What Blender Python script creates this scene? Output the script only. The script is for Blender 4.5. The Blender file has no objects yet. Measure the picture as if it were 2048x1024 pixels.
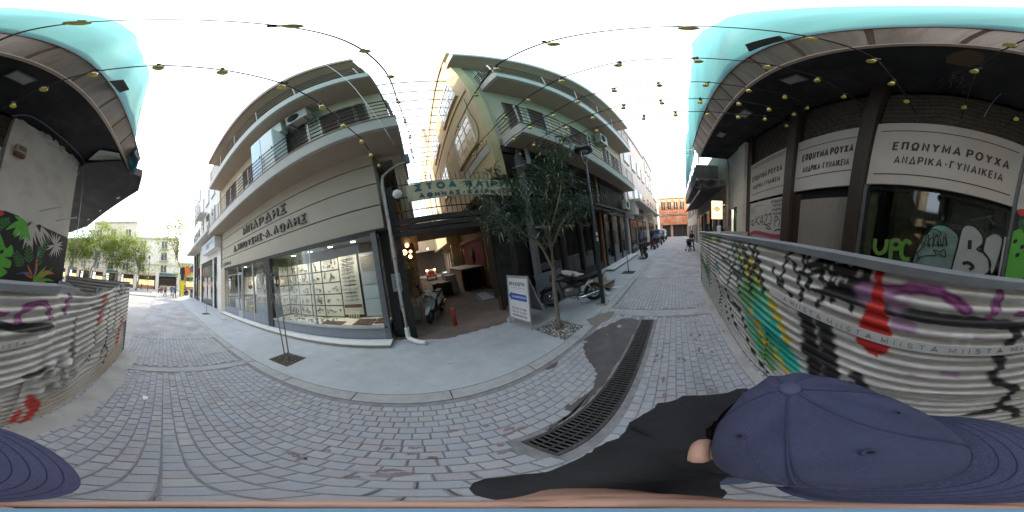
import bpy, bmesh, math, random
import numpy as np
from mathutils import Vector, Matrix
PI = math.pi
rnd = random.Random(7)
C = bpy.context.scene.collection
SC = bpy.context.scene

# ------------------------------------------------------------------ camera (360 degree panorama, 2 m above the paving, held a little tilted)
H = 2.0
RC = np.array([[0.83122076, 0.53139102, 0.16338799], [-0.53182391, 0.84566965, -0.04479028], [-0.16197341, -0.04966303, 0.98554462]])
cd = bpy.data.cameras.new('camera'); cam = bpy.data.objects.new('camera', cd); C.objects.link(cam)
cd.type = 'PANO'
try: cd.cycles.panorama_type = 'EQUIRECTANGULAR'
except Exception: cd.panorama_type = 'EQUIRECTANGULAR'
cd.clip_start = 0.02; cd.clip_end = 2000
M3 = Matrix(((RC[0][0], RC[0][2], -RC[0][1]), (RC[1][0], RC[1][2], -RC[1][1]), (RC[2][0], RC[2][2], -RC[2][1])))
cam.matrix_world = Matrix.Translation((0, 0, H)) @ M3.to_4x4()
SC.camera = cam
# ------------------------------------------------------------------ light
SUN_EL, SUN_AZ = math.radians(30), math.radians(-60)     # azimuth from +Y towards +X
w = bpy.data.worlds.new('World'); SC.world = w; w.use_nodes = True
wn = w.node_tree.nodes; wl = w.node_tree.links
sky = wn.new('ShaderNodeTexSky'); sky.sky_type = 'NISHITA'; sky.sun_disc = False
sky.sun_elevation = SUN_EL; sky.sun_rotation = SUN_AZ
sky.air_density = 1.0; sky.dust_density = 4.0; sky.ozone_density = 1.0; sky.altitude = 100
veil = wn.new('ShaderNodeMixRGB'); veil.inputs[0].default_value = 0.5            # a thin even cloud veil over the sky
veil.inputs[2].default_value = (8.7, 9.3, 10.1, 1)
wl.new(sky.outputs[0], veil.inputs[1]); wl.new(veil.outputs[0], wn['Background'].inputs[0])
wn['Background'].inputs[1].default_value = 0.15
sd = bpy.data.lights.new('sun', 'SUN'); sd.energy = 2.1; sd.angle = math.radians(0.6); sd.color = (1, .88, .70)
so = bpy.data.objects.new('sun', sd); C.objects.link(so)
sv = Vector((math.sin(SUN_AZ)*math.cos(SUN_EL), math.cos(SUN_AZ)*math.cos(SUN_EL), math.sin(SUN_EL)))
so.rotation_euler = sv.to_track_quat('Z', 'Y').to_euler()
SC.view_settings.view_transform = 'Standard'; SC.view_settings.look = 'None'
SC.view_settings.gamma = 1; SC.view_settings.use_curve_mapping = False
SC.view_settings.exposure = 1.72
SC.cycles.max_bounces = 8; SC.cycles.diffuse_bounces = 4; SC.cycles.transparent_max_bounces = 12
SC.cycles.use_denoising = True
SC.cycles.sample_clamp_indirect = 6

# ------------------------------------------------------------------ pixel -> point (2048 x 1024 photograph)
def ray(x, y):
    az = (x/2048-.5)*2*PI; el = (.5-y/1024)*PI
    return RC @ np.array([math.cos(el)*math.sin(az), math.cos(el)*math.cos(az), math.sin(el)])
def gr(x, y, z=0): v = ray(x, y); t = (z-H)/v[2]; return Vector((v[0]*t, v[1]*t, z))
def aY(x, y, Y): v = ray(x, y); t = Y/v[1]; return Vector((v[0]*t, Y, H+v[2]*t))
def aX(x, y, X): v = ray(x, y); t = X/v[0]; return Vector((X, v[1]*t, H+v[2]*t))

# ------------------------------------------------------------------ materials
MATS = {}
def mat(name, col, rough=.75, var=.12, scale=4.0, metal=0.0, bump=0.0, bscale=40.0, spec=None, dirt=None, dscale=1.5, damt=.35, stretch=None, sheen=0, trans=0, emit=None):
    """principled material; two octaves of noise vary the colour, an optional dirt colour lies over it in ragged stains"""
    if name in MATS: return MATS[name]
    m = bpy.data.materials.new(name); m.use_nodes = True
    n = m.node_tree.nodes; l = m.node_tree.links; b = n['Principled BSDF']
    b.inputs['Roughness'].default_value = rough; b.inputs['Metallic'].default_value = metal
    if spec is not None: b.inputs['Specular IOR Level'].default_value = spec
    c = tuple(col)+(1,)
    tc = n.new('ShaderNodeTexCoord'); src = tc.outputs['Object']
    if stretch:
        mp = n.new('ShaderNodeMapping'); mp.inputs['Scale'].default_value = stretch; l.new(src, mp.inputs[0]); src = mp.outputs[0]
    out = None
    if var > 0:
        t = n.new('ShaderNodeTexNoise'); t.inputs['Scale'].default_value = scale; t.inputs['Detail'].default_value = 7; t.inputs['Roughness'].default_value = .65
        l.new(src, t.inputs['Vector'])
        r = n.new('ShaderNodeValToRGB'); r.color_ramp.elements[0].position = .28; r.color_ramp.elements[1].position = .72
        r.color_ramp.elements[0].color = tuple(max(0, x*(1-var)) for x in col)+(1,); r.color_ramp.elements[1].color = tuple(min(1, x*(1+var)) for x in col)+(1,)
        l.new(t.outputs[0], r.inputs[0]); out = r.outputs[0]
    if dirt is not None:
        t2 = n.new('ShaderNodeTexNoise'); t2.inputs['Scale'].default_value = dscale; t2.inputs['Detail'].default_value = 9; t2.inputs['Roughness'].default_value = .7
        l.new(src, t2.inputs['Vector'])
        r2 = n.new('ShaderNodeValToRGB'); r2.color_ramp.elements[0].position = .48; r2.color_ramp.elements[1].position = .66
        r2.color_ramp.elements[0].color = (0, 0, 0, 1); r2.color_ramp.elements[1].color = (damt, damt, damt, 1)
        l.new(t2.outputs[0], r2.inputs[0])
        mx = n.new('ShaderNodeMixRGB'); l.new(r2.outputs[0], mx.inputs[0]); mx.inputs[2].default_value = tuple(dirt)+(1,)
        if out: l.new(out, mx.inputs[1])
        else: mx.inputs[1].default_value = c
        out = mx.outputs[0]
    if out: l.new(out, b.inputs['Base Color'])
    else: b.inputs['Base Color'].default_value = c
    if bump > 0:
        tb = n.new('ShaderNodeTexNoise'); tb.inputs['Scale'].default_value = bscale; tb.inputs['Detail'].default_value = 6
        l.new(src, tb.inputs['Vector'])
        bp = n.new('ShaderNodeBump'); bp.inputs['Strength'].default_value = bump; bp.inputs['Distance'].default_value = .02
        l.new(tb.outputs[0], bp.inputs['Height']); l.new(bp.outputs[0], b.inputs['Normal'])
    if trans: b.inputs['Transmission Weight'].default_value = trans
    if emit: b.inputs['Emission Color'].default_value = tuple(emit[0])+(1,); b.inputs['Emission Strength'].default_value = emit[1]
    MATS[name] = m; return m
def glass_mat(name, tint=(1, 1, 1), opac=.12, rough=.03):
    """window glass: mostly clear, reflecting more at a grazing angle"""
    if name in MATS: return MATS[name]
    m = bpy.data.materials.new(name); m.use_nodes = True; n = m.node_tree.nodes; l = m.node_tree.links
    n.remove(n['Principled BSDF']); o = n['Material Output']
    tr = n.new('ShaderNodeBsdfTransparent'); tr.inputs[0].default_value = tuple(tint)+(1,)
    gl = n.new('ShaderNodeBsdfGlossy'); gl.inputs['Roughness'].default_value = rough; gl.inputs[0].default_value = (.9, .95, 1, 1)
    fr = n.new('ShaderNodeFresnel'); fr.inputs[0].default_value = 1.5
    ad = n.new('ShaderNodeMath'); ad.operation = 'ADD'; ad.use_clamp = True; ad.inputs[1].default_value = opac
    ml = n.new('ShaderNodeMath'); ml.operation = 'MULTIPLY'; ml.inputs[1].default_value = .3; l.new(fr.outputs[0], ml.inputs[0]); l.new(ml.outputs[0], ad.inputs[0])
    mx = n.new('ShaderNodeMixShader'); l.new(ad.outputs[0], mx.inputs[0]); l.new(tr.outputs[0], mx.inputs[1]); l.new(gl.outputs[0], mx.inputs[2])
    l.new(mx.outputs[0], o.inputs[0]); MATS[name] = m; return m
def emis(name, col, s):
    if name in MATS: return MATS[name]
    m = bpy.data.materials.new(name); m.use_nodes = True; b = m.node_tree.nodes['Principled BSDF']
    b.inputs['Base Color'].default_value = tuple(col)+(1,); b.inputs['Emission Color'].default_value = tuple(col)+(1,); b.inputs['Emission Strength'].default_value = s
    MATS[name] = m; return m

# ------------------------------------------------------------------ mesh building
class MB:
    def __init__(s): s.v = []; s.f = []; s.sm = []; s.mi = []; s.cur = 0
    def add(s, vs, fs, smooth=False):
        o = len(s.v); s.v += [tuple(p) for p in vs]
        for f in fs: s.f.append([i+o for i in f]); s.sm.append(smooth); s.mi.append(s.cur)
        return s
    def box(s, x0, x1, y0, y1, z0, z1, bev=0):
        if bev > 0:
            b = min(bev, (x1-x0)*.45, (y1-y0)*.45, (z1-z0)*.45)
            bm = bmesh.new(); bmesh.ops.create_cube(bm, size=1)
            for q in bm.verts: q.co = ((x0+x1)/2+q.co.x*(x1-x0), (y0+y1)/2+q.co.y*(y1-y0), (z0+z1)/2+q.co.z*(z1-z0))
            bmesh.ops.bevel(bm, geom=bm.edges[:], offset=b, segments=2, affect='EDGES', profile=.5)
            bm.verts.index_update()
            s.add([tuple(q.co) for q in bm.verts], [[q.index for q in f.verts] for f in bm.faces]); bm.free(); return s
        v = [(x0, y0, z0), (x1, y0, z0), (x1, y1, z0), (x0, y1, z0), (x0, y0, z1), (x1, y0, z1), (x1, y1, z1), (x0, y1, z1)]
        return s.add(v, [(0, 3, 2, 1), (4, 5, 6, 7), (0, 1, 5, 4), (1, 2, 6, 5), (2, 3, 7, 6), (3, 0, 4, 7)])
    def bar(s, p, q, wd, ht, up=(0, 0, 1)):
        p, q = Vector(p), Vector(q); d = (q-p).normalized(); u = Vector(up)
        if abs(d.dot(u)) > .98: u = Vector((1, 0, 0))
        sd_ = d.cross(u).normalized(); u = sd_.cross(d).normalized(); a, b = sd_*wd/2, u*ht/2
        v = [p-a-b, p+a-b, p+a+b, p-a+b, q-a-b, q+a-b, q+a+b, q-a+b]
        return s.add(v, [(0, 1, 2, 3), (7, 6, 5, 4), (0, 4, 5, 1), (1, 5, 6, 2), (2, 6, 7, 3), (3, 7, 4, 0)])
    def tube(s, pts, r, n=8, cap=True):
        pts = [Vector(p) for p in pts]; k = len(pts); rs = r if isinstance(r, (list, tuple)) else [r]*k
        vs = []; prev = None
        for i, p in enumerate(pts):
            d = (pts[min(i+1, k-1)]-pts[max(i-1, 0)])
            d = d.normalized() if d.length > 1e-9 else Vector((0, 0, 1))
            if prev is None:
                u = Vector((0, 0, 1)) if abs(d.z) < .9 else Vector((1, 0, 0))
                a = d.cross(u).normalized()
            else:
                a = prev-d*prev.dot(d)
                a = a.normalized() if a.length > 1e-6 else d.orthogonal().normalized()
            prev = a; b = d.cross(a)
            for j in range(n):
                t = 2*PI*j/n; vs.append(p+(a*math.cos(t)+b*math.sin(t))*rs[i])
        fs = [(i*n+j, i*n+(j+1) % n, (i+1)*n+(j+1) % n, (i+1)*n+j) for i in range(k-1) for j in range(n)]
        s.add(vs, fs, True)
        if cap:
            o = len(s.v)-len(vs)
            s.f += [[o+j for j in range(n)][::-1], [o+(k-1)*n+j for j in range(n)]]; s.sm += [False, False]; s.mi += [s.cur, s.cur]
        return s
    def lathe(s, prof, n=16, c=(0, 0, 0), ax=None):
        """profile of (radius, height) turned round ax (default z) at c"""
        c = Vector(c); A = Vector(ax).normalized() if ax is not None else Vector((0, 0, 1)); a = A.orthogonal().normalized(); b = A.cross(a)
        vs = [c+A*h+(a*math.cos(2*PI*j/n)+b*math.sin(2*PI*j/n))*max(r, 1e-4) for r, h in prof for j in range(n)]
        fs = [(i*n+j, i*n+(j+1) % n, (i+1)*n+(j+1) % n, (i+1)*n+j) for i in range(len(prof)-1) for j in range(n)]
        fs += [tuple(range(n))[::-1], tuple((len(prof)-1)*n+j for j in range(n))]
        return s.add(vs, fs, True)
    def ball(s, c, r, n=10, sq=(1, 1, 1)):
        c = Vector(c); vs = []; k = n//2
        for i in range(k+1):
            t = PI*i/k
            for j in range(n): vs.append((c.x+r*sq[0]*math.sin(t)*math.cos(2*PI*j/n), c.y+r*sq[1]*math.sin(t)*math.sin(2*PI*j/n), c.z+r*sq[2]*math.cos(t)))
        return s.add(vs, [(i*n+j, (i+1)*n+j, (i+1)*n+(j+1) % n, i*n+(j+1) % n) for i in range(k) for j in range(n)], True)
    def prism(s, poly, d):
        """closed polygon of 3-D points, thickened by vector d"""
        k = len(poly); P = [Vector(p) for p in poly]; d = Vector(d)
        return s.add(P+[p+d for p in P], [tuple(range(k))[::-1], tuple(range(k, 2*k))]+[(i, (i+1) % k, k+(i+1) % k, k+i) for i in range(k)])
    def quad(s, a, b, c, d): return s.add([a, b, c, d], [(0, 1, 2, 3)])
    def grid(s, fn, us, vs, smooth=True):
        P = [fn(u, v) for u in us for v in vs]; n = len(vs)
        return s.add(P, [(i*n+j, (i+1)*n+j, (i+1)*n+j+1, i*n+j+1) for i in range(len(us)-1) for j in range(n-1)], smooth)
    def mesh(s, name, mats):
        me = bpy.data.meshes.new(name); me.from_pydata(s.v, [], s.f)
        if not isinstance(mats, (list, tuple)): mats = [mats]
        for m in mats: me.materials.append(m)
        me.polygons.foreach_set('use_smooth', s.sm); me.polygons.foreach_set('material_index', s.mi); me.update(); return me
def ob(name, mb, m, parent=None, loc=None, rot=None):
    me = mb.mesh(name, m) if isinstance(mb, MB) else mb
    o = bpy.data.objects.new(name, me); C.objects.link(o)
    if parent is not None: o.parent = parent
    if loc is not None: o.location = loc
    if rot is not None: o.rotation_euler = rot
    return o
def tag(o, label=None, cat=None, group=None, kind=None):
    if label: o['label'] = label
    if cat: o['category'] = cat
    if group: o['group'] = group
    if kind: o['kind'] = kind
    return o
def thing(name, label, cat, loc=(0, 0, 0), rz=0, group=None):
    o = bpy.data.objects.new(name, None); o.empty_display_size = .2; C.objects.link(o); o.location = loc; o.rotation_euler = (0, 0, rz)
    return tag(o, label, cat, group)
def struct(name, mb, m): return tag(ob(name, mb, m), kind='structure')
def dup(root, loc, rz=0, label=None, sc=None):
    """a copy of a thing with copies of its parts and sub-parts"""
    r = root.copy(); C.objects.link(r); r.location = loc; r.rotation_euler = (0, 0, rz)
    if label: r['label'] = label
    if sc: r.scale = sc
    for ch in [c for c in KIDS.get(root.name, []) or [x for x in bpy.data.objects if x.parent == root]]:
        c = ch.copy(); C.objects.link(c); c.parent = r
        for g in [x for x in bpy.data.objects if x.parent == ch]:
            d = g.copy(); C.objects.link(d); d.parent = c
    return r
KIDS = {}
# lettering: every capital is drawn as mitred strokes and thickened, each letter a mesh of its own
_el = lambda x0, x1: [(.5*(x0+x1)+.5*(x1-x0)*math.cos(2*PI*k/20), .5+.5*math.sin(2*PI*k/20)) for k in range(20)]+['c']
GLY = {'Α': (.72, [[(0, 0), (.36, 1), (.72, 0)], [(.13, .30), (.59, .30)]]), 'Β': (.56, [[(0, 0), (0, 1), (.38, 1), (.5, .9), (.5, .64), (.38, .53), (0, .53)], [(.36, .53), (.56, .42), (.56, .12), (.42, 0), (0, 0)]]), 'Γ': (.5, [[(0, 0), (0, 1), (.5, 1)]]),
 'Δ': (.76, [[(0, 0), (.38, 1), (.76, 0), 'c']]), 'Ε': (.52, [[(.52, 1), (0, 1), (0, 0), (.52, 0)], [(0, .52), (.46, .52)]]), 'Η': (.56, [[(0, 0), (0, 1)], [(.56, 0), (.56, 1)], [(0, .52), (.56, .52)]]), 'Θ': (.74, [_el(0, .74), [(.2, .5), (.54, .5)]]), 'Ι': (.0, [[(0, 0), (0, 1)]]), 'Ϊ': (.16, [[(.08, 0), (.08, .82)], [(-.08, 1.02), (.02, 1.02)], [(.14, 1.02), (.24, 1.02)]]),
 'Κ': (.6, [[(0, 0), (0, 1)], [(.56, 1), (.02, .40)], [(.2, .58), (.6, 0)]]), 'Λ': (.7, [[(0, 0), (.35, 1), (.7, 0)]]), 'Μ': (.74, [[(0, 0), (0, 1), (.37, .22), (.74, 1), (.74, 0)]]), 'Ν': (.58, [[(0, 0), (0, 1), (.58, 0), (.58, 1)]]), 'Ο': (.74, [_el(0, .74)]), 'Π': (.58, [[(0, 0), (0, 1), (.58, 1), (.58, 0)]]),
 'Ρ': (.55, [[(0, 0), (0, 1), (.4, 1), (.55, .88), (.55, .58), (.4, .46), (0, .46)]]), 'Σ': (.56, [[(.56, 1), (0, 1), (.34, .52), (0, 0), (.58, 0)]]), 'Τ': (.6, [[(0, 1), (.6, 1)], [(.3, 1), (.3, 0)]]), 'Υ': (.64, [[(0, 1), (.32, .46), (.64, 1)], [(.32, .5), (.32, 0)]]), 'Φ': (.74, [[(p[0], .5+(p[1]-.5)*.66) if p != 'c' else p for p in _el(0, .74)], [(.37, 0), (.37, 1)]]),
 'Χ': (.6, [[(0, 0), (.6, 1)], [(0, 1), (.6, 0)]]), 'Ω': (.74, [[(0, 0), (.24, 0), (.24, .12), (.05, .36), (.05, .7), (.2, .92), (.37, 1), (.54, .92), (.69, .7), (.69, .36), (.5, .12), (.5, 0), (.74, 0)]]), 'S': (.54, [[(.52, .84), (.4, 1), (.15, 1), (.02, .86), (.02, .66), (.15, .55), (.4, .46), (.54, .34), (.54, .14), (.4, 0), (.14, 0), (0, .16)]]), 'C': (.55, [[(.55, .8), (.42, 1), (.16, 1), (0, .8), (0, .2), (.16, 0), (.42, 0), (.55, .2)]]), 'F': (.5, [[(0, 0), (0, 1), (.5, 1)], [(0, .52), (.44, .52)]]),
 '6': (.54, [[(.5, .88), (.36, 1), (.16, 1), (0, .78), (0, .18), (.14, 0), (.4, 0), (.54, .16), (.54, .42), (.4, .56), (.14, .56), (0, .42)]]), '3': (.5, [[(0, .86), (.12, 1), (.36, 1), (.48, .86), (.48, .64), (.34, .53), (.18, .53)], [(.3, .53), (.5, .4), (.5, .14), (.36, 0), (.12, 0), (0, .14)]]), '0': (.54, [_el(0, .54)]), '1': (.3, [[(0, .8), (.22, 1), (.22, 0)]]), '2': (.52, [[(0, .82), (.14, 1), (.38, 1), (.5, .84), (.5, .66), (0, 0), (.54, 0)]]), '4': (.56, [[(.42, 0), (.42, 1), (0, .3), (.58, .3)]]), '7': (.52, [[(0, 1), (.52, 1), (.18, 0)]]), '8': (.54, [[(.27+.24*math.cos(k*PI/6), .76+.24*math.sin(k*PI/6)) for k in range(12)]+['c'], [(.27+.27*math.cos(k*PI/6), .27+.27*math.sin(k*PI/6)) for k in range(12)]+['c']]), '9': (.54, [[(.04, .12), (.18, 0), (.38, 0), (.54, .22), (.54, .82), (.4, 1), (.14, 1), (0, .84), (0, .6), (.14, .46), (.4, .46), (.54, .58)]]),
 '-': (.3, [[(0, .45), (.3, .45)]]), '.': (.06, [[(0, .02), (.06, .02)]]), '·': (.1, [[(0, .5), (.1, .5)]])}
for a_, b_ in zip('AEIKMTUP', 'ΑΕΙΚΜΤΥΡ'): GLY[a_] = GLY[b_]
def ribbon2(P_, wd, closed):
    n = len(P_); L, R_ = [], []
    for i in range(n):
        p = Vector(P_[i]); a = Vector(P_[i-1]) if (i > 0 or closed) else None; c = Vector(P_[(i+1) % n]) if (i < n-1 or closed) else None
        d1 = (p-a).normalized() if a is not None else (c-p).normalized(); d2 = (c-p).normalized() if c is not None else d1
        n1, n2 = Vector((-d1.y, d1.x)), Vector((-d2.y, d2.x)); m = n1+n2; m = m.normalized() if m.length > 1e-5 else n1; k = min(2.2, 1/max(.3, m.dot(n1)))
        L.append(p+m*wd/2*k); R_.append(p-m*wd/2*k)
    return L, R_
def lettering(text, size, m, parent, origin, ux, uy, depth=.004, bold=0.0, spacing=1.0, width=None, name='letter', joined=False):
    """letters along ux with tops along uy, centred on origin; width squeezes or stretches to fit"""
    h = size*.72; wd = max(.055, .115+2.2*bold/size)*h; ux, uy = Vector(ux).normalized(), Vector(uy).normalized(); uz = ux.cross(uy); gap = h*.17+wd*.7+h*.5*(spacing-1); x = 0; items = []
    txt = ''.join(c if c in GLY or c == ' ' else c.upper() for c in text)
    for ch in txt:
        if ch == ' ': x += h*.34; continue
        if ch not in GLY: ch = 'Ο'
        w_, S = GLY[ch]; items.append((x+wd/2, S)); x += w_*h+wd+gap
    tot = x-gap; k = width/tot if width else 1.0; o0 = Vector(origin)-ux*tot*k/2-uy*h*.5; big = MB()
    for x0, S in items:
        b = big if joined else MB()
        for q, P_ in enumerate(S):
            closed = P_[-1] == 'c'; pts = [((x0 if joined else 0)*k+p[0]*h*k, wd/2+p[1]*(h-wd)) for p in P_ if p != 'c']; L, R_ = ribbon2(pts, wd*min(1.15, max(.75, k)), closed); n = len(pts); d = depth+.00035*q
            org = o0 if joined else Vector((0, 0, 0)); V = [org+ux*p.x+uy*p.y+uz*z for z in (d/2, -depth/2-.0002*q) for p in L+R_]; F_ = []
            for i in range(n if closed else n-1):
                j = (i+1) % n; F_ += [(i, n+i, n+j, j), (2*n+i, 2*n+j, 3*n+j, 3*n+i), (i, j, 2*n+j, 2*n+i), (n+i, 3*n+i, 3*n+j, n+j)]
            if not closed: F_ += [(0, 2*n, 3*n, n), (n-1, 2*n-1, 4*n-1, 3*n-1)]
            b.add(V, F_)
        if not joined: ob(name, b, m, parent, o0+ux*x0*k)
    if joined and big.v: return ob(name, big, m, parent)
# flat brush strokes (graffiti, printed lines) in a plane
def stroke(mb, pts, wd, org, ux, uy, off=(0, 0, 0), rag=0.0):
    """ribbon of width wd along 2-D points, laid out from org with axes ux, uy"""
    P = [Vector((p[0], p[1])) for p in pts]; k = len(P); L = []; Rr = []
    for i in range(k):
        d = P[min(i+1, k-1)]-P[max(i-1, 0)]; d = d.normalized() if d.length > 1e-9 else Vector((1, 0)); n = Vector((-d.y, d.x))
        h = wd/2*(1+rag*(rnd.random()-.5)); L.append(P[i]+n*h); Rr.append(P[i]-n*h)
    loop = L+Rr[::-1]; org, ux, uy, off = Vector(org), Vector(ux), Vector(uy), Vector(off)
    vs = [org+ux*p.x+uy*p.y+off for p in loop]; fs = [(i, i+1, 2*k-2-i, 2*k-1-i) for i in range(k-1)]
    return mb.add(vs, fs)
def smooth2(pts, n=6):
    """Catmull-Rom curve through points of any dimension"""
    P = [np.array(p, float) for p in pts]; P = [2*P[0]-P[1]]+P+[2*P[-1]-P[-2]]; out = []
    for i in range(1, len(P)-2):
        for j in range(n):
            t = j/n; a, b, c, d = P[i-1], P[i], P[i+1], P[i+2]
            out.append(.5*((2*b)+(-a+c)*t+(2*a-5*b+4*c-d)*t*t+(-a+3*b-3*c+d)*t**3))
    out.append(P[-2]); return [tuple(p) for p in out]
# ================================================================== GROUND
def brick_mat(name, c1, c2, cm, bw, rh, mortar=.008, rough=.8):
    m = bpy.data.materials.new(name); m.use_nodes = True; n = m.node_tree.nodes; l = m.node_tree.links; b = n['Principled BSDF']; b.inputs['Roughness'].default_value = rough
    tc = n.new('ShaderNodeTexCoord'); nz = n.new('ShaderNodeTexNoise'); nz.inputs['Scale'].default_value = 1.3; nz.inputs['Detail'].default_value = 8
    l.new(tc.outputs['Object'], nz.inputs['Vector'])
    bk = n.new('ShaderNodeTexBrick'); bk.inputs['Scale'].default_value = 1; bk.inputs['Brick Width'].default_value = bw; bk.inputs['Row Height'].default_value = rh
    bk.inputs['Mortar Size'].default_value = mortar; bk.inputs['Color1'].default_value = c1+(1,); bk.inputs['Color2'].default_value = c2+(1,); bk.inputs['Mortar'].default_value = cm+(1,)
    bk.inputs['Mortar Smooth'].default_value = .6
    l.new(tc.outputs['Object'], bk.inputs['Vector'])
    mx = n.new('ShaderNodeMixRGB'); mx.blend_type = 'MULTIPLY'; mx.inputs[0].default_value = 1
    r = n.new('ShaderNodeValToRGB'); r.color_ramp.elements[0].position = .3; r.color_ramp.elements[0].color = (.72, .71, .72, 1); r.color_ramp.elements[1].position = .7; r.color_ramp.elements[1].color = (1.15, 1.15, 1.15, 1)
    l.new(nz.outputs[0], r.inputs[0]); l.new(bk.outputs[0], mx.inputs[1]); l.new(r.outputs[0], mx.inputs[2]); l.new(mx.outputs[0], b.inputs['Base Color'])
    bp = n.new('ShaderNodeBump'); bp.inputs['Strength'].default_value = .4; bp.inputs['Distance'].default_value = .01; l.new(bk.outputs['Fac'], bp.inputs['Height']); bp.invert = True
    l.new(bp.outputs[0], b.inputs['Normal']); MATS[name] = m; return m
m_ground = mat('ground_dust', (.36, .35, .34), .9, .15, .8)
m_pave_far = brick_mat('far_setts', (.345, .345, .36), (.40, .395, .405), (.25, .245, .25), .14, .1)
m_joint = mat('joint_dirt', (.215, .212, .22), .95, .3, 9)
m_sidewalk = mat('sidewalk_cement', (.39, .415, .44), .88, .10, 3.0, bump=.25, bscale=60, dirt=(.30, .315, .335), dscale=1.1, damt=.55)
m_kerb = mat('kerb_cement', (.36, .365, .365), .85, .10, 6, bump=.2, bscale=70, dirt=(.22, .21, .2), dscale=2.5, damt=.5)
m_asph = mat('damp_asphalt', (.085, .075, .075), .55, .25, 5, bump=.5, bscale=120, dirt=(.13, .12, .115), dscale=2.2, damt=.6)
m_stain = mat('red_stain', (.22, .17, .17), .9, .3, 12)
m_iron = mat('grate_iron', (.045, .042, .04), .5, .35, 18, metal=.6, dirt=(.12, .11, .1), dscale=8, damt=.6)
m_black = mat('void_black', (.006, .006, .006), .9, 0)
m_pass = mat('passage_paving', (.15, .115, .095), .8, .18, 3, bump=.3, bscale=70, dirt=(.09, .07, .06), dscale=1.4, damt=.6)
m_soil = mat('soil', (.06, .048, .035), .95, .4, 20, bump=.8, bscale=60)
m_peb = [mat('pebble_%s' % k, c, .8, .15, 20) for k, c in (('pale', (.5, .48, .45)), ('grey', (.3, .29, .28)), ('dark', (.14, .13, .12)))]
pv = [mat('sett_%s' % k, c, .72, .13, 14, bump=.3, bscale=90, dirt=(.255, .245, .25), dscale=2.2, damt=.6) for k, c in (('grey', (.35, .357, .38)), ('blue', (.332, .352, .39)), ('mauve', (.35, .338, .355)), ('pale', (.385, .388, .40)))]

g = MB(); g.quad((-260, -200, -.16), (240, -200, -.16), (240, 200, -.16), (-260, 200, -.16)); struct('ground', g, m_ground)
X0, X1, Y0, Y1 = -5.6, 6.6, -.92, 1.76            # the stretch of the road whose setts are built one by one
# the lane beyond (setts in the material), its two ends, and the strip behind the hoarding
g = MB()
for a, b, c, d in ((-24, -5.6, -.92, 1.76), (6.6, 46, -1.95, 1.76), (5.86, 6.6, -1.95, -.92)):
    g.box(a, b, c, d, -.15, 0)
road_far = struct('road_paving', g, m_pave_far)
g = MB(); g.box(-170, -24, -160, 160, -.15, -.002); struct('plaza_paving', g, mat('plaza_slabs', (.36, .355, .35), .85, .12, .5))
g = MB(); g.box(46, 90, -60, 60, -.15, 0); struct('cross_street', g, m_pave_far)
g = MB()
for a, b, c, d in ((X0, -3.5, Y0, Y1), (-3.3, .20, Y0, Y1), (.20, 3.24, Y0, .56), (.20, 3.24, .83, Y1), (3.24, 3.42, Y0, Y1), (3.72, X1, Y0, Y1)):
    g.box(a, b, c, d, -.15, -.012)
road = struct('road', g, m_joint)
# cement bands across the lane
for a, b, y1 in ((-3.5, -3.3, 1.76), (3.42, 3.72, 1.76)):
    g = MB(); g.box(a, b, Y0, y1, -.12, .001, .006); struct('cross_band', g, m_kerb)
# setts
PW, PH = .118, .1
sett_me = []
for k in range(4):
    b = MB(); hx, hy = PW/2-.0032, PH/2-.0032; e = .006
    b.add([(-hx, -hy, -.03), (hx, -hy, -.03), (hx, hy, -.03), (-hx, hy, -.03), (-hx, -hy, -.006), (hx, -hy, -.006), (hx, hy, -.006), (-hx, hy, -.006), (-hx+e, -hy+e, 0), (hx-e, -hy+e, 0), (hx-e, hy-e, 0), (-hx+e, hy-e, 0)],
          [(0, 1, 5, 4), (1, 2, 6, 5), (2, 3, 7, 6), (3, 0, 4, 7), (4, 5, 9, 8), (5, 6, 10, 9), (6, 7, 11, 10), (7, 4, 8, 11), (8, 9, 10, 11)])
    sett_me.append((b, b.mesh('sett', pv[k])))
cells = []
row = 0; y = Y0+PH/2
while y < Y1-.03:
    x = X0+PW/2+(PW/2 if row % 2 else 0)+rnd.uniform(-.012, .012)
    while x < X1-.05:
        if not (-3.56 < x < -3.24 or 3.36 < x < 3.78 or (.14 < x < 3.30 and .50 < y < .89)): cells.append((x, y, row))
        x += PW*rnd.uniform(.97, 1.03)
    y += PH; row += 1
def ptint(x, y):
    v = .5+.5*math.sin(x*1.7+math.cos(y*2.3)*2)
    return rnd.choices((0, 1, 2, 3), (5, 2+2*(x > .4 and y < .5), 2+2*v, 1.5))[0]
cells.sort(key=lambda c: (c[0]+.15)**2+(c[1]-.55)**2+(3 if (c[1] < -.1 and c[0] > -.9 and c[0] < .9) else 0))
rest = MB()
for i, (x, y, r_) in enumerate(cells):
    k = ptint(x, y); z = rnd.gauss(0, .0016); a = rnd.gauss(0, .012); tx, ty = rnd.gauss(0, .008), rnd.gauss(0, .008)
    if i < 296:
        o = ob('sett', sett_me[k][1], pv[k], road, (x, y, z), (tx, ty, a))
    else:
        rest.cur = k; ca, sa = math.cos(a), math.sin(a)
        rest.add([(x+px_*ca-py_*sa, y+px_*sa+py_*ca, pz+z+px_*ty+py_*tx) for px_, py_, pz in sett_me[k][0].v], sett_me[k][0].f)
tag(ob('sett_field', rest, pv, road), kind='stuff')
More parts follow.
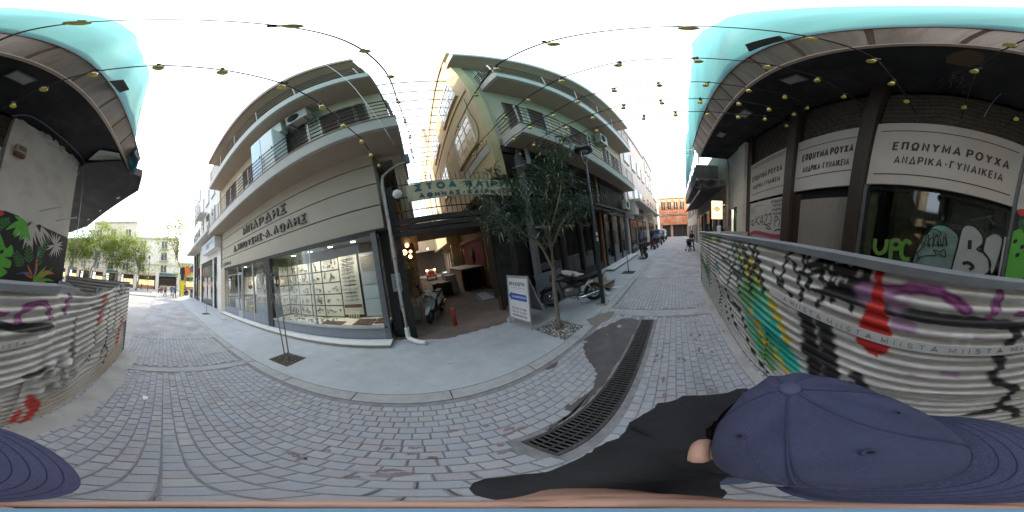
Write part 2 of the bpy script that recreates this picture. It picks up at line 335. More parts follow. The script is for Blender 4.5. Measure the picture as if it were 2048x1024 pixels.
# sidewalk in front of the shops, with pits left open for the trees
PITS = [(-3.22, -2.62, 2.22, 2.80), (2.05, 2.72, 1.95, 2.86), (7.35, 8.0, 2.1, 2.75), (11.3, 12.0, 2.2, 2.8), (-10.7, -10.1, 2.5, 3.0)]
g = MB(); xs = sorted({-24, 46}|{p[0] for p in PITS}|{p[1] for p in PITS})
for a, b in zip(xs[:-1], xs[1:]):
    pit = [p for p in PITS if p[0] <= a and p[1] >= b]
    if pit: g.box(a, b, 1.97, pit[0][2], -.15, .001); g.box(a, b, pit[0][3], 4.12, -.15, .001)
    else: g.box(a, b, 1.97, 4.12, -.15, .001)
sidewalk = struct('sidewalk', g, m_sidewalk)
g = MB(); g.box(5.9, 46, -2.9, -1.95, -.15, .0); struct('far_sidewalk', g, m_sidewalk)
# kerb stones flush with the lane
x = -23.5; ks = {}
while x < 40:
    ln = 1.12
    b = ks.get('k')
    if b is None: mbk = MB(); mbk.box(0, ln-.012, 1.765, 1.962, -.1, .002, .006); b = ks['k'] = mbk.mesh('kerb_stone', m_kerb)
    ob('kerb_stone', b, m_kerb, sidewalk, (x, 0, rnd.gauss(0, .001)))
    x += ln
# faint joints scored in the sidewalk cement near the tree pits, bottoms of the pits
for (a, b, c, d), nm in zip(PITS, range(5)):
    s_ = MB(); s_.box(a, b, c, d, -.15, -.03); struct('tree_pit_soil', s_, m_soil)
# metal cover set in the lane by the small tree, a patch of mended asphalt by the drain
def ragged(pts, n=7, amp=.03):
    out = []
    for i in range(len(pts)):
        p, q = pts[i], pts[(i+1) % len(pts)]
        for j in range(n):
            t = j/n; out.append((p[0]+(q[0]-p[0])*t+rnd.uniform(-amp, amp)*(j > 0), p[1]+(q[1]-p[1])*t+rnd.uniform(-amp, amp)*(j > 0)))
    return out
def sheet(name, pts, z, m, amp=.03, n=7):
    g = MB(); P = ragged(pts, n, amp); g.add([(x, y, z) for x, y in P], [tuple(range(len(P)))]); return struct(name, g, m)
pp = [(1286, 641), (1250, 700), (1215, 755), (1180, 800), (1140, 840), (1104, 866), (1112, 845), (1150, 828), (1128, 815), (1163, 795), (1188, 770), (1192, 745), (1178, 722), (1168, 700), (1165, 680), (1190, 662), (1222, 648), (1240, 638), (1262, 636)]
wet = [tuple(gr(*p))[:2] for p in pp]
sheet('asphalt_patch', [(min(x, 3.40), max(y, .86) if x > .2 else y) for x, y in wet], .0035, m_asph, .025)
sheet('damp_stain', [tuple(gr(*p))[:2] for p in [(1088, 739), (1100, 731), (1117, 722), (1112, 733), (1098, 740)]], .0045, m_asph, .01, 5)
sheet('damp_stain', [tuple(gr(*p))[:2] for p in [(1172, 640), (1200, 628), (1230, 622), (1225, 634), (1205, 645), (1190, 655)]], .0055, mat('sandy_stain', (.20, .175, .15), .9, .2, 8), .03, 5)
# reddish stains along the sett rows
for k in range(46):
    px_, py_ = rnd.choice([(rnd.uniform(880, 1060), rnd.uniform(850, 905)), (rnd.uniform(560, 900), rnd.uniform(890, 955)), (rnd.uniform(1300, 1420), rnd.uniform(690, 800)), (rnd.uniform(1380, 1450), rnd.uniform(560, 720))])
    p = gr(px_, py_); L = rnd.uniform(.02, .07)
    if p.y < -.84 or (abs(p.y-.7) < .2 and p.x > .1): continue
    sheet('red_stain', [(p.x-L, p.y-.012), (p.x-L*.3, p.y-.022), (p.x+L, p.y-.008), (p.x+L*.7, p.y+.014), (p.x-L*.5, p.y+.02)], .0028+k*.00002, m_stain, .012, 4)
# darker wheel marks worn along the lane are left to the setts; dust by the foot of the hoarding
sheet('dust_strip', [(-4.2, -.88), (5.7, -.88), (5.7, -.70), (2, -.74), (-1, -.66), (-2.4, -.55), (-4.2, -.5)], .003, mat('grey_dust', (.38, .37, .35), .95, .2, 6, dirt=(.2, .185, .17), dscale=3, damt=.6), .05)
# passage paving, running back between the two buildings
g = MB(); g.add([(-1.0, 4.12, -.15), (3.2, 4.12, -.15), (3.2, 46, -.15), (-1.6, 46, -.15), (-1.0, 4.12, .002), (3.2, 4.12, .002), (3.2, 46, .002), (-1.6, 46, .002)], [(4, 5, 6, 7), (0, 1, 5, 4)])
struct('passage_floor', g, m_pass)
sheet('passage_dirt', [(-.5, 4.0), (.3, 3.8), (1.1, 3.85), (1.9, 3.75), (2.3, 4.3), (2.3, 5), (-.6, 5)], .0055, m_pass, .06)
# cast-iron drain running down the middle of the lane
dr = thing('drain_channel', 'long black cast iron drain grating along the paved lane beside the asphalt patch', 'drain', (0, 0, 0))
b = MB(); b.box(.20, 3.24, .56, .83, -.14, -.10); ob('channel_floor', b, m_black, dr)
b = MB(); b.box(.20, 3.24, .555, .59, -.12, .003, .004); ob('frame_rail', b, m_iron, dr)
b = MB(); b.box(.20, 3.24, .80, .835, -.12, .003, .004); ob('frame_rail', b, m_iron, dr)
b = MB(); b.box(.20, .235, .59, .80, -.12, .002, .004); ob('frame_end', b, m_iron, dr)
b = MB(); b.box(-.011, .011, .588, .802, -.02, .001, .004); gm = b.mesh('grate_bar', m_iron); x = .262
while x < 3.22: ob('grate_bar', gm, m_iron, dr, (x, 0, rnd.gauss(0, .0012)), (0, 0, 0)); x += .0435
b = MB()
for yy in (.66, .73): b.box(.235, 3.24, yy-.006, yy+.006, -.03, -.004)
ob('tie_rod', b, m_iron, dr)
# gutter lids in the lane and the sidewalk
for x0, x1, y0, y1, lab in ((-5.1, -4.2, 1.0, 1.7, 'square inspection cover let into the lane by the slim tree'), (-8.6, -8.0, 3.0, 3.5, 'grey inspection cover let into the sidewalk by the shop door')):
    t = thing('inspection_cover', lab, 'manhole cover', ((x0+x1)/2, (y0+y1)/2, .004)); a, c = (x1-x0)/2, (y1-y0)/2
    b = MB(); b.box(-a, a, -c, c, -.02, .001); ob('plate', b, m_kerb, t)
    b = MB()
    for k in range(9): yy = -c+.05+k*(2*c-.1)/8; b.box(-a+.04, a-.04, yy-.008, yy+.008, 0, .005)
    ob('rib', b, m_kerb, t)
b = MB(); P = ragged([(-.055, -.03), (.02, -.045), (.06, -.02), (.045, .035), (-.03, .03)], 4, .012)
b.add([(0, 0, .02)]+[(x, y, .004+.02*rnd.random()) for x, y in P], [(0, i+1, (i+1) % len(P)+1) for i in range(len(P))], False)
o = ob('paper_scrap', b, mat('paper', (.8, .8, .8), .8, .05), None, (-2.31, -.13, .003)); tag(o, 'crumpled scrap of white paper lying on the grey setts', 'litter')
# ================================================================== THE LOCK SHOP BUILDING (facade plane y = 4.1)
m_wallA = mat('beige_render', (.43, .34, .24), .88, .07, 1.6, bump=.12, bscale=60, dirt=(.33, .28, .22), dscale=.9, damt=.4)
m_fascia = mat('fascia_paint', (.385, .345, .272), .7, .05, 1.2, bump=.06, bscale=40, dirt=(.32, .29, .235), dscale=.8, damt=.35)
m_slab = mat('balcony_paint', (.45, .43, .40), .8, .07, 2, dirt=(.40, .39, .36), dscale=1.2, damt=.45)
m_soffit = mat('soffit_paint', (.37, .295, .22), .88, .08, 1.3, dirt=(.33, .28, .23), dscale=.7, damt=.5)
m_rail = mat('rail_paint', (.05, .026, .022), .5, .2, 10)
m_railpost = mat('rail_post_paint', (.32, .30, .28), .5, .2, 10)
m_dark = mat('dark_metal', (.028, .026, .025), .5, .25, 8)
m_frame = mat('grey_aluminium', (.17, .18, .195), .42, .12, 8, metal=.5)
m_frame2 = mat('pale_aluminium', (.42, .43, .44), .4, .1, 8, metal=.5)
m_kick = mat('kick_panel', (.22, .235, .265), .5, .08, 4)
m_marble = mat('white_marble', (.68, .69, .70), .45, .06, 5, dirt=(.5, .48, .44), dscale=2, damt=.4)
m_riser = mat('step_riser', (.30, .255, .2), .9, .15, 5)
m_shut = mat('brown_shutter', (.10, .058, .05), .6, .1, 6)
m_cream = mat('cream_shutter', (.62, .58, .49), .65, .06, 4)
m_board = mat('display_board', (.72, .68, .56), .65, .05, 3)
m_hard = mat('brass_hardware', (.30, .22, .11), .35, .2, 30, metal=.8)
m_steel = mat('steel_hardware', (.36, .36, .37), .3, .2, 30, metal=.9)
m_blackhw = mat('black_hardware', (.03, .03, .03), .4, .2, 30)
m_wood = mat('brown_wood', (.13, .065, .04), .55, .25, 7, stretch=(1, 9, 9))
m_shopdark = mat('shop_interior', (.20, .17, .13), .85, .15, 2)
m_shopceil = mat('shop_ceiling', (.34, .35, .35), .7, .05, 2)
m_glass = glass_mat('shop_glass', (.96, .98, .97), .0)
m_darkglass = mat('dark_pane', (.035, .04, .045), .08, .2, 2, spec=.8)
m_pipe = mat('grey_pipe', (.38, .375, .36), .55, .12, 6, dirt=(.22, .2, .18), dscale=4, damt=.5)
m_white = mat('white_enamel', (.74, .75, .74), .4, .04, 4, dirt=(.5, .48, .43), dscale=3, damt=.35)
m_acgrey = mat('unit_casing', (.58, .57, .53), .5, .07, 4, dirt=(.35, .33, .29), dscale=4, damt=.5)
lamp_w = emis('downlight_glow', (1, .93, .82), 7.0)

A = thing('shop_building', 'beige corner building with a lock shop, two railed balconies and a panelled fascia', 'building', (0, 0, 0))
def bpart(name, m, parent, *boxes, bev=0):
    if name in ('frame_bar', 'frame', 'rear_wall', 'interior_wall', 'undercroft', 'interior_ceiling', 'ground_wall', 'ground_back', 'wall', 'shop_mullion') and len(boxes) > 1: return [bpart(name, m, parent, q, bev=bev) for q in boxes][-1]
    b = MB()
    for q in boxes: b.box(*q, bev=bev)
    return ob(name, b, m, parent)
# upper storeys
bpart('wall', m_wallA, A, (-11, .05, 4.1, 4.4, 5.56, 12.2), (-.25, .05, 4.4, 15, 3.2, 12.2), (-11, -10.7, 4.4, 15, 3.2, 12.2))
bpart('roof', m_slab, A, (-11, .05, 4.1, 15, 12.2, 12.35)); bpart('back_wall', m_wallA, A, (-10.7, -.25, 14.7, 15, 0, 12.2)); bpart('floor_slab', m_slab, A, (-10.7, -.25, 4.4, 14.7, 5.4, 5.56))
bpart('roof_overhang', m_soffit, A, (-10.9, .08, 3.12, 4.1, 12.18, 12.4))
b = MB(); b.box(-10.95, .12, 3.05, 3.12, 12.15, 12.5); ob('roof_gutter', b, mat('gutter_brown', (.20, .12, .085), .6, .2, 5), A)
# lower floor: fascia of four broad panels with dark open joints
bpart('fascia_backing', m_dark, A, (-10.74, -.82, 4.12, 4.35, 3.10, 5.56))
for z0, z1 in ((3.07, 3.70), (3.74, 4.385), (4.425, 5.065), (5.105, 5.56)):
    bpart('fascia_panel', m_fascia, A, (-10.75, -.77, 4.05, 4.119, z0, z1), (-.84, -.771, 4.119, 5.1, z0, z1))
bpart('fascia_soffit', m_dark, A, (-10.74, -.78, 4.06, 5.1, 3.02, 3.069))
def railing(parent, x0, x1, y, z0, z1, n, posts, sides=()):
    hs = [z0+(z1-z0)*(k+1)/n for k in range(n)]
    for h in hs:
        b = MB(); b.tube([(x0, y, h), (x1, y, h)], .017 if h < hs[-1] else .022, 6); o = ob('rail', b, m_rail, parent)
    for sx, yb in sides:
        for h in hs:
            b = MB(); b.tube([(sx, y, h), (sx, yb, h)], .017, 6); ob('rail', b, m_rail, parent)
    for px_ in posts:
        b = MB(); b.box(px_-.018, px_+.018, y-.02, y+.02, z0-.12, z1); ob('rail_post', b, m_railpost, parent)
def balcony(parent, x0, x1, y0, y1, z0, z1, name='balcony_slab', ms=None):
    b = MB(); b.box(x0, x1, y0, y1, z0, z1, .012); return ob(name, b, ms or m_slab, parent)
bal1 = balcony(A, -11.2, .14, 3.1, 4.1, 5.57, 6.02)
b = MB(); b.box(-11.22, .16, 3.08, 3.2, 6.02, 6.06); ob('coping', b, mat('coping_brown', (.27, .19, .15), .7, .2, 8), bal1)
balcony(A, -.6, .14, 4.1, 6.3, 5.57, 6.02)
railing(A, -11.1, .1, 3.16, 6.06, 7.08, 5, [-10.9, -9.0, -7.0, -5.2, -4.2, -2.0, -.35], ((.1, 4.3),))
b = MB(); b.box(.08, .12, 3.14, 3.18, 5.98, 7.1); b.box(.06, .13, 3.2, 4.2, 6.06, 7.0); ob('side_panel', b, m_rail, A)
# the first balcony bends inward: its soffit is painted darker along the edge
balcony(A, -10.9, .12, 3.1, 4.1, 9.42, 9.9)
balcony(A, -.6, .12, 4.1, 5.2, 9.42, 9.9)
railing(A, -10.8, .08, 3.16, 9.92, 10.95, 4, [-10.5, -8.4, -6.3, -4.2, -2.1, -.1], ((.08, 4.1),))
bpart('soffit', m_soffit, A, (-10.8, .06, 3.2, 4.1, 9.405, 9.42)); bpart('soffit', m_soffit, A, (-11.1, .08, 3.2, 4.1, 5.556, 5.571))
# shutters and doors of the first floor: brown slats, each leaf a part
def shutter(parent, x0, x1, y, z0, z1, m, nm='shutter', fr=None):
    b = MB(); n = max(6, int((z1-z0)/.09))
    b.box(x0, x0+.05, y-.04, y, z0, z1); b.box(x1-.05, x1, y-.04, y, z0, z1); b.box(x0+.05, x1-.05, y-.04, y, z0, z0+.06); b.box(x0+.05, x1-.05, y-.04, y, z1-.06, z1)
    for k in range(n):
        z = z0+.06+(z1-z0-.12)*k/n; h = (z1-z0-.12)/n
        b.add([(x0+.05, y-.035, z), (x1-.05, y-.035, z), (x1-.05, y-.01, z+h*.95), (x0+.05, y-.01, z+h*.95)], [(0, 1, 2, 3)])
    return ob(nm, b, m, parent)
for x0, x1, m in ((-.86, -.52, m_shut), (-1.42, -.88, m_shut), (-2.05, -1.44, m_shut), (-2.66, -2.08, m_cream), (-3.35, -2.72, m_shut), (-3.98, -3.38, m_shut), (-4.3, -4.02, m_cream), (-7.28, -6.5, m_shut), (-8.0, -7.4, m_cream), (-9.9, -9.1, m_shut), (-9.05, -8.3, m_shut), (-6.4, -5.9, m_shut)):
    shutter(A, x0, x1, 4.1, 6.1, 8.72, m)
for x0, x1 in ((-7.05, -6.6),):
    b = MB(); b.box(x0, x1, 4.05, 4.09, 6.9, 7.5); ob('pane', b, m_darkglass, A)
for x0, x1 in ((-9, -7.4), (-5.4, -3.8), (-2.4, -.8)):
    shutter(A, x0, (x0+x1)/2, 4.1, 10.0, 12.0, m_shut); shutter(A, (x0+x1)/2+.01, x1, 4.1, 10.0, 12.0, m_shut)
# grey conduit along the right edge of the wall, up to the floodlight under the balcony
# ground floor frame
bpart('pier', mat('pier_stone', (.42, .36, .28), .85, .12, 5), A, (-11, -10.25, 4.0, 4.35, 0, 3.07))
bpart('pillar', m_dark, A, (-5.56, -5.24, 3.98, 4.25, 0.02, 3.02))
st = bpart('step', m_riser, A, (-10.2, -1.0, 3.66, 4.3, -.05, .085)); bpart('tread', m_marble, st, (-10.22, -.98, 3.64, 4.0, .085, .115), bev=.006)
bpart('kick_panel', m_kick, A, (-5.24, -1.06, 4.02, 4.1, .115, .44)); bpart('kick_panel', m_kick, A, (-10.25, -5.56, 4.03, 4.1, .115, .52))
bpart('sill', m_frame2, A, (-5.24, -1.06, 3.98, 4.14, .44, .50), bev=.006)
bpart('frame_head', m_dark, A, (-10.25, -1.0, 3.99, 4.1, 2.93, 3.02))
for x in (-3.2,): bpart('mullion', m_frame2, A, (x-.02, x+.02, 4.03, 4.09, .5, 2.93))
bpart('corner_frame', m_frame, A, (-1.14, -1.0, 3.98, 4.12, .02, 2.97)); bpart('corner_frame', m_frame, A, (-1.05, -.98, 4.62, 4.72, .1, 2.97))
bpart('frame_bar', m_frame, A, (-1.03, -1.0, 4.12, 4.62, 1.2, 1.24), (-1.03, -1.0, 4.12, 4.62, 2.0, 2.04), (-1.03, -1.0, 4.12, 4.62, .5, .54), (-1.03, -1.0, 4.12, 4.62, .1, .16))
bpart('window_pane', m_glass, A, (-5.24, -3.22, 4.055, 4.062, .5, 2.93)); bpart('window_pane', m_glass, A, (-3.18, -1.14, 4.055, 4.062, .5, 2.93))
bpart('window_pane', m_glass, A, (-1.02, -1.012, 4.12, 4.62, .5, 2.97))
# shop interior behind the glass
bpart('interior_wall', m_shopdark, A, (-5.6, -1.05, 5.25, 5.3, 0, 3.05), (-5.62, -5.5, 4.26, 5.25, 0, 3.05), (-10.7, -5.62, 6.6, 6.7, 0, 3.05), (-10.8, -10.7, 4.4, 6.7, 0, 3.05), (-1.1, -1.06, 4.72, 5.25, 0, 3.05))
bpart('interior_ceiling', m_shopceil, A, (-5.5, -1.05, 4.1, 5.25, 2.975, 3.0), (-10.7, -5.62, 4.1, 6.6, 2.96, 3.0))
bpart('display_floor', m_board, A, (-5.24, -1.1, 4.15, 5.2, .44, .47)); bpart('interior_floor', mat('shop_tiles', (.3, .27, .24), .4, .1, 2), A, (-10.7, -5.6, 4.1, 6.6, .0, .11))
for x, y in ((-4.47, 4.62), (-3.59, 4.58), (-2.71, 4.55), (-1.87, 4.52), (-5.9, 4.8), (-8.6, 4.7)):
    b = MB(); b.lathe([(.10, 0), (.10, .012), (.085, .016)], 16, (x, y, 2.955)); o = ob('downlight', b, m_frame2, A); b = MB(); b.lathe([(.078, 0), (.078, .006)], 16, (x, y, 2.949)); ob('lens', b, lamp_w, o); ld = bpy.data.lights.new('downlight', 'SPOT'); ld.energy = 12 if x > -5.6 else 45; ld.spot_size = 2.4; ld.spot_blend = .7; ld.color = (1, .93, .80); ld.shadow_soft_size = .07; lo = bpy.data.objects.new('downlight', ld); C.objects.link(lo); lo.parent = o; lo.location = (x, y, 2.93)
# left bay: mullions, glass door, its contents
for x in (-9.9, -8.25, -7.72, -6.66): bpart('mullion', m_frame2, A, (x-.035, x+.035, 4.02, 4.09, .115, 2.93))
bpart('transom', m_frame2, A, (-8.215, -7.755, 4.03, 4.085, 2.55, 2.60), (-9.865, -8.285, 4.03, 4.085, 2.5, 2.54))
for a, c in ((-10.2, -9.935), (-9.865, -8.285), (-7.685, -6.695), (-6.625, -5.56)): bpart('window_pane', m_glass, A, (a, c, 4.055, 4.062, .52, 2.93))
dr_ = bpart('door', m_frame2, A, (-8.2, -8.13, 4.0, 4.05, .13, 2.55), (-7.84, -7.77, 4.0, 4.05, .13, 2.55), (-8.13, -7.84, 4.0, 4.05, 2.45, 2.55), (-8.13, -7.84, 4.0, 4.05, .13, .5))
bpart('pane', m_glass, dr_, (-8.13, -7.84, 4.022, 4.028, .5, 2.45)); b = MB(); b.tube([(-8.1, 3.96, 1.0), (-8.1, 3.96, 1.4)], .014, 6); ob('handle', b, m_steel, dr_)

# ---- display boards: every board a part, the locks and handles on it joined per board
D = thing('lock_display', 'lit wall of cream boards set out with locks, hinges and handles behind glass', 'shop display', (0, 0, 0))
bpart('backing', m_blackhw, D, (-5.32, -1.15, 5.0, 5.04, .5, 2.62), (-5.34, -5.30, 4.45, 5.0, .5, 2.62))
xs = [-5.27, -4.68, -4.07, -3.47, -2.72]; zs = [.5+k*.425 for k in range(6)]
def hardware(b, x0, x1, z0, z1, y, dx=(1, 0), dense=1.0):
    """small locks, handles and plates on a board; dx is the board's own direction in plan"""
    n = int(rnd.randint(5, 9)*dense); W_ = x1-x0
    for _ in range(n):
        u = rnd.uniform(.06, W_-.12); z = rnd.uniform(z0+.05, z1-.12); b.cur = rnd.choices((0, 1, 2, 3), (3, 3, 4, .6))[0]; k = rnd.random()
        def bx(u0, u1, za, zb, d):
            p = (x0+u0*dx[0], y+u0*dx[1]); q = (x0+u1*dx[0], y+u1*dx[1]); nx, ny = (dx[1]*d, -dx[0]*d)
            b.prism([(p[0], p[1], za), (q[0], q[1], za), (q[0], q[1], zb), (p[0], p[1], zb)], (nx, ny, 0))
        if k < .4: bx(u, u+.022, z, z+rnd.uniform(.08, .2), .02); bx(u, u+.06, z+.06, z+.075, .04)
        elif k < .7: bx(u, u+.05, z, z+.035, .035); bx(u+.015, u+.03, z-.04, z, .02)
        else: bx(u, u+rnd.uniform(.05, .11), z, z+.018, .03)
HW = [m_steel, m_hard, m_blackhw, mat('red_tag', (.45, .04, .03), .5, .1)]
for i in range(4):
    for j in range(5):
        b = MB(); b.box(xs[i]+.026, xs[i+1]-.026, 4.985, 4.999, zs[j]+.022, zs[j+1]-.022); o = ob('board', b, m_board, D)
        h = MB(); hardware(h, xs[i]+.02, xs[i+1]-.02, zs[j]+.02, zs[j+1]-.02, 4.985); tag(ob('hardware', h, HW, o), kind='stuff')
for j in range(5):
    b = MB(); b.box(-5.299, -5.285, 4.5, 4.96, zs[j]+.022, zs[j+1]-.022); o = ob('board', b, m_board, D)
    h = MB(); hardware(h, -5.285, -4.83, zs[j]+.02, zs[j+1]-.02, 4.96, (0, -1)); 
    h2 = MB(); h2.v = [(-5.285+(p[0]+5.285), p[1], p[2]) for p in h.v]; h2.f = h.f; h2.sm = h.sm; h2.mi = h.mi; tag(ob('hardware', h2, HW, o), kind='stuff')
b = MB(); b.box(-2.68, -2.0, 4.94, 4.96, .6, 2.62); tall = ob('handle_board', b, m_board, D)
for k in range(12):
    z = 2.5-.125*k; b = MB(); b.cur = rnd.choice((0, 1, 2)); x0 = -2.62+rnd.uniform(0, .06); x1 = -2.08-rnd.uniform(0, .06)
    b.tube([(x0, 4.90, z), (x1, 4.90, z+.01)], .012, 6); b.box(x0+.08, x0+.11, 4.90, 4.94, z-.012, z+.012); b.box(x1-.11, x1-.08, 4.90, 4.94, z-.012, z+.012); b.ball(((x0+x1)/2, 4.895, z), .03, 8)
    ob('pull_handle', b, HW[:3], tall)
b = MB(); b.box(-2.64, -2.04, 4.9, 4.94, .86, .96); ob('wooden_ledge', b, m_wood, tall)
for k in range(5): b = MB(); x = -2.5+k*.085; b.tube([(x, 4.86, .50), (x+.01, 4.85, .6), (x+.03, 4.85, .68), (x+.02, 4.87, .74)], [.014, .02, .016, .014], 7); ob('door_knob', b, m_board, tall)
# slatted shutter sample and plain panels at the end of the display
b = MB(); b.box(-1.93, -1.16, 4.98, 5.0, .5, 2.62); ob('sample_panel', b, mat('sample_grey', (.42, .46, .47), .5, .05), D)
for k in range(8): b = MB(); b.box(-1.9, -1.2, 4.93, 4.975, 2.5-k*.062, 2.525-k*.062); ob('slat', b, mat('beige_slat', (.55, .49, .4), .5, .1), D)
for k in range(10): b = MB(); b.box(-1.9, -1.2, 4.94, 4.975, 1.62+k*.038, 1.645+k*.038); ob('slat', b, mat('grey_slat', (.5, .52, .55), .5, .1), D)
for z0, z1 in ((1.12, 1.54), (.56, 1.08)): bpart('sample_panel', mat('sample_pale', (.42, .5, .54), .5, .05), D, (-1.9, -1.2, 4.955, 4.975, z0, z1), bev=.006)
b = MB()
for _ in range(150):
    b.cur = rnd.choices((0, 1, 2, 3), (3, 5, 2, .5))[0]; x = rnd.uniform(-5.1, -2.9); y = rnd.uniform(4.2, 4.9); s_ = rnd.uniform(.015, .04); b.box(x, x+s_*rnd.uniform(1, 2.5), y, y+s_, .47, .47+s_*.8)
tag(ob('loose_hardware', b, HW[:3]+[m_board], D), kind='stuff')
for x0, x1, y0, y1 in ((-3.15, -2.45, 4.2, 4.5), (-2.1, -1.55, 4.2, 4.75), (-1.5, -1.15, 4.3, 4.8)):
    t = bpart('sample_tray', m_wood, D, (x0, x1, y0, y1, .47, .5)); h = MB()
    for k in range(14): h.cur = rnd.choice((0, 1)); x = rnd.uniform(x0+.04, x1-.1); y = rnd.uniform(y0+.04, y1-.06); h.box(x, x+.05, y, y+.02, .5, .52)
    tag(ob('hardware', h, HW[:2], t), kind='stuff')
# contents of the left bay
K = thing('key_counter', 'cluttered shop counter with key rings and a red wall poster behind the glass', 'shop display', (0, 0, 0))
bpart('poster', mat('red_poster', (.42, .035, .03), .6, .25, 6), K, (-7.75, -6.0, 5.9, 5.93, .95, 2.45)); 
for k in range(9): b = MB(); x = -7.6+.17*k; b.tube([(x, 5.88, 1.25+.5*(k % 3)), (x+.08, 5.87, 1.35+.5*(k % 3)), (x+.12, 5.88, 1.2+.5*(k % 3))], .01, 5); ob('poster_mark', b, m_board, K)
bpart('cream_wall_panel', m_board, K, (-10.2, -8.5, 5.4, 5.44, 1.25, 2.4)); b = MB(); b.lathe([(.26, 0), (.24, .03)], 20, (-9.3, 5.39, 1.85), (0, -1, 0)); ob('round_mirror', b, m_darkglass, K)
bpart('counter', m_cream, K, (-9.9, -8.5, 4.6, 5.2, .12, 1.0)); bpart('counter_top', m_wood, K, (-9.95, -8.45, 4.55, 5.25, 1.0, 1.05)); bpart('low_cabinet', mat('grey_cabinet', (.3, .31, .32), .5, .1), K, (-7.6, -5.75, 4.7, 5.3, .12, .95))
bpart('yellow_box', mat('yellow_card', (.5, .36, .1), .6, .1), K, (-8.15, -7.75, 4.5, 4.8, .12, .7), bev=.01); bpart('key_rack', m_frame2, K, (-8.4, -7.0, 5.3, 5.33, .95, 2.5))
h = MB()
for _ in range(160):
    h.cur = rnd.choice((0, 1, 2, 0)); x = rnd.uniform(-6.5, -5.75); z = rnd.uniform(.8, 2.7); y = 4.45+rnd.uniform(-.05, .05); h.box(x, x+.02, y, y+.01, z, z+rnd.uniform(.04, .1)); h.ball((x+.01, y, z+.1), .02, 6)
for _ in range(90):
    h.cur = rnd.choice((0, 1, 3)); x = rnd.uniform(-8.3, -5.8); z = rnd.uniform(.95, 1.2); y = rnd.uniform(4.7, 5.2); h.box(x, x+rnd.uniform(.03, .1), y, y+.05, z-.15, z)
tag(ob('key_rings', h, HW, K), kind='stuff')

# ---- raised letters of the shop's name
m_let = mat('dark_letters', (.12, .10, .085), .5, .15, 8)
SG = thing('shop_name', 'three rows of raised dark metal Greek letters on the beige fascia', 'sign', (0, 0, 0))
def sign_on(parent, text, xa, xb, z, size, y=4.05, depth=.07, m=m_let, bold=.012):
    lettering(text, size, m, parent, ((xa+xb)/2, y-depth/2, z), (1, 0, 0), (0, 0, 1), depth, bold, width=xb-xa)
sign_on(SG, 'ΜΠΑΡΔΗΣ', -7.42, -4.06, 4.74, .56)
sign_on(SG, 'Δ.ΜΠΟΥΣΗΣ·Α.ΛΩΛΗΣ', -8.68, -3.16, 4.02, .46)
sign_on(SG, 'ΚΑΪΡΗ 6', -10.5, -9.25, 3.30, .30, depth=.03)

# ---- air conditioners hung under the upper balcony and the sheet-metal cabinet on the lower one
def ac_unit(name, lab, x, y, z, wd=.92, ht=.66, dp=.34, m=None, grp=None):
    t = thing(name, lab, 'air conditioner', (x, y, z), 0, grp)
    b = MB(); b.box(-wd/2, wd/2, -dp/2, dp/2, 0, ht, .015); ob('casing', b, m or m_acgrey, t)
    b = MB(); cx, cz = -wd*.12, ht/2
    for r_ in (.06, .11, .16, .21, .26): b.tube([(cx+r_*math.cos(k*PI/9), -dp/2-.012, cz+r_*math.sin(k*PI/9)) for k in range(19)], .005, 4)
    for k in range(6): a = k*PI/6; b.tube([(cx-.26*math.cos(a), -dp/2-.012, cz-.26*math.sin(a)), (cx+.26*math.cos(a), -dp/2-.012, cz+.26*math.sin(a))], .005, 4)
    ob('fan_guard', b, m_dark, t)
    b = MB(); b.lathe([(.27, 0), (.27, .004)], 20, (cx, -dp/2-.003, cz), (0, -1, 0)); ob('fan_opening', b, m_black, t)
    for s_ in (-1, 1):
        b = MB(); b.bar((s_*wd*.32, dp/2+.2, -.02), (s_*wd*.32, -dp/2, -.02), .04, .04); b.bar((s_*wd*.32, dp/2+.2, -.3), (s_*wd*.32, -dp/2+.05, -.03), .03, .03); ob('bracket', b, m_frame, t)
    b = MB(); b.tube([(wd/2, 0, .2), (wd/2+.08, 0, .15), (wd/2+.1, .1, -.05), (wd/2+.02, dp/2+.15, -.15)], .018, 6); ob('hose', b, m_dark, t)
    return t
ac_unit('air_conditioner', 'pale boxy air conditioner on brackets beside the blue-white cabinet on the balcony', -3.9, 3.75, 8.5, 1.05, .72)
ac_unit('air_conditioner', 'darker air conditioner with wire cage above the brown shutters, second along the balcony', -2.65, 3.75, 8.55, .95, .68, m=mat('dusty_casing', (.34, .32, .28), .6, .15, 5))
t = thing('balcony_cabinet', 'tall pale blue sheet cabinet standing on the lower balcony behind the rails', 'cabinet', (-4.25, 3.55, 6.03))
b = MB(); b.box(-.72, .72, -.3, .35, 0, 2.5, .01); ob('body', b, mat('cabinet_white', (.60, .66, .66), .5, .06, 3), t)
for x0, x1 in ((-.7, -.05), (.0, .70)): b = MB(); b.box(x0, x1, -.325, -.301, .05, 2.42, .008); o = ob('door', b, mat('cabinet_blue' if x0 < -.5 else 'cabinet_white', (.45, .60, .72) if x0 < -.5 else (.6, .66, .66), .4, .06, 3), t); b = MB(); b.box(x1-.09, x1-.06, -.35, -.325, 1.1, 1.25); ob('handle', b, m_dark, o)
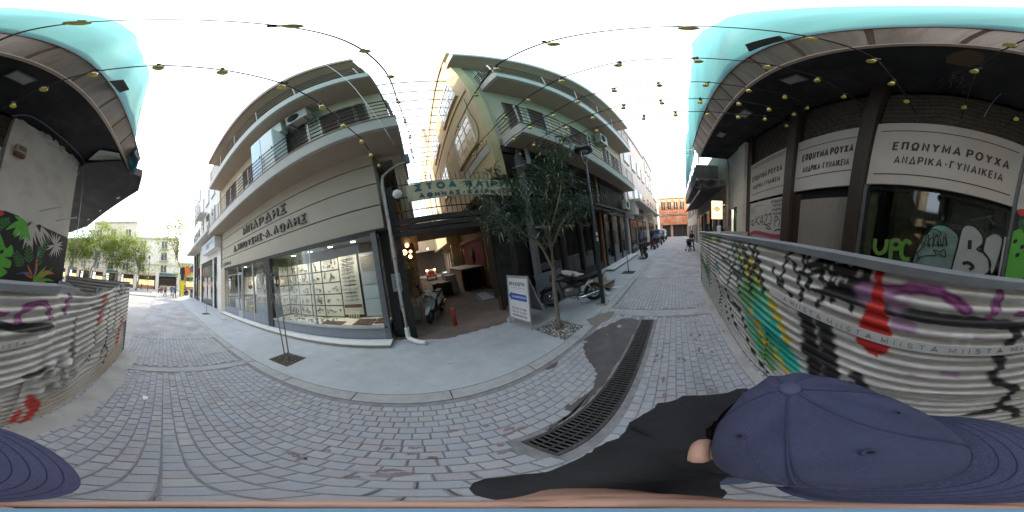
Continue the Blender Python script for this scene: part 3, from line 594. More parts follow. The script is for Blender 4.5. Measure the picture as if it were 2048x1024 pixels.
# floodlight and pipe at the corner over the passage
t = thing('drain_pipe', 'pale grey downpipe from the balcony corner to the pavement beside the gate', 'pipe', (0, 0, 0))
b = MB(); b.tube(smooth2([(.06, 4.3, 5.1), (-.15, 4.05, 4.86), (-.45, 3.98, 4.62), (-.585, 3.97, 4.4), (-.6, 3.97, 3.6), (-.6, 3.97, 2.0), (-.6, 3.97, .35)], 5), .034, 8); ob('pipe', b, m_pipe, t)
b = MB(); b.tube(smooth2([(-.56, 3.98, 4.5), (-.64, 3.98, 4.2), (-.64, 3.98, 3.2), (-.64, 3.98, .9)], 4), .02, 6); ob('cable_conduit', b, m_pipe, t)
b = MB(); b.tube(smooth2([(-.6, 3.97, .42), (-.6, 3.97, .2), (-.57, 3.93, .11), (-.40, 3.8, .065), (-.2, 3.66, .06)], 5), .058, 10); ob('elbow', b, m_white, t)
for z in (1.0, 2.2, 3.3): b = MB(); b.lathe([(.042, 0), (.042, .03)], 10, (-.6, 3.97, z)); ob('clamp', b, m_frame, t)
t = thing('floodlight', 'black floodlight on a bent arm under the balcony corner above the globe lamp', 'lamp', (.12, 4.35, 5.25))
b = MB(); b.box(-.09, .09, -.05, .05, -.16, .16, .015); ob('housing', b, m_dark, t); b = MB(); b.box(-.11, .11, -.075, -.05, -.18, .18, .008); ob('lens', b, m_frame, t); b = MB(); b.tube([(0, .05, .1), (-.02, .16, .2), (-.05, .15, .32)], .015, 6); ob('arm', b, m_dark, t)
# neighbours along the lane to the plaza
m_l1 = mat('white_render', (.60, .58, .53), .85, .06, 2, dirt=(.42, .4, .36), dscale=1.1, damt=.4)
B1 = thing('pale_shop_house', 'pale house with a white box sign over its shop beside the lock shop', 'building', (0, 0, 0))
bpart('wall', m_l1, B1, (-17.9, -11.85, 4.1, 4.4, 4.15, 14.0), (-11.85, -11.02, 4.02, 4.4, 0, 14.0), (-17.9, -17.55, 4.1, 4.4, 0, 4.15), (-13.3, -13.0, 4.1, 4.4, 0, 4.15), (-17.9, -11.02, 4.4, 14, 4.2, 14.0))  # walls built higher to keep a sun streak off the sign opposite
b = MB(); b.box(-17.9, -10.9, 2.95, 4.1, 5.75, 6.05, .02); ob('canopy', b, m_slab, B1)
b = MB(); b.box(-17.5, -15.2, 3.3, 4.1, 9.2, 9.4, .02); ob('balcony_slab', b, m_slab, B1); railing(B1, -17.4, -15.3, 3.34, 9.4, 10.3, 4, [-17.3, -15.4])
for x in (-16.9, -14.8, -12.9):
    for z in (7.3, 10.1):
        o = bpart('window', m_frame, B1, (x-.5, x+.5, 4.05, 4.12, z, z+1.6)); bpart('pane', m_darkglass, o, (x-.44, x+.44, 4.035, 4.05, z+.06, z+1.54)); bpart('sill', m_slab, o, (x-.6, x+.6, 3.98, 4.1, z-.08, z))
for x0, x1 in ((-17.5, -13.3), (-13.0, -11.85)):
    bpart('shop_frame', m_dark, B1, (x0, x1, 4.15, 4.25, 3.7, 4.15), (x0, x0+.12, 4.15, 4.25, 0, 3.7), (x1-.12, x1, 4.15, 4.25, 0, 3.7)); bpart('shop_pane', m_darkglass, B1, (x0+.12, x1-.12, 4.2, 4.24, 0.05, 3.7))
for x in (-16, -14.6): bpart('poster', mat('shop_poster', (.5, .45, .42), .6, .3, 3), B1, (x-.45, x+.45, 4.18, 4.2, .6, 2.6))
bpart('poster', mat('red_notice', (.5, .08, .05), .6, .3, 6), B1, (-17.2, -16.6, 4.17, 4.19, 2.9, 3.5))
t = thing('box_sign', 'white projecting box sign with a blue patch over the pale shop', 'sign', (0, 0, 0))
bpart('box', m_white, t, (-14.9, -10.9, 3.5, 4.08, 4.62, 5.5), bev=.015); bpart('panel', mat('sign_blue_grey', (.45, .50, .52), .5, .1), t, (-14.8, -11.0, 3.485, 3.5, 4.72, 5.4))
bpart('blue_patch', mat('sign_ink', (.20, .25, .32), .5, .3, 9), t, (-13.1, -12.3, 3.475, 3.485, 4.85, 5.25)); lettering('ΚΛΕΙΔΙΑ', .26, mat('sign_ink', (0, 0, 0)), t, (-11.7, 3.474, 5.15), (1, 0, 0), (0, 0, 1), .004, width=.95)
B2 = thing('end_house', 'white corner house at the end of the lane by the plaza trees', 'building', (0, 0, 0))
bpart('wall', mat('lime_white', (.66, .64, .59), .85, .06, 2), B2, (-22.6, -17.92, 4.12, 4.5, 5.8, 15), (-22.6, -17.92, 4.5, 14, 0, 15), (-22.6, -22.0, 4.12, 4.5, 0, 5.8), (-18.2, -17.92, 4.12, 4.5, 0, 5.8))
for x in (-21.6, -20.2, -18.8):
    for z in (7.0, 10.0, 12.6): o = bpart('window', m_frame, B2, (x-.45, x+.45, 4.06, 4.13, z, z+1.6)); bpart('pane', m_darkglass, o, (x-.4, x+.4, 4.045, 4.06, z+.06, z+1.54))
b = MB(); b.box(-22.5, -18, 3.1, 4.1, 5.85, 6.1, .02); ob('canopy', b, m_slab, B2); bpart('shop_pane', m_darkglass, B2, (-22, -18.2, 4.2, 4.26, .05, 5.6)); bpart('shop_mullion', m_dark, B2, (-20.2, -20.05, 4.12, 4.2, 0, 5.8), (-21.5, -21.4, 4.12, 4.2, 0, 5.8))
# ================================================================== THE PASSAGE (STOA) BETWEEN THE TWO BUILDINGS
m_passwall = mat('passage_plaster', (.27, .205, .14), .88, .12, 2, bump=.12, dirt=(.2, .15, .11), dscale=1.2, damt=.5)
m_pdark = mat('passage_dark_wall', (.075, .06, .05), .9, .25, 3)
m_gate = mat('gate_steel', (.022, .02, .019), .55, .3, 9, dirt=(.07, .05, .04), dscale=5, damt=.5)
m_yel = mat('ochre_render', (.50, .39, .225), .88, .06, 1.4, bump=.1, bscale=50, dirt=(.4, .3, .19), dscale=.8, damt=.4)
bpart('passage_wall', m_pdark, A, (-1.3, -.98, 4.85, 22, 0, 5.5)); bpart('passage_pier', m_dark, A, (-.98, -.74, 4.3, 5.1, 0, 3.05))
G = thing('passage_gate', 'black iron gate frame with spikes across the mouth of the covered passage', 'gate', (0, 0, 0))
bpart('gate_post', m_gate, G, (-.56, -.40, 4.12, 4.28, 0, 4.2)); bpart('gate_post', m_gate, G, (2.22, 2.36, 4.62, 4.8, 0, 3.1)); 
bpart('gate_post', m_gate, G, (2.62, 2.74, 4.1, 4.22, 0, 4.2))
for z0, z1 in ((2.74, 2.86), (2.90, 3.02), (3.06, 3.20)): bpart('beam', m_gate, G, (-.56, 2.74, 4.1, 4.24, z0, z1))
bpart('added_shade_sheet', m_gate, G, (-.9, 3.5, 6.0, 9.2, 3.22, 3.28))  # roof sheet added over the passage to keep its inside dark
for z in (3.42, 3.82, 4.22): b = MB(); b.tube([(-.5, 4.16, z), (2.72, 4.16, z)], .016, 6); ob('cross_rail', b, m_gate, G)
for k in range(24):
    x = -.42+k*.135; b = MB(); b.tube([(x, 4.16, 3.2), (x, 4.16, 4.42), (x, 4.16, 4.56)], [.009, .009, .002], 5); ob('spike_bar', b, m_gate, G)
b = MB(); b.box(-.05, 1.1, -.02, .02, .12, 2.72); b.box(.0, 1.05, -.035, -.02, .2, 1.3, .005); b.box(.0, 1.05, -.035, -.02, 1.4, 2.62, .005); lf = ob('gate_leaf', b, m_gate, G, (2.36, 4.62, 0), (0, 0, -.18))
for k in range(3): b = MB(); b.box(.5+.02*k, .55+.02*k, -.06, -.036, 1.35+.33*k, 1.42+.33*k); ob('latch_plate', b, m_white, lf)
b = MB()
for k in range(9):
    for s_ in (-1, 1): b.bar((.02, -.03, .12+k*.075), (.34, -.03, .12+(k+s_*4)*.075), .008, .008) if 0 <= k+s_*4 < 9 else None
o = bpart('lattice_panel', mat('brass_lattice', (.22, .165, .09), .5, .2, 9, metal=.5), G, (2.42, 2.44, 4.3, 4.32, .1, .85)); 
for k in range(8):
    b = MB(); b.bar((2.40, 4.3, .12+.09*k), (2.88, 4.22, .12+.09*k), .012, .012); ob('lattice_bar', b, MATS['brass_lattice'], o)
for k in range(7):
    b = MB(); b.bar((2.42+.07*k, 4.30-.012*k, .1), (2.42+.07*k, 4.30-.012*k, .82), .01, .01); ob('lattice_bar', b, MATS['brass_lattice'], o)
bpart('post_foot', mat('rust_red', (.30, .085, .05), .7, .25, 9), G, (2.2, 2.222, 4.63, 4.66, 0, .5))
S = thing('arched_sign', 'weathered sign over the passage reading ΣΤΟΑ ΚΑΪΡΗ in green letters', 'sign', (0, 0, 0))
b = MB(); sx = np.linspace(-.04, 2.9, 15); zc = lambda x: .04*math.sin(PI*min(1, max(0, (x+.04)/2.94)))
for a, c in zip(sx[:-1], sx[1:]): b.prism([(a, 4.03, 3.62+zc(a)), (c, 4.03, 3.62+zc(c)), (c, 4.03, 4.12+zc(c)), (a, 4.03, 4.12+zc(a))], (0, .04, 0))
ob('board', b, mat('sign_cream', (.50, .45, .31), .75, .12, 3, dirt=(.30, .24, .15), dscale=2.5, damt=.6), S)
m_green = mat('sign_green', (.035, .115, .12), .6, .3, 8); m_navy = mat('sign_navy', (.05, .075, .115), .6, .3, 8)
lettering('ΣΤΟΑ  ΚΑΪΡΗ', .30, m_green, S, (1.46, 4.025, 4.0), (1, 0, 0), (0, 0, 1), .008, .02, width=2.55)
lettering('ΑΘΗΝΑΣ-ΚΑΪΡΗ 6', .19, m_navy, S, (1.40, 4.025, 3.745), (1, 0, 0), (0, 0, 1), .008, .012, width=2.3)
t = thing('globe_lamp', 'white globe lamp on the gate post beside the arched sign', 'lamp', (-.27, 3.92, 3.86)); b = MB(); b.ball((0, 0, 0), .125, 20); ob('globe', b, mat('opal_globe', (.72, .72, .70), .3, .03), t); b = MB(); b.tube([(0, .1, -.06), (-.05, .24, -.1)], .02, 6); ob('arm', b, m_dark, t)
t = thing('wall_notice', 'small pale notice board fixed on the dark gate pier by the downpipe', 'notice', (-.66, 4.28, 1.6)); b = MB(); b.box(-.16, .16, -.02, .0, -.24, .24); ob('board', b, mat('notice_grey', (.42, .45, .46), .6, .2, 12), t)
for k in range(6): b = MB(); b.box(-.11, .11-.02*(k % 3), -.023, -.02, .16-.06*k, .175-.06*k); ob('text_line', b, m_dark, t)
b = MB(); b.box(-.05, .08, -.02, 0, -.85, -.45, .004); pl = ob('switch_plate', b, m_dark, t)
for z in (-.5, -.63, -.76): b = MB(); b.box(-.02, .05, -.03, -.02, z-.03, z+.03); ob('switch', b, m_frame2, pl)
# walls, ground floor of the passage
P = thing('passage_arcade', 'ochre arcade wall with pilasters and a painted red panel inside the passage', 'wall', (0, 0, 0))
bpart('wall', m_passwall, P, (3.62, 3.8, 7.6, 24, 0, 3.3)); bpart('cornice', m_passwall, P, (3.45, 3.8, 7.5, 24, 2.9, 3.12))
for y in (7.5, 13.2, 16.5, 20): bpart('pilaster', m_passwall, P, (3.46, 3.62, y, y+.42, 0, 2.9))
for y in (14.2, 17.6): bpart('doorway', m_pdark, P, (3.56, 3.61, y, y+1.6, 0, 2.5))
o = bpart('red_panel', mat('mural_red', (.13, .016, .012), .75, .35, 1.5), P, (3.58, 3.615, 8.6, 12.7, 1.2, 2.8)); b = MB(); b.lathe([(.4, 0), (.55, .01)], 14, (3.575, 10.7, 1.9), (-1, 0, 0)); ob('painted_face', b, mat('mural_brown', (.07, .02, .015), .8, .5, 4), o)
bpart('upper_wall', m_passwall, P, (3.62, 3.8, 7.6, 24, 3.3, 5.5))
t = thing('back_building', 'cream building with a bright window closing the far end of the passage', 'building', (0, 0, 0))
bpart('wall', mat('cream_wall', (.60, .53, .40), .85, .08, 1.5), t, (-3, 5, 24, 24.4, 3.6, 8.5)); bpart('undercroft', m_pdark, t, (-3, 5, 26, 26.2, 0, 3.7), (-3, 5, 24.4, 26.2, 3.6, 3.7))
for x in (.3, 2.6): o = bpart('window', m_white, t, (x, x+1.5, 23.93, 23.99, 5.3, 6.5)); bpart('pane', m_darkglass, o, (x+.08, x+1.42, 23.91, 23.93, 5.38, 6.42))
# things standing in the passage
t = thing('food_counter', 'big plywood counter with a black open front standing in the passage', 'counter', (0, 0, 0))
bpart('side_panel', mat('plywood', (.42, .36, .28), .7, .1, 3, dirt=(.28, .23, .17), damt=.5), t, (2.15, 2.2, 8.95, 12.6, 0, 1.22)); bpart('top', mat('counter_top', (.40, .36, .30), .6, .1, 4), t, (2.1, 3.52, 8.85, 12.7, 1.22, 1.28), bev=.01)
bpart('open_front', m_black, t, (2.2, 3.5, 9.25, 9.3, .04, 1.2)); bpart('side_panel', m_gate, t, (3.46, 3.5, 8.95, 12.6, 0, 1.22)); bpart('frame', m_gate, t, (2.2, 3.46, 8.96, 9.0, 1.12, 1.22), (2.2, 3.46, 8.96, 9.0, 0, .05))
for x in (2.2, 3.42): b = MB(); b.lathe([(.05, -.02), (.05, .02)], 10, (x, 8.9, .05), (1, 0, 0)); ob('castor', b, m_dark, t)
b = MB(); b.tube([(3.3, 8.7, .05), (3.3, 8.7, 1.25), (3.3, 9.0, 1.25)], .02, 6); ob('rail', b, mat('rust_red', (0, 0, 0)), t)
t = thing('floor_tile_panel', 'blue and white painted panel set in the floor beside the counter', 'floor panel', (2.63, 7.3, .006), -.12)
b = MB(); b.box(-.45, .42, -1.0, 1.0, -.01, .004); ob('border', b, mat('tile_blue', (.13, .18, .24), .6, .25, 6), t); b = MB(); b.box(-.25, .2, -.7, .35, .004, .008); ob('centre', b, mat('tile_white', (.5, .5, .48), .6, .15, 6), t); b = MB(); b.box(-.3, .3, -.95, -.78, .004, .008); ob('caption', b, MATS['tile_white'], t)
lettering('ΣΤΟΑ', .2, MATS['tile_blue'], t, (-.02, -.2, .0095), (0, 1, 0), (-1, 0, 0), .002, width=.7)
t = thing('wrapped_bundle', 'white plastic wrapped bundle standing beside the counter in the passage', 'bundle', (1.55, 9.3, 0)); b = MB(); b.grid(lambda u, v: ((.42+.05*math.sin(5*u+v*7))*math.cos(u)*(1-.25*v), (.35+.05*math.sin(4*u))*math.sin(u)*(1-.25*v), 1.05*v), np.linspace(0, 2*PI, 19), np.linspace(0, 1, 8)); b.add([(.33*math.cos(k*PI/4), .28*math.sin(k*PI/4), 1.05) for k in range(8)], [tuple(range(8))]); ob('wrap', b, mat('plastic_wrap', (.50, .50, .48), .3, .15, 6), t)
t = thing('black_crate', 'black open crate on the passage floor behind the scooter', 'crate', (.95, 9.0, 0)); b = MB(); b.box(-.5, .5, -.35, .35, 0, .7, .01); ob('body', b, m_gate, t); b = MB(); b.box(-.53, .53, -.38, .38, .7, .78, .01); ob('rim', b, mat('crate_rim', (.2, .19, .18), .6, .1), t)
t = thing('street_trike', 'small white delivery trike with two glowing round lamps deep in the passage', 'trike', (.95, 17.5, 0))
b = MB(); b.box(-.55, .55, -.1, .9, .45, 1.15, .06); ob('box_body', b, m_white, t); b = MB(); b.box(-.5, .5, -.6, -.1, .4, .6, .03); b.box(-.35, .35, -.14, -.1, .6, 1.0); ob('front', b, mat('trike_red', (.3, .06, .05), .5, .1), t)
for x in (-.42, .42): b = MB(); b.ball((x, -.18, 1.12), .09, 12); ob('lamp', b, emis('warm_lamp', (1, .55, .22), 5), t)
for x in (-.5, .5): b = MB(); b.tube([(x, .4+.28*math.cos(a*PI/8), .3+.28*math.sin(a*PI/8)) for a in range(17)], .05, 6); ob('wheel', b, m_dark, t)
t = thing('bottle_stack', 'dim row of crates and white bottles along the passage wall', 'crates', (0, 0, 0))
for k in range(5): b = MB(); y = 12.5+k*.9; b.box(1.9, 2.6, y, y+.7, 0, .55+.1*(k % 2), .02); ob('crate', b, mat('crate_%d' % (k % 3), ((.30, .28, .25), (.2, .22, .2), (.4, .38, .33))[k % 3], .7, .2, 4), t)
for k in range(7): b = MB(); x, y = -.35+.12*(k % 2), 10.2+.35*k; b.lathe([(.09, 0), (.1, .5), (.04, .62), (.04, .74)], 10, (x, y, .0)); ob('bottle', b, m_white if k % 2 else m_wood, t)
wallL = [(-.6, 9.33, 3.14), (-.6, 12.26, 3.0), (-.6, 6.93, 2.57), (-.55, 9.9, 2.5)]
for i, p in enumerate(wallL):
    t = thing('wall_lantern', ['glowing orange globe lantern, upper one of the cluster on the dark passage wall', 'small far glowing lantern deepest along the dark passage wall', 'glowing lantern low by the hedge at the passage mouth', 'glowing lantern just below the upper globe on the passage wall'][i], 'lantern', p, 0, 'lit lanterns along the passage wall')
    b = MB(); b.ball((0, 0, 0), .11, 12); ob('globe', b, emis('warm_lamp', (1, .55, .22), 5), t); b = MB(); b.tube([(0, 0, .1), (-.1, 0, .22), (-.38, 0, .2)], .015, 5); ob('bracket', b, m_dark, t)
t = thing('ceiling_lamp', 'tiny white lamp hanging high at the dark end of the passage', 'lamp', (1.05, 18, 3.45)); b = MB(); b.ball((0, 0, 0), .08, 10); ob('bulb', b, emis('white_lamp', (1, .9, .75), 8), t); b = MB(); b.tube([(0, 0, .07), (0, 0, 1.2)], .008, 5); ob('cord', b, m_dark, t)
# overhead rods between the two buildings
for k in range(22):
    y = 4.95+k*.76; b = MB(); b.tube([(0.06, y, 12.0), (1.2, y, 11.97), (2.5, y, 12.0)], .038, 5); o = ob('overhead_rod', b, m_rail); tag(o, 'thin dark rod spanning the roof gap over the passage, %s from the street' % 'first second third fourth fifth sixth seventh eighth ninth tenth eleventh twelfth thirteenth fourteenth fifteenth sixteenth seventeenth eighteenth nineteenth twentieth twenty-first twenty-second'.split()[k], 'rod', 'rods spanning the gap over the passage')

# ================================================================== THE CORNER BUILDING PAST THE PASSAGE
m_wallB = mat('grey_white_render', (.45, .37, .27), .88, .06, 1.5, bump=.1, bscale=50, dirt=(.38, .35, .3), dscale=.9, damt=.4)
m_slabB = mat('slab_white', (.45, .435, .405), .8, .06, 2, dirt=(.42, .41, .37), dscale=1.2, damt=.45)
m_winframe = mat('window_white', (.66, .63, .55), .6, .05, 5)
m_lit = mat('warm_pane', (.50, .36, .17), .15, .15, 3)  # warm colour makes these panes look lit; no lamp behind them
Bb = thing('balcony_building', 'corner building with two long balconies, an ochre side wall and a dark glass ground floor', 'building', (0, 0, 0))
bpart('front_wall', m_wallB, Bb, (2.56, 13.85, 4.1, 4.4, 5.57, 13.1)); bpart('side_wall', m_yel, Bb, (2.5, 2.8, 3.95, 13.5, 4.3, 13.2)); bpart('rear_wall', m_yel, Bb, (2.47, 2.8, 13.5, 26, 3.3, 16.5), (13.5, 13.85, 4.4, 14, 0, 13.1)); bpart('roof', m_slab, Bb, (2.5, 13.85, 4.4, 14, 13.1, 13.2)); bpart('back_wall', m_yel, Bb, (2.8, 13.5, 13.7, 14, 0, 13.1)); bpart('floor_slab', m_slab, Bb, (2.8, 13.6, 4.4, 13.7, 5.57, 5.7))
bpart('roof_overhang', m_soffit, Bb, (2.42, 13.6, 3.12, 4.1, 12.2, 12.42)); bpart('roof_edge', m_slabB, Bb, (2.40, 13.62, 3.06, 3.12, 12.18, 12.5)); bpart('parapet', m_yel, Bb, (2.46, 2.56, 3.3, 13.5, 13.2, 13.5))
bpart('string_course', m_yel, Bb, (2.455, 2.5, 4.1, 13.5, 9.3, 9.42), (2.455, 2.5, 4.1, 13.5, 5.7, 5.84))
for z0, z1 in ((5.57, 6.02), (9.45, 9.9)):
    o = balcony(Bb, 3.0, 13.6, 3.1, 4.1, z0, z1, ms=m_slabB); bpart('soffit', m_soffit, Bb, (3.1, 13.5, 3.22, 4.1, z0-.012, z0+.001)); bpart('coping', MATS['coping_brown'], o, (2.98, 13.62, 3.08, 3.2, z1, z1+.035))
bpart('corner_slab', m_slabB, Bb, (2.48, 3.0, 4.1, 8.0, 5.3, 5.7))
for z0, z1 in ((6.06, 7.06), (9.94, 10.95)):
    railing(Bb, 3.04, 13.5, 3.16, z0, z1, 5, [3.05, 4.8, 6.5, 8.3, 10.1, 11.9, 13.4], ((3.04, 4.1),))
    for x in (5.4, 7.2, 9.1, 11.0): pass
for x0, x1, m in ((3.5, 4.1, m_shut), (4.15, 4.45, m_cream), (4.5, 5.2, m_shut), (5.25, 5.5, m_cream), (6.9, 7.7, m_shut), (7.75, 8.6, m_shut), (10.3, 11.1, m_shut), (11.2, 11.5, m_cream), (11.55, 12.3, m_shut), (12.5, 13.2, m_shut)):
    shutter(Bb, x0, x1, 4.1, 6.1, 8.6, m)
for x0, x1 in ((3.2, 4.0), (4.1, 4.9), (7, 7.9), (8, 8.9), (11, 11.8)): shutter(Bb, x0, x1, 4.1, 10.0, 12.0, m_winframe if x0 < 4.5 else m_shut)
def side_window(parent, x, y0, y1, z0, z1, nv=3, nh=3, mp=m_darkglass, proud=.03):
    """window in a wall that faces -x"""
    f = bpart('window', m_winframe, parent, (x-proud, x+.02, y0, y0+.09, z0, z1), (x-proud, x+.02, y1-.09, y1, z0, z1), (x-proud, x+.02, y0+.09, y1-.09, z0, z0+.09), (x-proud, x+.02, y0+.09, y1-.09, z1-.09, z1))
    bpart('pane', mp, f, (x-.012, x+.015, y0+.09, y1-.09, z0+.09, z1-.09)); b = MB()
    for k in range(1, nv): y = y0+(y1-y0)*k/nv; b.box(x-proud+.003, x-.013, y-.03, y+.03, z0+.09, z1-.09)
    for k in range(1, nh): z = z0+(z1-z0)*k/nh; b.box(x-proud+.008, x-.0135, y0+.09, y1-.09, z-.018, z+.018)
    ob('glazing_bar', b, m_winframe, f); bpart('sill', m_yel, f, (x-.09, x+.02, y0-.08, y1+.08, z0-.1, z0-.002))
for y0, y1, z0, z1, mp in ((4.7, 6.75, 6.2, 8.1, m_lit), (4.85, 7.45, 9.9, 11.65, m_darkglass), (9.2, 11.8, 10.0, 11.9, m_darkglass), (9.0, 11.2, 6.2, 8.1, m_lit)): side_window(Bb, 2.5, y0, y1, z0, z1, 3, 4, mp)
for y in (14.5, 18.0, 21.5):
    for z in (6.5, 9.8, 13.0): side_window(Bb, 2.47, y, y+1.6, z, z+2.0, 2, 3)
b = MB(); b.tube(smooth2([(2.46, 4.4, 9.0), (2.45, 4.45, 8.0), (2.45, 4.3, 7.0), (2.45, 4.4, 6.3), (2.45, 4.9, 5.7)], 5), .015, 5); ob('cable', b, m_dark, Bb)
# dark ground floor: glass, mullions, louvred transom
m_bglass = mat('storefront_pane', (.022, .02, .018), .06, .3, 1.5, spec=.7)
m_grey = mat('grey_column', (.14, .145, .15), .6, .15, 4)
bpart('ground_back', m_pdark, Bb, (2.75, 13.6, 6.2, 6.3, 0, 5.57), (2.75, 2.85, 4.75, 6.2, 0, 5.57)); bpart('ground_lintel', m_gate, Bb, (2.75, 13.7, 3.98, 4.12, 3.28, 3.46), (2.75, 13.7, 3.98, 4.12, 5.3, 5.56))
for x, m in ((3.42, m_grey), (4.9, m_gate), (6.2, m_gate), (7.5, m_gate), (8.35, mat('orange_brown_wood', (.22, .105, .05), .55, .25, 6, stretch=(9, 9, 1))), (8.75, m_gate), (10.0, m_gate), (11.6, m_gate), (13.2, m_grey)):
    b = MB(); b.box(x-.09, x+.09, 3.94, 4.14, 0, 5.5 if m is not m_gate else 3.3, .006); ob('column', b, m, Bb)
for x0, x1 in ((3.51, 4.81), (4.99, 6.11), (6.29, 7.41), (7.59, 8.26), (8.84, 9.91), (10.09, 11.51), (11.69, 13.1)):
    bpart('storefront_pane', m_bglass, Bb, (x0, x1, 4.06, 4.08, .55, 3.28)); bpart('base_panel', m_frame if x0 > 8 else m_gate, Bb, (x0, x1, 4.0, 4.1, .1, .55))
    n = 9; b = MB()
    for k in range(n): z = 3.5+k*.2; b.add([(x0, 4.02, z), (x1, 4.02, z), (x1, 4.1, z+.15), (x0, 4.1, z+.15)], [(0, 1, 2, 3)])
    ob('louvre', b, mat('louvre_glass', (.05, .052, .055), .2, .2, 3), Bb)
for k in range(14): b = MB(); x = 8.9+k*.31; b.box(x-.012, x+.012, 3.96, 3.99, 3.5, 5.2); ob('window_bar', b, m_frame, Bb)
bpart('doorstep', m_riser, Bb, (7.9, 13.6, 3.3, 3.99, -.05, .10)); bpart('doorstep_tread', m_marble, Bb, (7.88, 13.62, 3.28, 3.98, .10, .13))
b = MB(); b.prism([(4.6, 3.1, 3.36), (10.6, 3.1, 3.36), (10.6, 3.95, 3.56), (4.6, 3.95, 3.56)], (0, 0, .05)); ob('glass_canopy', b, mat('canopy_sheet', (.05, .048, .045), .4, .2), Bb)
for x in (5.2, 7.2, 9.4, 10.5): b = MB(); b.tube([(x, 3.15, 3.42), (x, 3.96, 4.0)], .015, 6); ob('canopy_stay', b, m_gate, Bb)
b = MB(); b.tube([(13.62, 4.02, 0), (13.62, 4.02, 12)], .05, 8); ob('downpipe', b, m_pipe, Bb)
t = thing('steel_bracket', 'pale forked steel post hung from the balcony soffit above the oleander', 'bracket', (3.62, 3.8, 5.55))
b = MB(); b.box(-.05, .05, -.05, .05, -.75, 0, .006); ob('post', b, m_frame2, t); b = MB(); b.tube([(0, 0, -.7), (-.55, .15, -.95)], .022, 6); b.tube([(0, 0, -.7), (.6, .1, -.75), (.95, .1, -1.25)], .02, 6); ob('fork', b, m_frame2, t)
b = MB(); b.lathe([(.11, 0), (.12, .05), (.05, .12)], 12, (.95, .1, -1.35)); ob('lamp_pot', b, m_frame2, t)
ac_unit('air_conditioner', 'dark wire-caged air conditioner on the upper wall of the corner building', 9.6, 3.78, 8.35, .95, .8, m=mat('dusty_casing', (.34, .32, .28)))
ac_unit('air_conditioner', 'dusty air conditioner low under the balcony end beside the downpipe', 12.8, 3.72, 3.9, 1.0, .75)
t = thing('lean_board', 'grey sheet board leaning on the storefront behind the sandwich board', 'board', (0, 0, 0)); b = MB(); b.prism([(3.1, 3.55, .02), (4.35, 3.5, .02), (4.35, 3.85, 1.02), (3.1, 3.88, 1.05)], (0, .02, 0)); ob('sheet', b, mat('sheet_grey', (.10, .115, .13), .5, .15, 4), t)
# houses further along the lane
m_pink = mat('pinkish_render', (.55, .48, .42), .88, .06, 2, dirt=(.42, .35, .3), dscale=1, damt=.4)
m_buff = mat('buff_render', (.56, .49, .39), .88, .06, 2, dirt=(.42, .36, .28), dscale=1, damt=.4)
def street_house(label, x0, x1, z1, m, rows, step, wz, canopy=None):
    t = thing('street_house', label, 'building', (0, 0, 0)); bpart('wall', m, t, (x0, x1, 4.1, 14, 0, z1)); bpart('cornice', m_slab, t, (x0, x1, 3.95, 4.1, z1-.3, z1-.05))
    x = x0+.9
    while x < x1-1.4:
        for z in rows:
            f = bpart('window', m_frame, t, (x, x+wz, 4.05, 4.1, z, z+1.75)); bpart('pane', m_darkglass, f, (x+.06, x+wz-.06, 4.03, 4.05, z+.06, z+1.69)); bpart('sill', m_slab, f, (x-.06, x+wz+.06, 3.96, 4.09, z-.1, z))
        x += step
    if canopy: bpart('canopy', m_slab, t, (canopy[0], canopy[1], 2.9, 4.1, 4.75, 5.0), bev=.02); bpart('canopy_wall', m, t, (canopy[0], canopy[0]+1.2, 3.3, 4.1, 3.6, 4.75))
    n = int((x1-x0)/3)
    for k in range(n):
        xx = x0+.6+k*3; f = bpart('shop_front', m_dark, t, (xx, xx+2.4, 4.0, 4.1, 0, 3.3)); bpart('pane', m_bglass, f, (xx+.12, xx+2.28, 3.98, 4.0, .4, 3.1))
    return t
t = street_house('pinkish house with grey framed windows and a flat canopy past the corner building', 13.9, 25, 14.2, m_pink, (5.2, 9.3), 2.55, 1.55, (14.2, 25))
bpart('letter_panel', m_pdark, t, (16.6, 21, 3.9, 3.97, 3.5, 4.6)); lettering('ΥΦΑΣΜΑΤΑ', .6, m_frame2, t, (18.8, 3.88, 4.05), (1, 0, 0), (0, 0, 1), .02, width=3.6)
t = street_house('buff house with smaller windows towards the far end of the lane', 25.05, 34, 15.0, m_buff, (5.4, 9.3, 12.2), 2.3, 1.1, (25.2, 33)); b = MB()
railing(t, 26, 33, 3.2, 5.0, 6.0, 4, [26, 29, 33])
t = street_house('low pale house last before the orange netted building', 34.05, 40, 9.0, m_buff, (5.0,), 2.3, 1.0)
# building closing the lane, under orange scaffold net
O = thing('netted_building', 'two-storey building wrapped in orange scaffold net across the end of the lane', 'building', (0, 0, 0))
m_onet = mat('orange_net', (.56, .20, .09), .8, .18, 1.2, dirt=(.6, .42, .3), dscale=.6, damt=.7); m_ob = mat('salmon_wall', (.55, .38, .26), .85, .1, 1)
bpart('wall', m_ob, O, (44.5, 54, -3.6, 4.2, 3.2, 11.2)); bpart('cornice', m_buff, O, (44.1, 54, -3.8, 4.4, 10.6, 11.5)); bpart('ground_wall', m_ob, O, (44.6, 54, -3.6, -3.2, 0, 3.2), (44.6, 54, .6, 1.2, 0, 3.2), (44.6, 54, 3.4, 4.2, 0, 3.2)); bpart('shop_dark', m_gate, O, (45.2, 45.3, -3.2, 3.4, 0, 3.2)); bpart('balcony_slab', m_slab, O, (44.05, 44.5, -3.2, 3.9, 5.8, 6.05))
for y in (-2.6, -.9, .8, 2.4):
    for z, h in ((3.5, 1.7), (7.0, 2.6)): f = bpart('window', m_pdark, O, (44.42, 44.5, y, y+1.0, z, z+h)); bpart('frame', m_winframe, f, (44.4, 44.42, y+.46, y+.54, z, z+h))
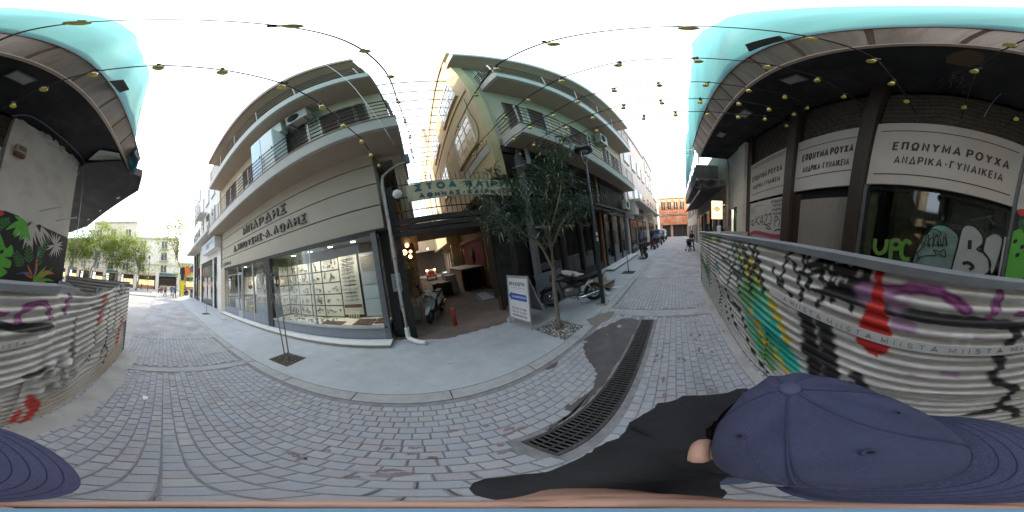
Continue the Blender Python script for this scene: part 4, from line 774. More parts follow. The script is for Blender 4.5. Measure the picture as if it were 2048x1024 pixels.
for y in (-3.3, -1.9, -.3, 1.3, 2.9):
    b = MB(); b.tube([(43.95, y, 0), (43.95, y, 11)], .03, 6); ob('scaffold_tube', b, m_frame, O)
for z in (3.3, 6.2, 8.6): b = MB(); b.tube([(43.95, -3.5, z), (43.95, 4.0, z)], .03, 6); ob('scaffold_tube', b, m_frame, O)
ys = np.linspace(-3.5, 4.0, 26)
for z0, z1 in ((3.3, 5.6), (6.15, 7.4)):
    b = MB(); b.grid(lambda u, v: (43.9+.06*math.sin(u*7)+.04*math.sin(v*9), u, v), ys, np.linspace(z0, z1, 8)); ob('net_sheet', b, m_onet, O)
for y0, y1 in ((-3.5, -2.7), (-1.5, -1.1), (.2, .7), (1.9, 2.3), (3.4, 4.0)):
    b = MB(); b.grid(lambda u, v: (43.9+.05*math.sin(u*9+v*3), u, v), np.linspace(y0, y1, 6), np.linspace(7.4, 10.4, 8)); ob('net_sheet', b, m_onet, O)
t = thing('church_tower', 'hazy white bell tower rising behind the orange netted building', 'tower', (64, 2.2, 0)); m_tw = mat('tower_white', (.62, .58, .53), .85, .06)
b = MB(); b.box(-1.6, 1.6, -1.4, 1.4, 0, 18.0); ob('shaft', b, m_tw, t); b = MB(); b.box(-1.2, 1.2, -1.05, 1.05, 18.5, 21.5); ob('belfry', b, m_tw, t); b = MB(); b.box(-1.8, 1.8, -1.6, 1.6, 18.0, 18.5); ob('ledge', b, m_tw, t); b = MB(); b.lathe([(1.1, 0), (1.0, .6), (.6, 1.2), (.05, 1.6)], 12, (0, 0, 21.5)); ob('dome', b, m_tw, t)
for z in (13.5, 16, 19.3): b = MB(); b.box(-1.63, -1.6 if z < 18 else -1.2, -.4, .4, z, z+1.5); ob('opening', b, m_frame, t)
t = thing('side_street_house', 'buff house with shuttered windows across the street beside the orange net', 'building', (0, 0, 0)); bpart('wall', m_buff, t, (40, 54, -12, -3.9, 0, 12.5))
for y in (-6, -9):
    for z in (1, 4.5, 8): bpart('shutter', m_shut, t, (39.96, 40, y, y+1.0, z, z+2))
# ================================================================== THE NETTED SHOP ACROSS THE LANE (facade plane y = -2.85)
FY = -2.85
m_fwall = mat('old_white_paint', (.60, .575, .53), .85, .07, 1.4, bump=.15, bscale=40, dirt=(.40, .35, .29), dscale=1.3, damt=.5)
m_pillar = mat('dark_wood_pillar', (.040, .028, .022), .45, .35, 5, stretch=(8, 8, .8))
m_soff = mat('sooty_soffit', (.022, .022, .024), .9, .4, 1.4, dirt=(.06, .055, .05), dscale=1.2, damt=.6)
m_band = mat('brown_metal_band', (.34, .295, .265), .38, .18, 1.6, metal=.45, stretch=(6, 1, .5), dirt=(.22, .15, .12), dscale=1.4, damt=.5)
m_seam = mat('rust_seam', (.16, .085, .065), .7, .2, 8)
m_cream2 = mat('edge_cream', (.50, .40, .32), .7, .1, 5)
m_sign = mat('sign_panel', (.55, .51, .46), .55, .04, 1.5, dirt=(.45, .41, .36), dscale=1, damt=.4)
m_ink = mat('sign_print', (.055, .035, .034), .6, .2, 6)
F = thing('netted_shop', 'old shop with dark wooden pillars and a broad metal-edged canopy behind the hoarding', 'building', (0, 0, 0))
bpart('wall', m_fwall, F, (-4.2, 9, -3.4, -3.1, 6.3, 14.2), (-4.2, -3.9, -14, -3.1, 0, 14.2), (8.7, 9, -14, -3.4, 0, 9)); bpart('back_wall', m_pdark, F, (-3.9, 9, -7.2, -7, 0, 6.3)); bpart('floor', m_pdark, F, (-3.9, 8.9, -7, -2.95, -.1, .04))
bpart('shop_ceiling', m_pdark, F, (-3.9, 9, -7, -3.0, 6.1, 6.25))
# white piers at the corner: one proud, one set back; worn plaster at their heads
bpart('pier', m_fwall, F, (-2.82, -1.43, -3.2, -2.84, 0, 6.0), bev=.012); bpart('pier', m_fwall, F, (-4.2, -2.82, -3.3, -2.94, 0, 6.16), bev=.01); bpart('pier', m_fwall, F, (6.32, 7.0, -3.2, -2.72, 0, 6.05), bev=.012); bpart('pier', m_fwall, F, (7.0, 9.0, -3.3, -2.95, 3.1, 6.3))
b = MB()
for k in range(26):
    x = rnd.uniform(-4.15, -1.5); z = (6.02 if x > -2.82 else 6.18)-rnd.random()**2*.3; y = (-2.845 if x > -2.82 else -2.945); s_ = rnd.uniform(.05, .16)
    P_ = [(x+s_*math.cos(a)*rnd.uniform(.6, 1.2), z+s_*.6*math.sin(a)*rnd.uniform(.6, 1.2)) for a in np.linspace(0, 2*PI, 8)[:-1]]; b.prism([(p, y+.004*(k % 4), q) for p, q in P_], (0, .012, 0))
tag(ob('flaking_plaster', b, mat('flaked_plaster', (.50, .47, .43), .95, .2, 9), F), kind='stuff')
for x0, x1 in ((1.42, 1.70), (3.40, 3.72)): bpart('pillar', m_pillar, F, (x0, x1, -3.2, -2.74, 0, 6.28), bev=.01)
bpart('pillar', m_pillar, F, (5.98, 6.31, -3.2, -2.86, 0, 6.28))
# canopy
cz = 6.3
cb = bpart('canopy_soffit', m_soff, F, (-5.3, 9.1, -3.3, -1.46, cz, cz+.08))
b = MB(); b.prism([(-5.35, -1.47, cz-.02), (-5.35, -1.40, cz-.02), (-5.35, -1.40, cz+.05), (-5.35, -1.47, cz+.05)], (14.45, 0, 0)); ob('edge_trim', b, m_cream2, F)
sx = [-5.3, -4.5, -3.75, -3.0, -2.2, -1.2, -.35, .50, 1.2, 1.93, 2.66, 3.35, 4.05, 4.7, 5.4, 6.1, 6.8, 7.5, 8.2, 9.05]
for a, c in zip(sx[:-1], sx[1:]):
    b = MB(); w_ = .006*rnd.random(); b.grid(lambda u, v: (u, -1.42+.31*v+.012*math.sin(PI*(u-a)/(c-a)), cz+.05+.64*v), np.linspace(a+.03, c-.03, 5), (0, .5, 1)); ob('band_panel', b, m_band, F)
for a in sx: b = MB(); b.bar((a, -1.425, cz+.05), (a, -1.12, cz+.69), .055, .02, (0, 1, .4)); ob('band_seam', b, m_seam, F)
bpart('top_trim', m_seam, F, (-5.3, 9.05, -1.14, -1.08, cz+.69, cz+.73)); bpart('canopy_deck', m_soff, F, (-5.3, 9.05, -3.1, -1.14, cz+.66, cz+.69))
b = MB()
for k in range(9): a = rnd.uniform(-.25, .25); P_ = [(.38+.22*math.cos(t)*rnd.uniform(.7, 1.1), -1.8+.3*math.sin(t)*rnd.uniform(.7, 1.1)) for t in np.linspace(0, 2*PI, 10)[:-1]]
b.add([(x, y, cz-.004) for x, y in P_], [tuple(range(9))[::-1]])
hole = ob('torn_patch', b, mat('bare_laths', (.11, .075, .045), .9, .35, 6, stretch=(1, 7, 1)), F); b = MB()
for k in range(60): x, y = .34+rnd.gauss(0, .09), -2.5+rnd.gauss(0, .16); b.tube([(x, y, cz), (x+rnd.uniform(-.1, .1), y+rnd.uniform(-.1, .1), cz-rnd.uniform(.05, .22))], .003, 3, False)
tag(ob('hanging_straw', b, mat('straw', (.22, .16, .09), .9, .3, 5), hole), kind='stuff')
for i, (x, y) in enumerate(((2.6, -1.85), (-.68, -1.85), (6.3, -1.8), (4.6, -1.95))):
    t = thing('canopy_light', ['square pale light fitting hanging askew from the dark soffit above the second sign', 'oblong glass light fitting in the dark soffit over the white corner pier', 'dusty light fitting far along the soffit by the canopy end', 'broken light fitting dangling from the soffit above the far sign'][i], 'lamp', (x, y, cz-.02), .1*i, 'light fittings under the canopy'); t.rotation_euler = (.08*i, -.12+.05*i, .1)
    b = MB(); b.box(-.2, .2, -.13, .13, -.05, 0, .01); ob('frame', b, m_frame, t); b = MB(); b.box(-.17, .17, -.1, .1, -.075, -.051, .01); ob('cover', b, mat('milky_cover', (.32, .33, .30), .3, .15, 6), t)
# side canopy round the corner
b = MB(); P_ = [(-4.1, -2.6), (-4.25, -1.48), (-4.95, -1.36), (-5.25, -.96), (-6.3, -1.25), (-8.5, -3.5), (-11, -6), (-12.4, -8.4), (-12.4, -13), (-4.25, -13), (-4.22, -3.0)]
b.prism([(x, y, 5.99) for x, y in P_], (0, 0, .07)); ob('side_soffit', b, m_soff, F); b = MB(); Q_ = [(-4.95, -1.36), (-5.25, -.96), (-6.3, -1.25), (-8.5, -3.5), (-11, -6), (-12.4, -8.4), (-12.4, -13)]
for p, q in zip(Q_[:-1], Q_[1:]): b.prism([(p[0], p[1], 5.97), (q[0], q[1], 5.97), (q[0], q[1], 6.32), (p[0], p[1], 6.32)], (.02, .02, 0))
ob('side_fascia', b, mat('side_fascia_brown', (.17, .12, .10), .6, .2, 3), F); b = MB(); b.prism([(-4.05, -2.5, 6.1), (-4.45, -1.5, 6.12), (-4.05, -1.5, 6.2), (-3.75, -2.0, 6.2)], (0, 0, .02)); ob('pale_sheet', b, mat('pale_sheet', (.42, .44, .40), .6, .12, 4), F); b = MB(); b.tube([(-4.2, -1.6, 6.09), (-3.95, -2.2, 6.07)], .02, 6); ob('sheet_batten', b, m_cream2, F)
for k, (x, y) in enumerate(((-6.9, -2.3), (-8.3, -3.8), (-9.6, -5.2))): b = MB(); b.box(-.11, .11, -.05, .05, -.02, .0); ob('soffit_lamp', b, m_cream2, F, (x, y, 5.985), (0, 0, .8))
b = MB(); b.tube(smooth2([(-1.3, -2.82, 5.95), (-1.7, -2.70, 6.2), (-2.6, -2.72, 6.24), (-4.15, -2.75, 6.25), (-4.22, -2.8, 5.9)], 5), .02, 6); ob('conduit', b, m_frame, F)
# white shop signs with printed Greek text; print is flat on the board
UX, UZ = (-1, 0, 0), (0, 0, 1)
def shop_sign(lab, x0, x1, z0, z1, tx0, tx1, lines, s1, s2, z1t, z2t):
    t = thing('shop_sign', lab, 'sign', (0, 0, 0), 0, 'white signs over the shop windows'); bpart('board', m_sign, t, (x0, x1, FY-.06, FY, z0, z1), bev=.004)
    lettering('ΕΠΩΝΥΜΑ ΡΟΥΧΑ', s1, m_ink, t, ((tx0+tx1)/2, FY+.003, z1t), UX, UZ, .003, .017, width=tx1-tx0)
    lettering('ΑΝΔΡΙΚΑ-ΓΥΝΑΙΚΕΙΑ', s2, m_ink, t, ((tx0+tx1)/2, FY+.003, z2t), UX, UZ, .003, .010, width=(tx1-tx0)*.93)
    for z, e in lines: bpart('printed_line', m_ink, t, (x0+e, x1-e*.9, FY+.001, FY+.004, z-.011, z+.011))
    return t
shop_sign('largest white sign, over the graffitied glass, between the dark pillar and the white pier', -1.36, 1.40, 3.10, 4.70, -1.10, 1.02, ((4.44, .12), (3.32, .12)), .33, .27, 4.0, 3.65)
shop_sign('middle white sign above the upright corrugated shutter, a dark pillar on each side', 1.71, 3.39, 3.08, 4.66, 1.80, 3.17, ((4.35, .06), (3.45, .06)), .33, .26, 4.04, 3.67)
shop_sign('far white sign in the shade above the graffitied poster panel', 3.73, 5.97, 3.10, 4.68, 3.98, 5.80, ((4.55, .15), (4.47, .15), (3.36, .15)), .33, .26, 4.0, 3.64)
# chicken wire and dark boards above the signs
bpart('fascia_board', mat('umber_board', (.10, .082, .068), .9, .3, 3), F, (-1.42, 5.98, -3.06, -3.0, 4.6, 6.28))
for x0, x1 in ((-1.4, 1.42), (1.7, 3.4), (3.72, 5.98)):
    b = MB(); nx = int((x1-x0)/.2)
    for i in range(nx+1):
        for j in range(9):
            x = x0+.1+i*.2+(.1 if j % 2 else 0); z = 4.78+j*.165; p = [(x-.1, z), (x-.05, z+.045), (x+.05, z+.045), (x+.1, z)]
            wob = lambda q: (min(x1, max(x0, q[0]+.02*math.sin(q[1]*9+q[0]*5))), -2.93+.02*math.sin(q[0]*6), q[1]+.03*math.sin(q[0]*4))
            b.tube([wob(q) for q in p], .010, 3, False); b.tube([wob((x+.1, z)), wob((x+.1, z+.12))], .008, 3, False)
    tag(ob('chicken_wire', b, mat('wire_dark', (.012, .011, .010), .6, 0), F), kind='stuff')
# bay 1: glass with graffiti, dark interior
bpart('window_frame', m_frame, F, (1.34, 1.41, -3.0, -2.80, 0, 3.08)); bpart('window_frame', m_frame, F, (-1.40, -1.34, -3.0, -2.84, 0, 4.7)); bpart('window_head', m_black, F, (-1.34, 1.34, -3.0, -2.9, 2.98, 3.1))
bpart('inner_post', mat('inner_post_olive', (.23, .22, .15), .7, .15, 5), F, (1.20, 1.33, -3.1, -2.99, 0, 3.0)); bpart('window_pane', glass_mat('dim_glass', (.72, .76, .73), .04), F, (-1.34, 1.34, -2.825, -2.815, 0, 3.0))
bpart('pane_batten', m_frame2, F, (-1.30, -1.26, -2.81, -2.79, .2, 2.45))
I = thing('shop_clutter', 'dim clutter and leaning boards inside the dark shop behind the graffitied glass', 'clutter', (0, 0, 0))
bpart('partition', mat('interior_olive', (.30, .265, .20), .9, .25, 2), I, (-1.3, 1.3, -4.5, -4.45, 0, 4.5)); bpart('curtain', mat('interior_curtain', (.42, .35, .25), .9, .3, 3, stretch=(7, 1, .6)), I, (.35, 1.1, -4.3, -4.25, 0, 4)); bpart('beam', mat('interior_beam', (.6, .54, .42), .8, .2, 3), I, (-1.2, .1, -4.1, -4.0, 2.6, 2.7)); bpart('shelf_board', MATS['interior_beam'], I, (-.9, -.3, -3.9, -3.8, 2.2, 2.34))
b = MB(); b.prism([(-.75, -3.7, 2.5), (-1.0, -3.7, 2.42), (-1.0, -3.7, 2.55), (-.78, -3.7, 2.62)], (0, .03, 0)); ob('green_tarp', b, mat('tarp_green', (.25, .36, .08), .6, .2, 6), I); b = MB(); b.bar((-.7, -3.4, 2.75), (-1.15, -3.4, 2.95), .05, .03); b.bar((-1.0, -3.3, 2.9), (-1.2, -3.3, 2.75), .03, .03); ob('loose_lath', b, MATS['interior_beam'], I)
def paint(parent, name, m, strokes, y, closed=(), th=.004):
    """spray paint on a plane facing +y: strokes are ([(x, z)...], width); closed are filled outlines"""
    for k, (pts, wd) in enumerate(strokes): b = MB(); stroke(b, [(-p[0], p[1]) for p in smooth2(pts, 5)], wd, (0, y, 0), UX, UZ, (0, .0004*k, 0), .1); o = ob(name, b, m, parent)
    for k, P_ in enumerate(closed): b = MB(); b.prism([(p[0], y-.003-.0005*k, p[1]) for p in P_], (0, .002, 0)); o = ob(name, b, m, parent)
    return o
GR = thing('window_graffiti', 'spray painted letters in green, silver and black across the shop glass', 'graffiti', (0, 0, 0))
m_sg = mat('spray_green', (.10, .23, .04), .6, .15, 9); m_sb = mat('spray_black', (.012, .012, .012), .5, .2, 9); m_ss = mat('spray_silver', (.36, .39, .39), .45, .1, 4); m_steal = mat('spray_teal', (.13, .33, .30), .6, .25, 4)
gy = -2.808
paint(GR, 'green_letter', m_sg, [([(1.04, 2.02), (1.03, 1.86), (.96, 1.77), (.86, 1.80), (.82, 1.9), (.82, 2.04)], .075)], gy)
paint(GR, 'green_letter', m_sg, [([(.73, 2.04), (.71, 1.7)], .075), ([(.74, 2.02), (.62, 2.05), (.56, 1.97), (.62, 1.9), (.70, 1.9)], .07)], gy)
paint(GR, 'green_letter', m_sg, [([(.38, 2.02), (.47, 2.06), (.53, 1.96), (.52, 1.82), (.45, 1.74), (.36, 1.76)], .075)], gy)
hz = smooth2([(.3, 1.7), (.24, 2.0), (.12, 2.25), (-.1, 2.42), (-.3, 2.36), (-.42, 2.2), (-.38, 1.72), (-.1, 1.66), (.3, 1.7)], 5)[:-1]
paint(GR, 'teal_cloud', mat('spray_teal_thin', (.14, .22, .20), .6, .35, 3), [], gy-.004, [hz])
paint(GR, 'teal_patch', m_steal, [], gy-.001, [smooth2([(.12, 2.3), (0, 2.40), (-.15, 2.42), (-.2, 2.36), (-.08, 2.32), (.12, 2.3)], 4)[:-1]])
Bo = smooth2([(-.38, 1.68), (-.42, 2.1), (-.46, 2.46), (-.64, 2.52), (-.82, 2.40), (-.86, 2.24), (-.78, 2.12), (-.95, 2.06), (-1.08, 1.9), (-1.04, 1.72), (-.8, 1.64), (-.38, 1.66)], 5)
paint(GR, 'silver_letter', m_ss, [], gy, [Bo[:-1]]); paint(GR, 'letter_outline', m_sb, [(Bo, .028)], gy+.002)
Io = smooth2([(-.9, 2.36), (-1.05, 2.47), (-1.2, 2.44), (-1.24, 2.3), (-1.2, 1.9), (-1.14, 1.72), (-1.08, 1.80), (-1.02, 1.98), (-.9, 2.1), (-.9, 2.36)], 5)
paint(GR, 'silver_letter', m_ss, [], gy-.002, [Io[:-1]]); paint(GR, 'letter_outline', m_sb, [(Io, .026)], gy+.001)
paint(GR, 'letter_counter', m_sb, [([(-.62, 2.26), (-.64, 2.1)], .07), ([(-.56, 1.83), (-.66, 1.86), (-.76, 1.8), (-.70, 1.74)], .06), ([(-.76, 2.12), (-.92, 2.09), (-1.02, 1.98), (-1.08, 1.84)], .02)], gy+.003)
tg = [[(.30, 1.98), (.33, 2.06), (.26, 2.1), (.18, 2.02), (.24, 1.9), (.30, 1.94)], [(.16, 1.98), (.12, 2.24), (.06, 2.02), (.1, 2.12), (.02, 2.2)], [(.0, 2.05), (-.03, 2.26), (-.1, 2.06), (-.05, 2.14)], [(-.08, 2.24), (-.16, 2.06), (-.16, 2.25), (-.24, 2.08), (-.18, 2.3)], [(.14, 2.3), (0, 2.34), (-.1, 2.28), (-.02, 2.22)], [(.26, 1.78), (.1, 1.86), (-.08, 1.9), (-.02, 1.98), (-.14, 1.97), (-.2, 2.02), (-.24, 1.9), (-.1, 1.93)], [(.26, 1.9), (.2, 1.78), (.28, 1.72)], [(.02, 2.28), (.0, 2.02)], [(.2, 2.1), (.1, 2.05), (-.2, 2.1)]]
paint(GR, 'black_tag', m_sb, [(s_, .016) for s_ in tg], gy+.004)
# bay 2: upright corrugated sheet; bay 3: poster panel
bpart('dark_gap', m_black, F, (1.7, 3.4, -2.98, -2.94, 2.83, 3.08)); SH = thing('corrugated_shutter', 'grey sheet of upright corrugated metal closing the bay between the dark pillars', 'shutter', (0, 0, 0))  # black strip stands in for the shaded gap above the corrugated sheet
b = MB(); b.grid(lambda u, v: (u, -2.89+.016*math.sin(u*2*PI/.072), v), np.linspace(1.71, 3.15, 161), (0, 1.4, 2.83)); ob('sheet', b, mat('dull_zinc', (.30, .275, .25), .5, .12, 2, metal=.35, stretch=(8, 1, .5), dirt=(.16, .13, .11), dscale=2, damt=.5), SH); bpart('side_post', m_pillar, SH, (3.15, 3.4, -2.96, -2.86, 0, 3.0))
PO = thing('poster_panel', 'white shop panel with small print, black graffiti tags and a pink spray band', 'poster', (0, 0, 0))
bpart('panel', mat('poster_white', (.56, .54, .52), .6, .05, 2, dirt=(.42, .38, .36), dscale=1.4, damt=.4), PO, (3.73, 5.97, -2.94, -2.88, 0, 3.02)); py = -2.874
bpart('panel_line', m_ink, PO, (4.95, 5.55, py, py+.002, 2.86, 2.875))
for k, s_ in enumerate(('ΕΠΩΝΥΜΑ', 'ΡΟΥΧΑ', 'ΑΝΔΡΙΚΑ', 'ΓΥΝΑΙΚΕΙΑ')): lettering(s_, .12, m_ink, PO, (4.1, py+.001, 2.9-.13*k), UX, UZ, .002, .003, width=(.72, .5, .62, .72)[k])
for k, s_ in enumerate(('Παντελόνια', 'Πουκάμισα', 'Μπλούζες')): lettering(s_, .07, m_ink, PO, (5.72, py+.001, 2.82-.1*k), UX, UZ, .002, width=.36, joined=True)
z0 = 2.2
paint(PO, 'black_tag', m_sb, [(s_, .035) for s_ in ([(5.85, 2.28), (5.6, 2.34), (5.62, 2.14), (5.86, 2.2)], [(5.72, 2.34), (5.7, 2.1)], [(5.45, 2.48), (5.42, 2.14)], [(5.2, 2.46), (5.42, 2.3), (5.15, 2.16)], [(5.12, 2.16), (5.0, 2.5), (4.92, 2.14)], [(5.08, 2.26), (4.93, 2.26)], [(4.86, 2.46), (4.7, 2.52), (4.66, 2.4), (4.84, 2.18), (4.62, 2.18)], [(4.6, 2.48), (4.45, 2.5), (4.42, 2.2), (4.56, 2.2)])], py+.001)
paint(PO, 'black_tag', m_sb, [(s_, .035) for s_ in ([(4.2, 2.1), (4.2, 2.42), (4.05, 2.36), (4.18, 2.26)], [(3.97, 2.34), (3.97, 2.1)], [(3.97, 2.46), (3.97, 2.47)], [(3.9, 2.42), (3.74, 2.42)], [(3.82, 2.44), (3.82, 2.1)], [(4.5, 2.0), (4.7, 2.06), (4.6, 2.14), (4.4, 2.0)], [(4.2, 1.96), (4.0, 2.02), (3.76, 1.98)])], py+.001)
paint(PO, 'grey_field', mat('poster_grey', (.33, .29, .28), .7, .1, 2), [], py, [[(5.95, 1.0), (5.95, 1.78), (5.6, 1.86), (5.0, 1.84), (4.4, 1.82), (3.75, 1.78), (3.75, 1.0)]])
paint(PO, 'pink_band', mat('spray_pink', (.42, .06, .11), .6, .2, 6), [([(5.95, 1.76), (5.6, 1.86), (5.1, 1.86), (4.6, 1.82), (4.2, 1.80), (3.75, 1.82)], .13), ([(4.32, 1.8), (4.34, 1.56)], .09)], py+.002)
# wall beyond: painted leaves low down, pipes
bpart('far_mural_panel', mat('mural_black', (.012, .012, .012), .7, .2, 4), F, (7.0, 8.0, -3.0, -2.94, 0, 3.1))
# ---- jungle mural on the lower part of the corner piers
m_mg = mat('mural_green', (.10, .42, .05), .65, .12, 5); m_md = mat('mural_green_dark', (.035, .16, .045), .65, .15, 5); m_mp = mat('mural_pale', (.52, .48, .47), .7, .08, 5); m_mo = mat('mural_orange', (.62, .16, .03), .65, .12, 5); m_mb = mat('mural_blue', (.06, .12, .33), .65, .12, 5); m_mr = mat('mural_scarlet', (.50, .05, .03), .65, .12, 5)
MU = thing('jungle_mural', 'jungle leaves and a strelitzia flower painted on black over the corner piers', 'mural', (0, 0, 0))
bpart('black_ground', MATS['mural_black'], MU, (-2.82, -1.43, -2.839, -2.832, .02, 3.13)); bpart('black_ground', MATS['mural_black'], MU, (-4.19, -2.82, -2.939, -2.932, .02, 3.15))
def leaf(p, q, wd, curve=0.0, n=7):
    """leaf outline from base p to tip q"""
    p, q = np.array(p, float), np.array(q, float); d = q-p; nrm = np.array([-d[1], d[0]]); nrm /= np.linalg.norm(nrm); L = np.linalg.norm(d); a, b_ = [], []
    for i in range(n+1):
        t = i/n; w_ = wd*math.sin(PI*t**.8)*.5; c = p+d*t+nrm*curve*L*4*t*(1-t); a.append(tuple(c+nrm*w_)); b_.append(tuple(c-nrm*w_))
    return a+b_[::-1][1:-1]
def leaves(name, m, L, y): 
    for k, P_ in enumerate(L): b = MB(); b.prism([(p[0], y+.0004*(k % 9), p[1]) for p in P_], (0, .0018, 0)); o = ob(name, b, m, MU)
    return o
yA, yB = -2.8315, -2.9315
def fan(c, ang0, ang1, n, l, wd, cv=.05): return [leaf(c, (c[0]-l*rnd.uniform(.8, 1.1)*math.cos(a), c[1]+l*rnd.uniform(.8, 1.1)*math.sin(a)), wd, rnd.uniform(-cv, cv)) for a in np.linspace(ang0, ang1, n)]
def fern(p, q, l, n, wd=.05):
    p, q = np.array(p), np.array(q); d = (q-p)/np.linalg.norm(q-p); nr = np.array([-d[1], d[0]]); out = [leaf(p, q, .018)]
    for i in range(n):
        c = p+(q-p)*(i+.5)/n; k = l*(1-.6*i/n)
        for s_ in (-1, 1): out.append(leaf(c, c+d*k*.65+nr*s_*k*.75, wd, .05))
    return out
mon = smooth2([(-1.6, 2.72), (-1.75, 2.55), (-1.9, 2.35), (-2.02, 2.45), (-2.1, 2.3), (-2.06, 2.2), (-1.9, 2.16), (-2.08, 2.1), (-2.06, 1.95), (-1.88, 1.95), (-2.02, 1.86), (-1.9, 1.75), (-1.6, 1.6), (-1.44, 1.6), (-1.44, 2.6)], 4)
leaves('monstera_leaf', m_mg, [mon], yA); b = MB()
for x, z in ((-1.52, 2.42), (-1.7, 2.34), (-1.62, 2.16), (-1.8, 2.26)): b.prism([(x+.045*math.cos(t)-.02*math.sin(t), yA+.003, z+.05*math.sin(t)) for t in np.linspace(0, 2*PI, 11)[:-1]], (0, .001, 0))
tag(ob('leaf_hole', b, MATS['mural_black'], MU), kind='stuff')
leaves('green_leaf', m_mg, fan((-2.28, 3.05), -2.5, -.9, 7, .55, .12)+[leaf((-2.4, 3.0), (-1.95, 3.1), .12)], yA); leaves('dark_leaf', m_md, fern((-1.5, 2.72), (-1.85, 2.95), .2, 5, .06)+fern((-2.42, 2.0), (-2.15, 2.3), .22, 5, .05)+fern((-2.6, 2.1), (-2.5, 2.55), .24, 5, .05), yA)
leaves('pale_leaf', m_mp, fan((-2.5, 3.13), -2.2, -.75, 9, .7, .085)+[[(-2.3, 3.13), (-2.6, 3.13), (-2.66, 2.95), (-2.45, 2.85), (-2.3, 2.95)]]+fan((-2.5, 2.62), 0, 5.5, 6, .14, .05), yA+.001)
leaves('pale_leaf', m_mp, fan((-3.6, 2.78), -2.9, 2.6, 17, .42, .055)+fan((-2.85, 3.13), -1.1, -.4, 4, .6, .07), yB+.001); leaves('dark_leaf', m_md, fern((-2.9, 2.3), (-3.25, 2.85), .26, 7, .06)+fern((-3.1, 2.1), (-2.9, 2.45), .2, 4, .05), yB)
leaves('strelitzia_petal', m_mo, [leaf((-2.95, 1.8), (-2.88, 2.4), .12, .05), leaf((-3.05, 1.78), (-3.75, 1.95), .14, -.14), leaf((-2.95, 1.7), (-2.84, 2.12), .07), leaf((-3.0, 1.62), (-3.5, 1.62), .2, -.1), leaf((-3.0, 1.7), (-2.86, 1.98), .06)], yB+.002); leaves('strelitzia_petal', m_mb, [leaf((-2.95, 1.85), (-2.88, 2.2), .09)], yB+.004)
leaves('strelitzia_petal', m_mo, [leaf((-2.8, 1.8), (-2.55, 2.1), .06), leaf((-2.8, 1.78), (-2.45, 1.9), .05)], yA+.002); leaves('strelitzia_petal', m_mb, [leaf((-2.8, 1.86), (-2.25, 1.82), .05, .1)], yA+.004); leaves('green_leaf', m_mg, [leaf((-2.95, 1.72), (-3.35, 2.15), .08), leaf((-2.97, 1.7), (-3.65, 2.15), .07, .05), leaf((-3.05, 1.7), (-3.85, 1.72), .07, -.08), leaf((-2.95, 1.6), (-3.02, 1.86), .16)], yB+.0035)
leaves('red_petal', m_mr, [leaf((-1.44, 3.02), (-1.72, 3.06), .16), leaf((-1.5, 1.58), (-1.85, 1.62), .12)], yA+.002)
leaves('white_patch', m_fwall, [[(-1.43, 3.131), (-1.43, 3.06), (-1.6, 3.10), (-1.75, 3.131)], [(-2.1, 3.131), (-2.2, 3.06), (-2.55, 3.03), (-2.75, 3.131)]], yA-.0005)
leaves('house_number', m_mb, [[(-2.86, 2.32), (-3.06, 2.32), (-3.06, 2.52), (-2.86, 2.52)]], yB+.001); lettering('3', .13, m_mp, MU, (-2.96, yB+.006, 2.42), UX, UZ, .002)
b = MB()
for k, P_ in enumerate([leaf((7.4, .6), (7.3, 2.6), .45, .1), leaf((7.5, 1.2), (7.8, 2.9), .3, .1), leaf((7.3, 1.5), (7.05, 2.7), .25, -.1), leaf((7.5, 1.0), (7.9, 2.0), .25, .1)]+fern((7.2, 1.4), (7.5, 3.0), .35, 7, .09)): b.prism([(p[0], -2.936+.0004*k, p[1]) for p in P_], (0, .002, 0))
ob('painted_leaf', b, m_mg, F)
# alarm box, rods and cables on the piers
t = thing('alarm_box', 'small cream and brown alarm box high on the white corner pier', 'alarm', (-1.75, -2.77, 4.62)); b = MB(); b.box(-.14, .14, -.06, .05, .08, .34, .02); ob('case', b, mat('case_cream', (.40, .34, .27), .6, .1), t); b = MB(); b.box(-.14, .14, -.06, .05, -.02, .078, .02); ob('base', b, mat('case_brown', (.18, .07, .05), .6, .1), t); b = MB(); b.box(-.1, .1, .05, .058, .15, .28); ob('grille', b, m_frame, t)
for (x, z, lab) in ((-2.66, 3.45, 'thin pale rod sticking out of the corner pier, the one by the step edge'), (-3.43, 3.46, 'thin pale rod sticking out of the set-back pier, nearer the street corner')):
    t = thing('wall_rod', lab, 'rod', (x, -2.86, z), 0, 'rods left in the pier'); b = MB(); b.bar((0, -.05, 0), (-.28, .48, .17), .035, .03); ob('rod', b, m_frame2, t)
t = thing('hanging_cable', 'thin pale cable hanging down from the conduit at the street corner', 'cable', (0, 0, 0)); b = MB(); b.tube(smooth2([(-4.2, -2.75, 6.2), (-4.28, -2.7, 5.0), (-4.36, -2.72, 3.6), (-4.4, -2.75, 2.2)], 5), .012, 5); ob('cable', b, m_frame2, t); b = MB(); b.tube([(-4.2, -2.76, 5.9), (-4.05, -2.85, 5.4)], .012, 5); ob('cable', b, m_frame2, t)
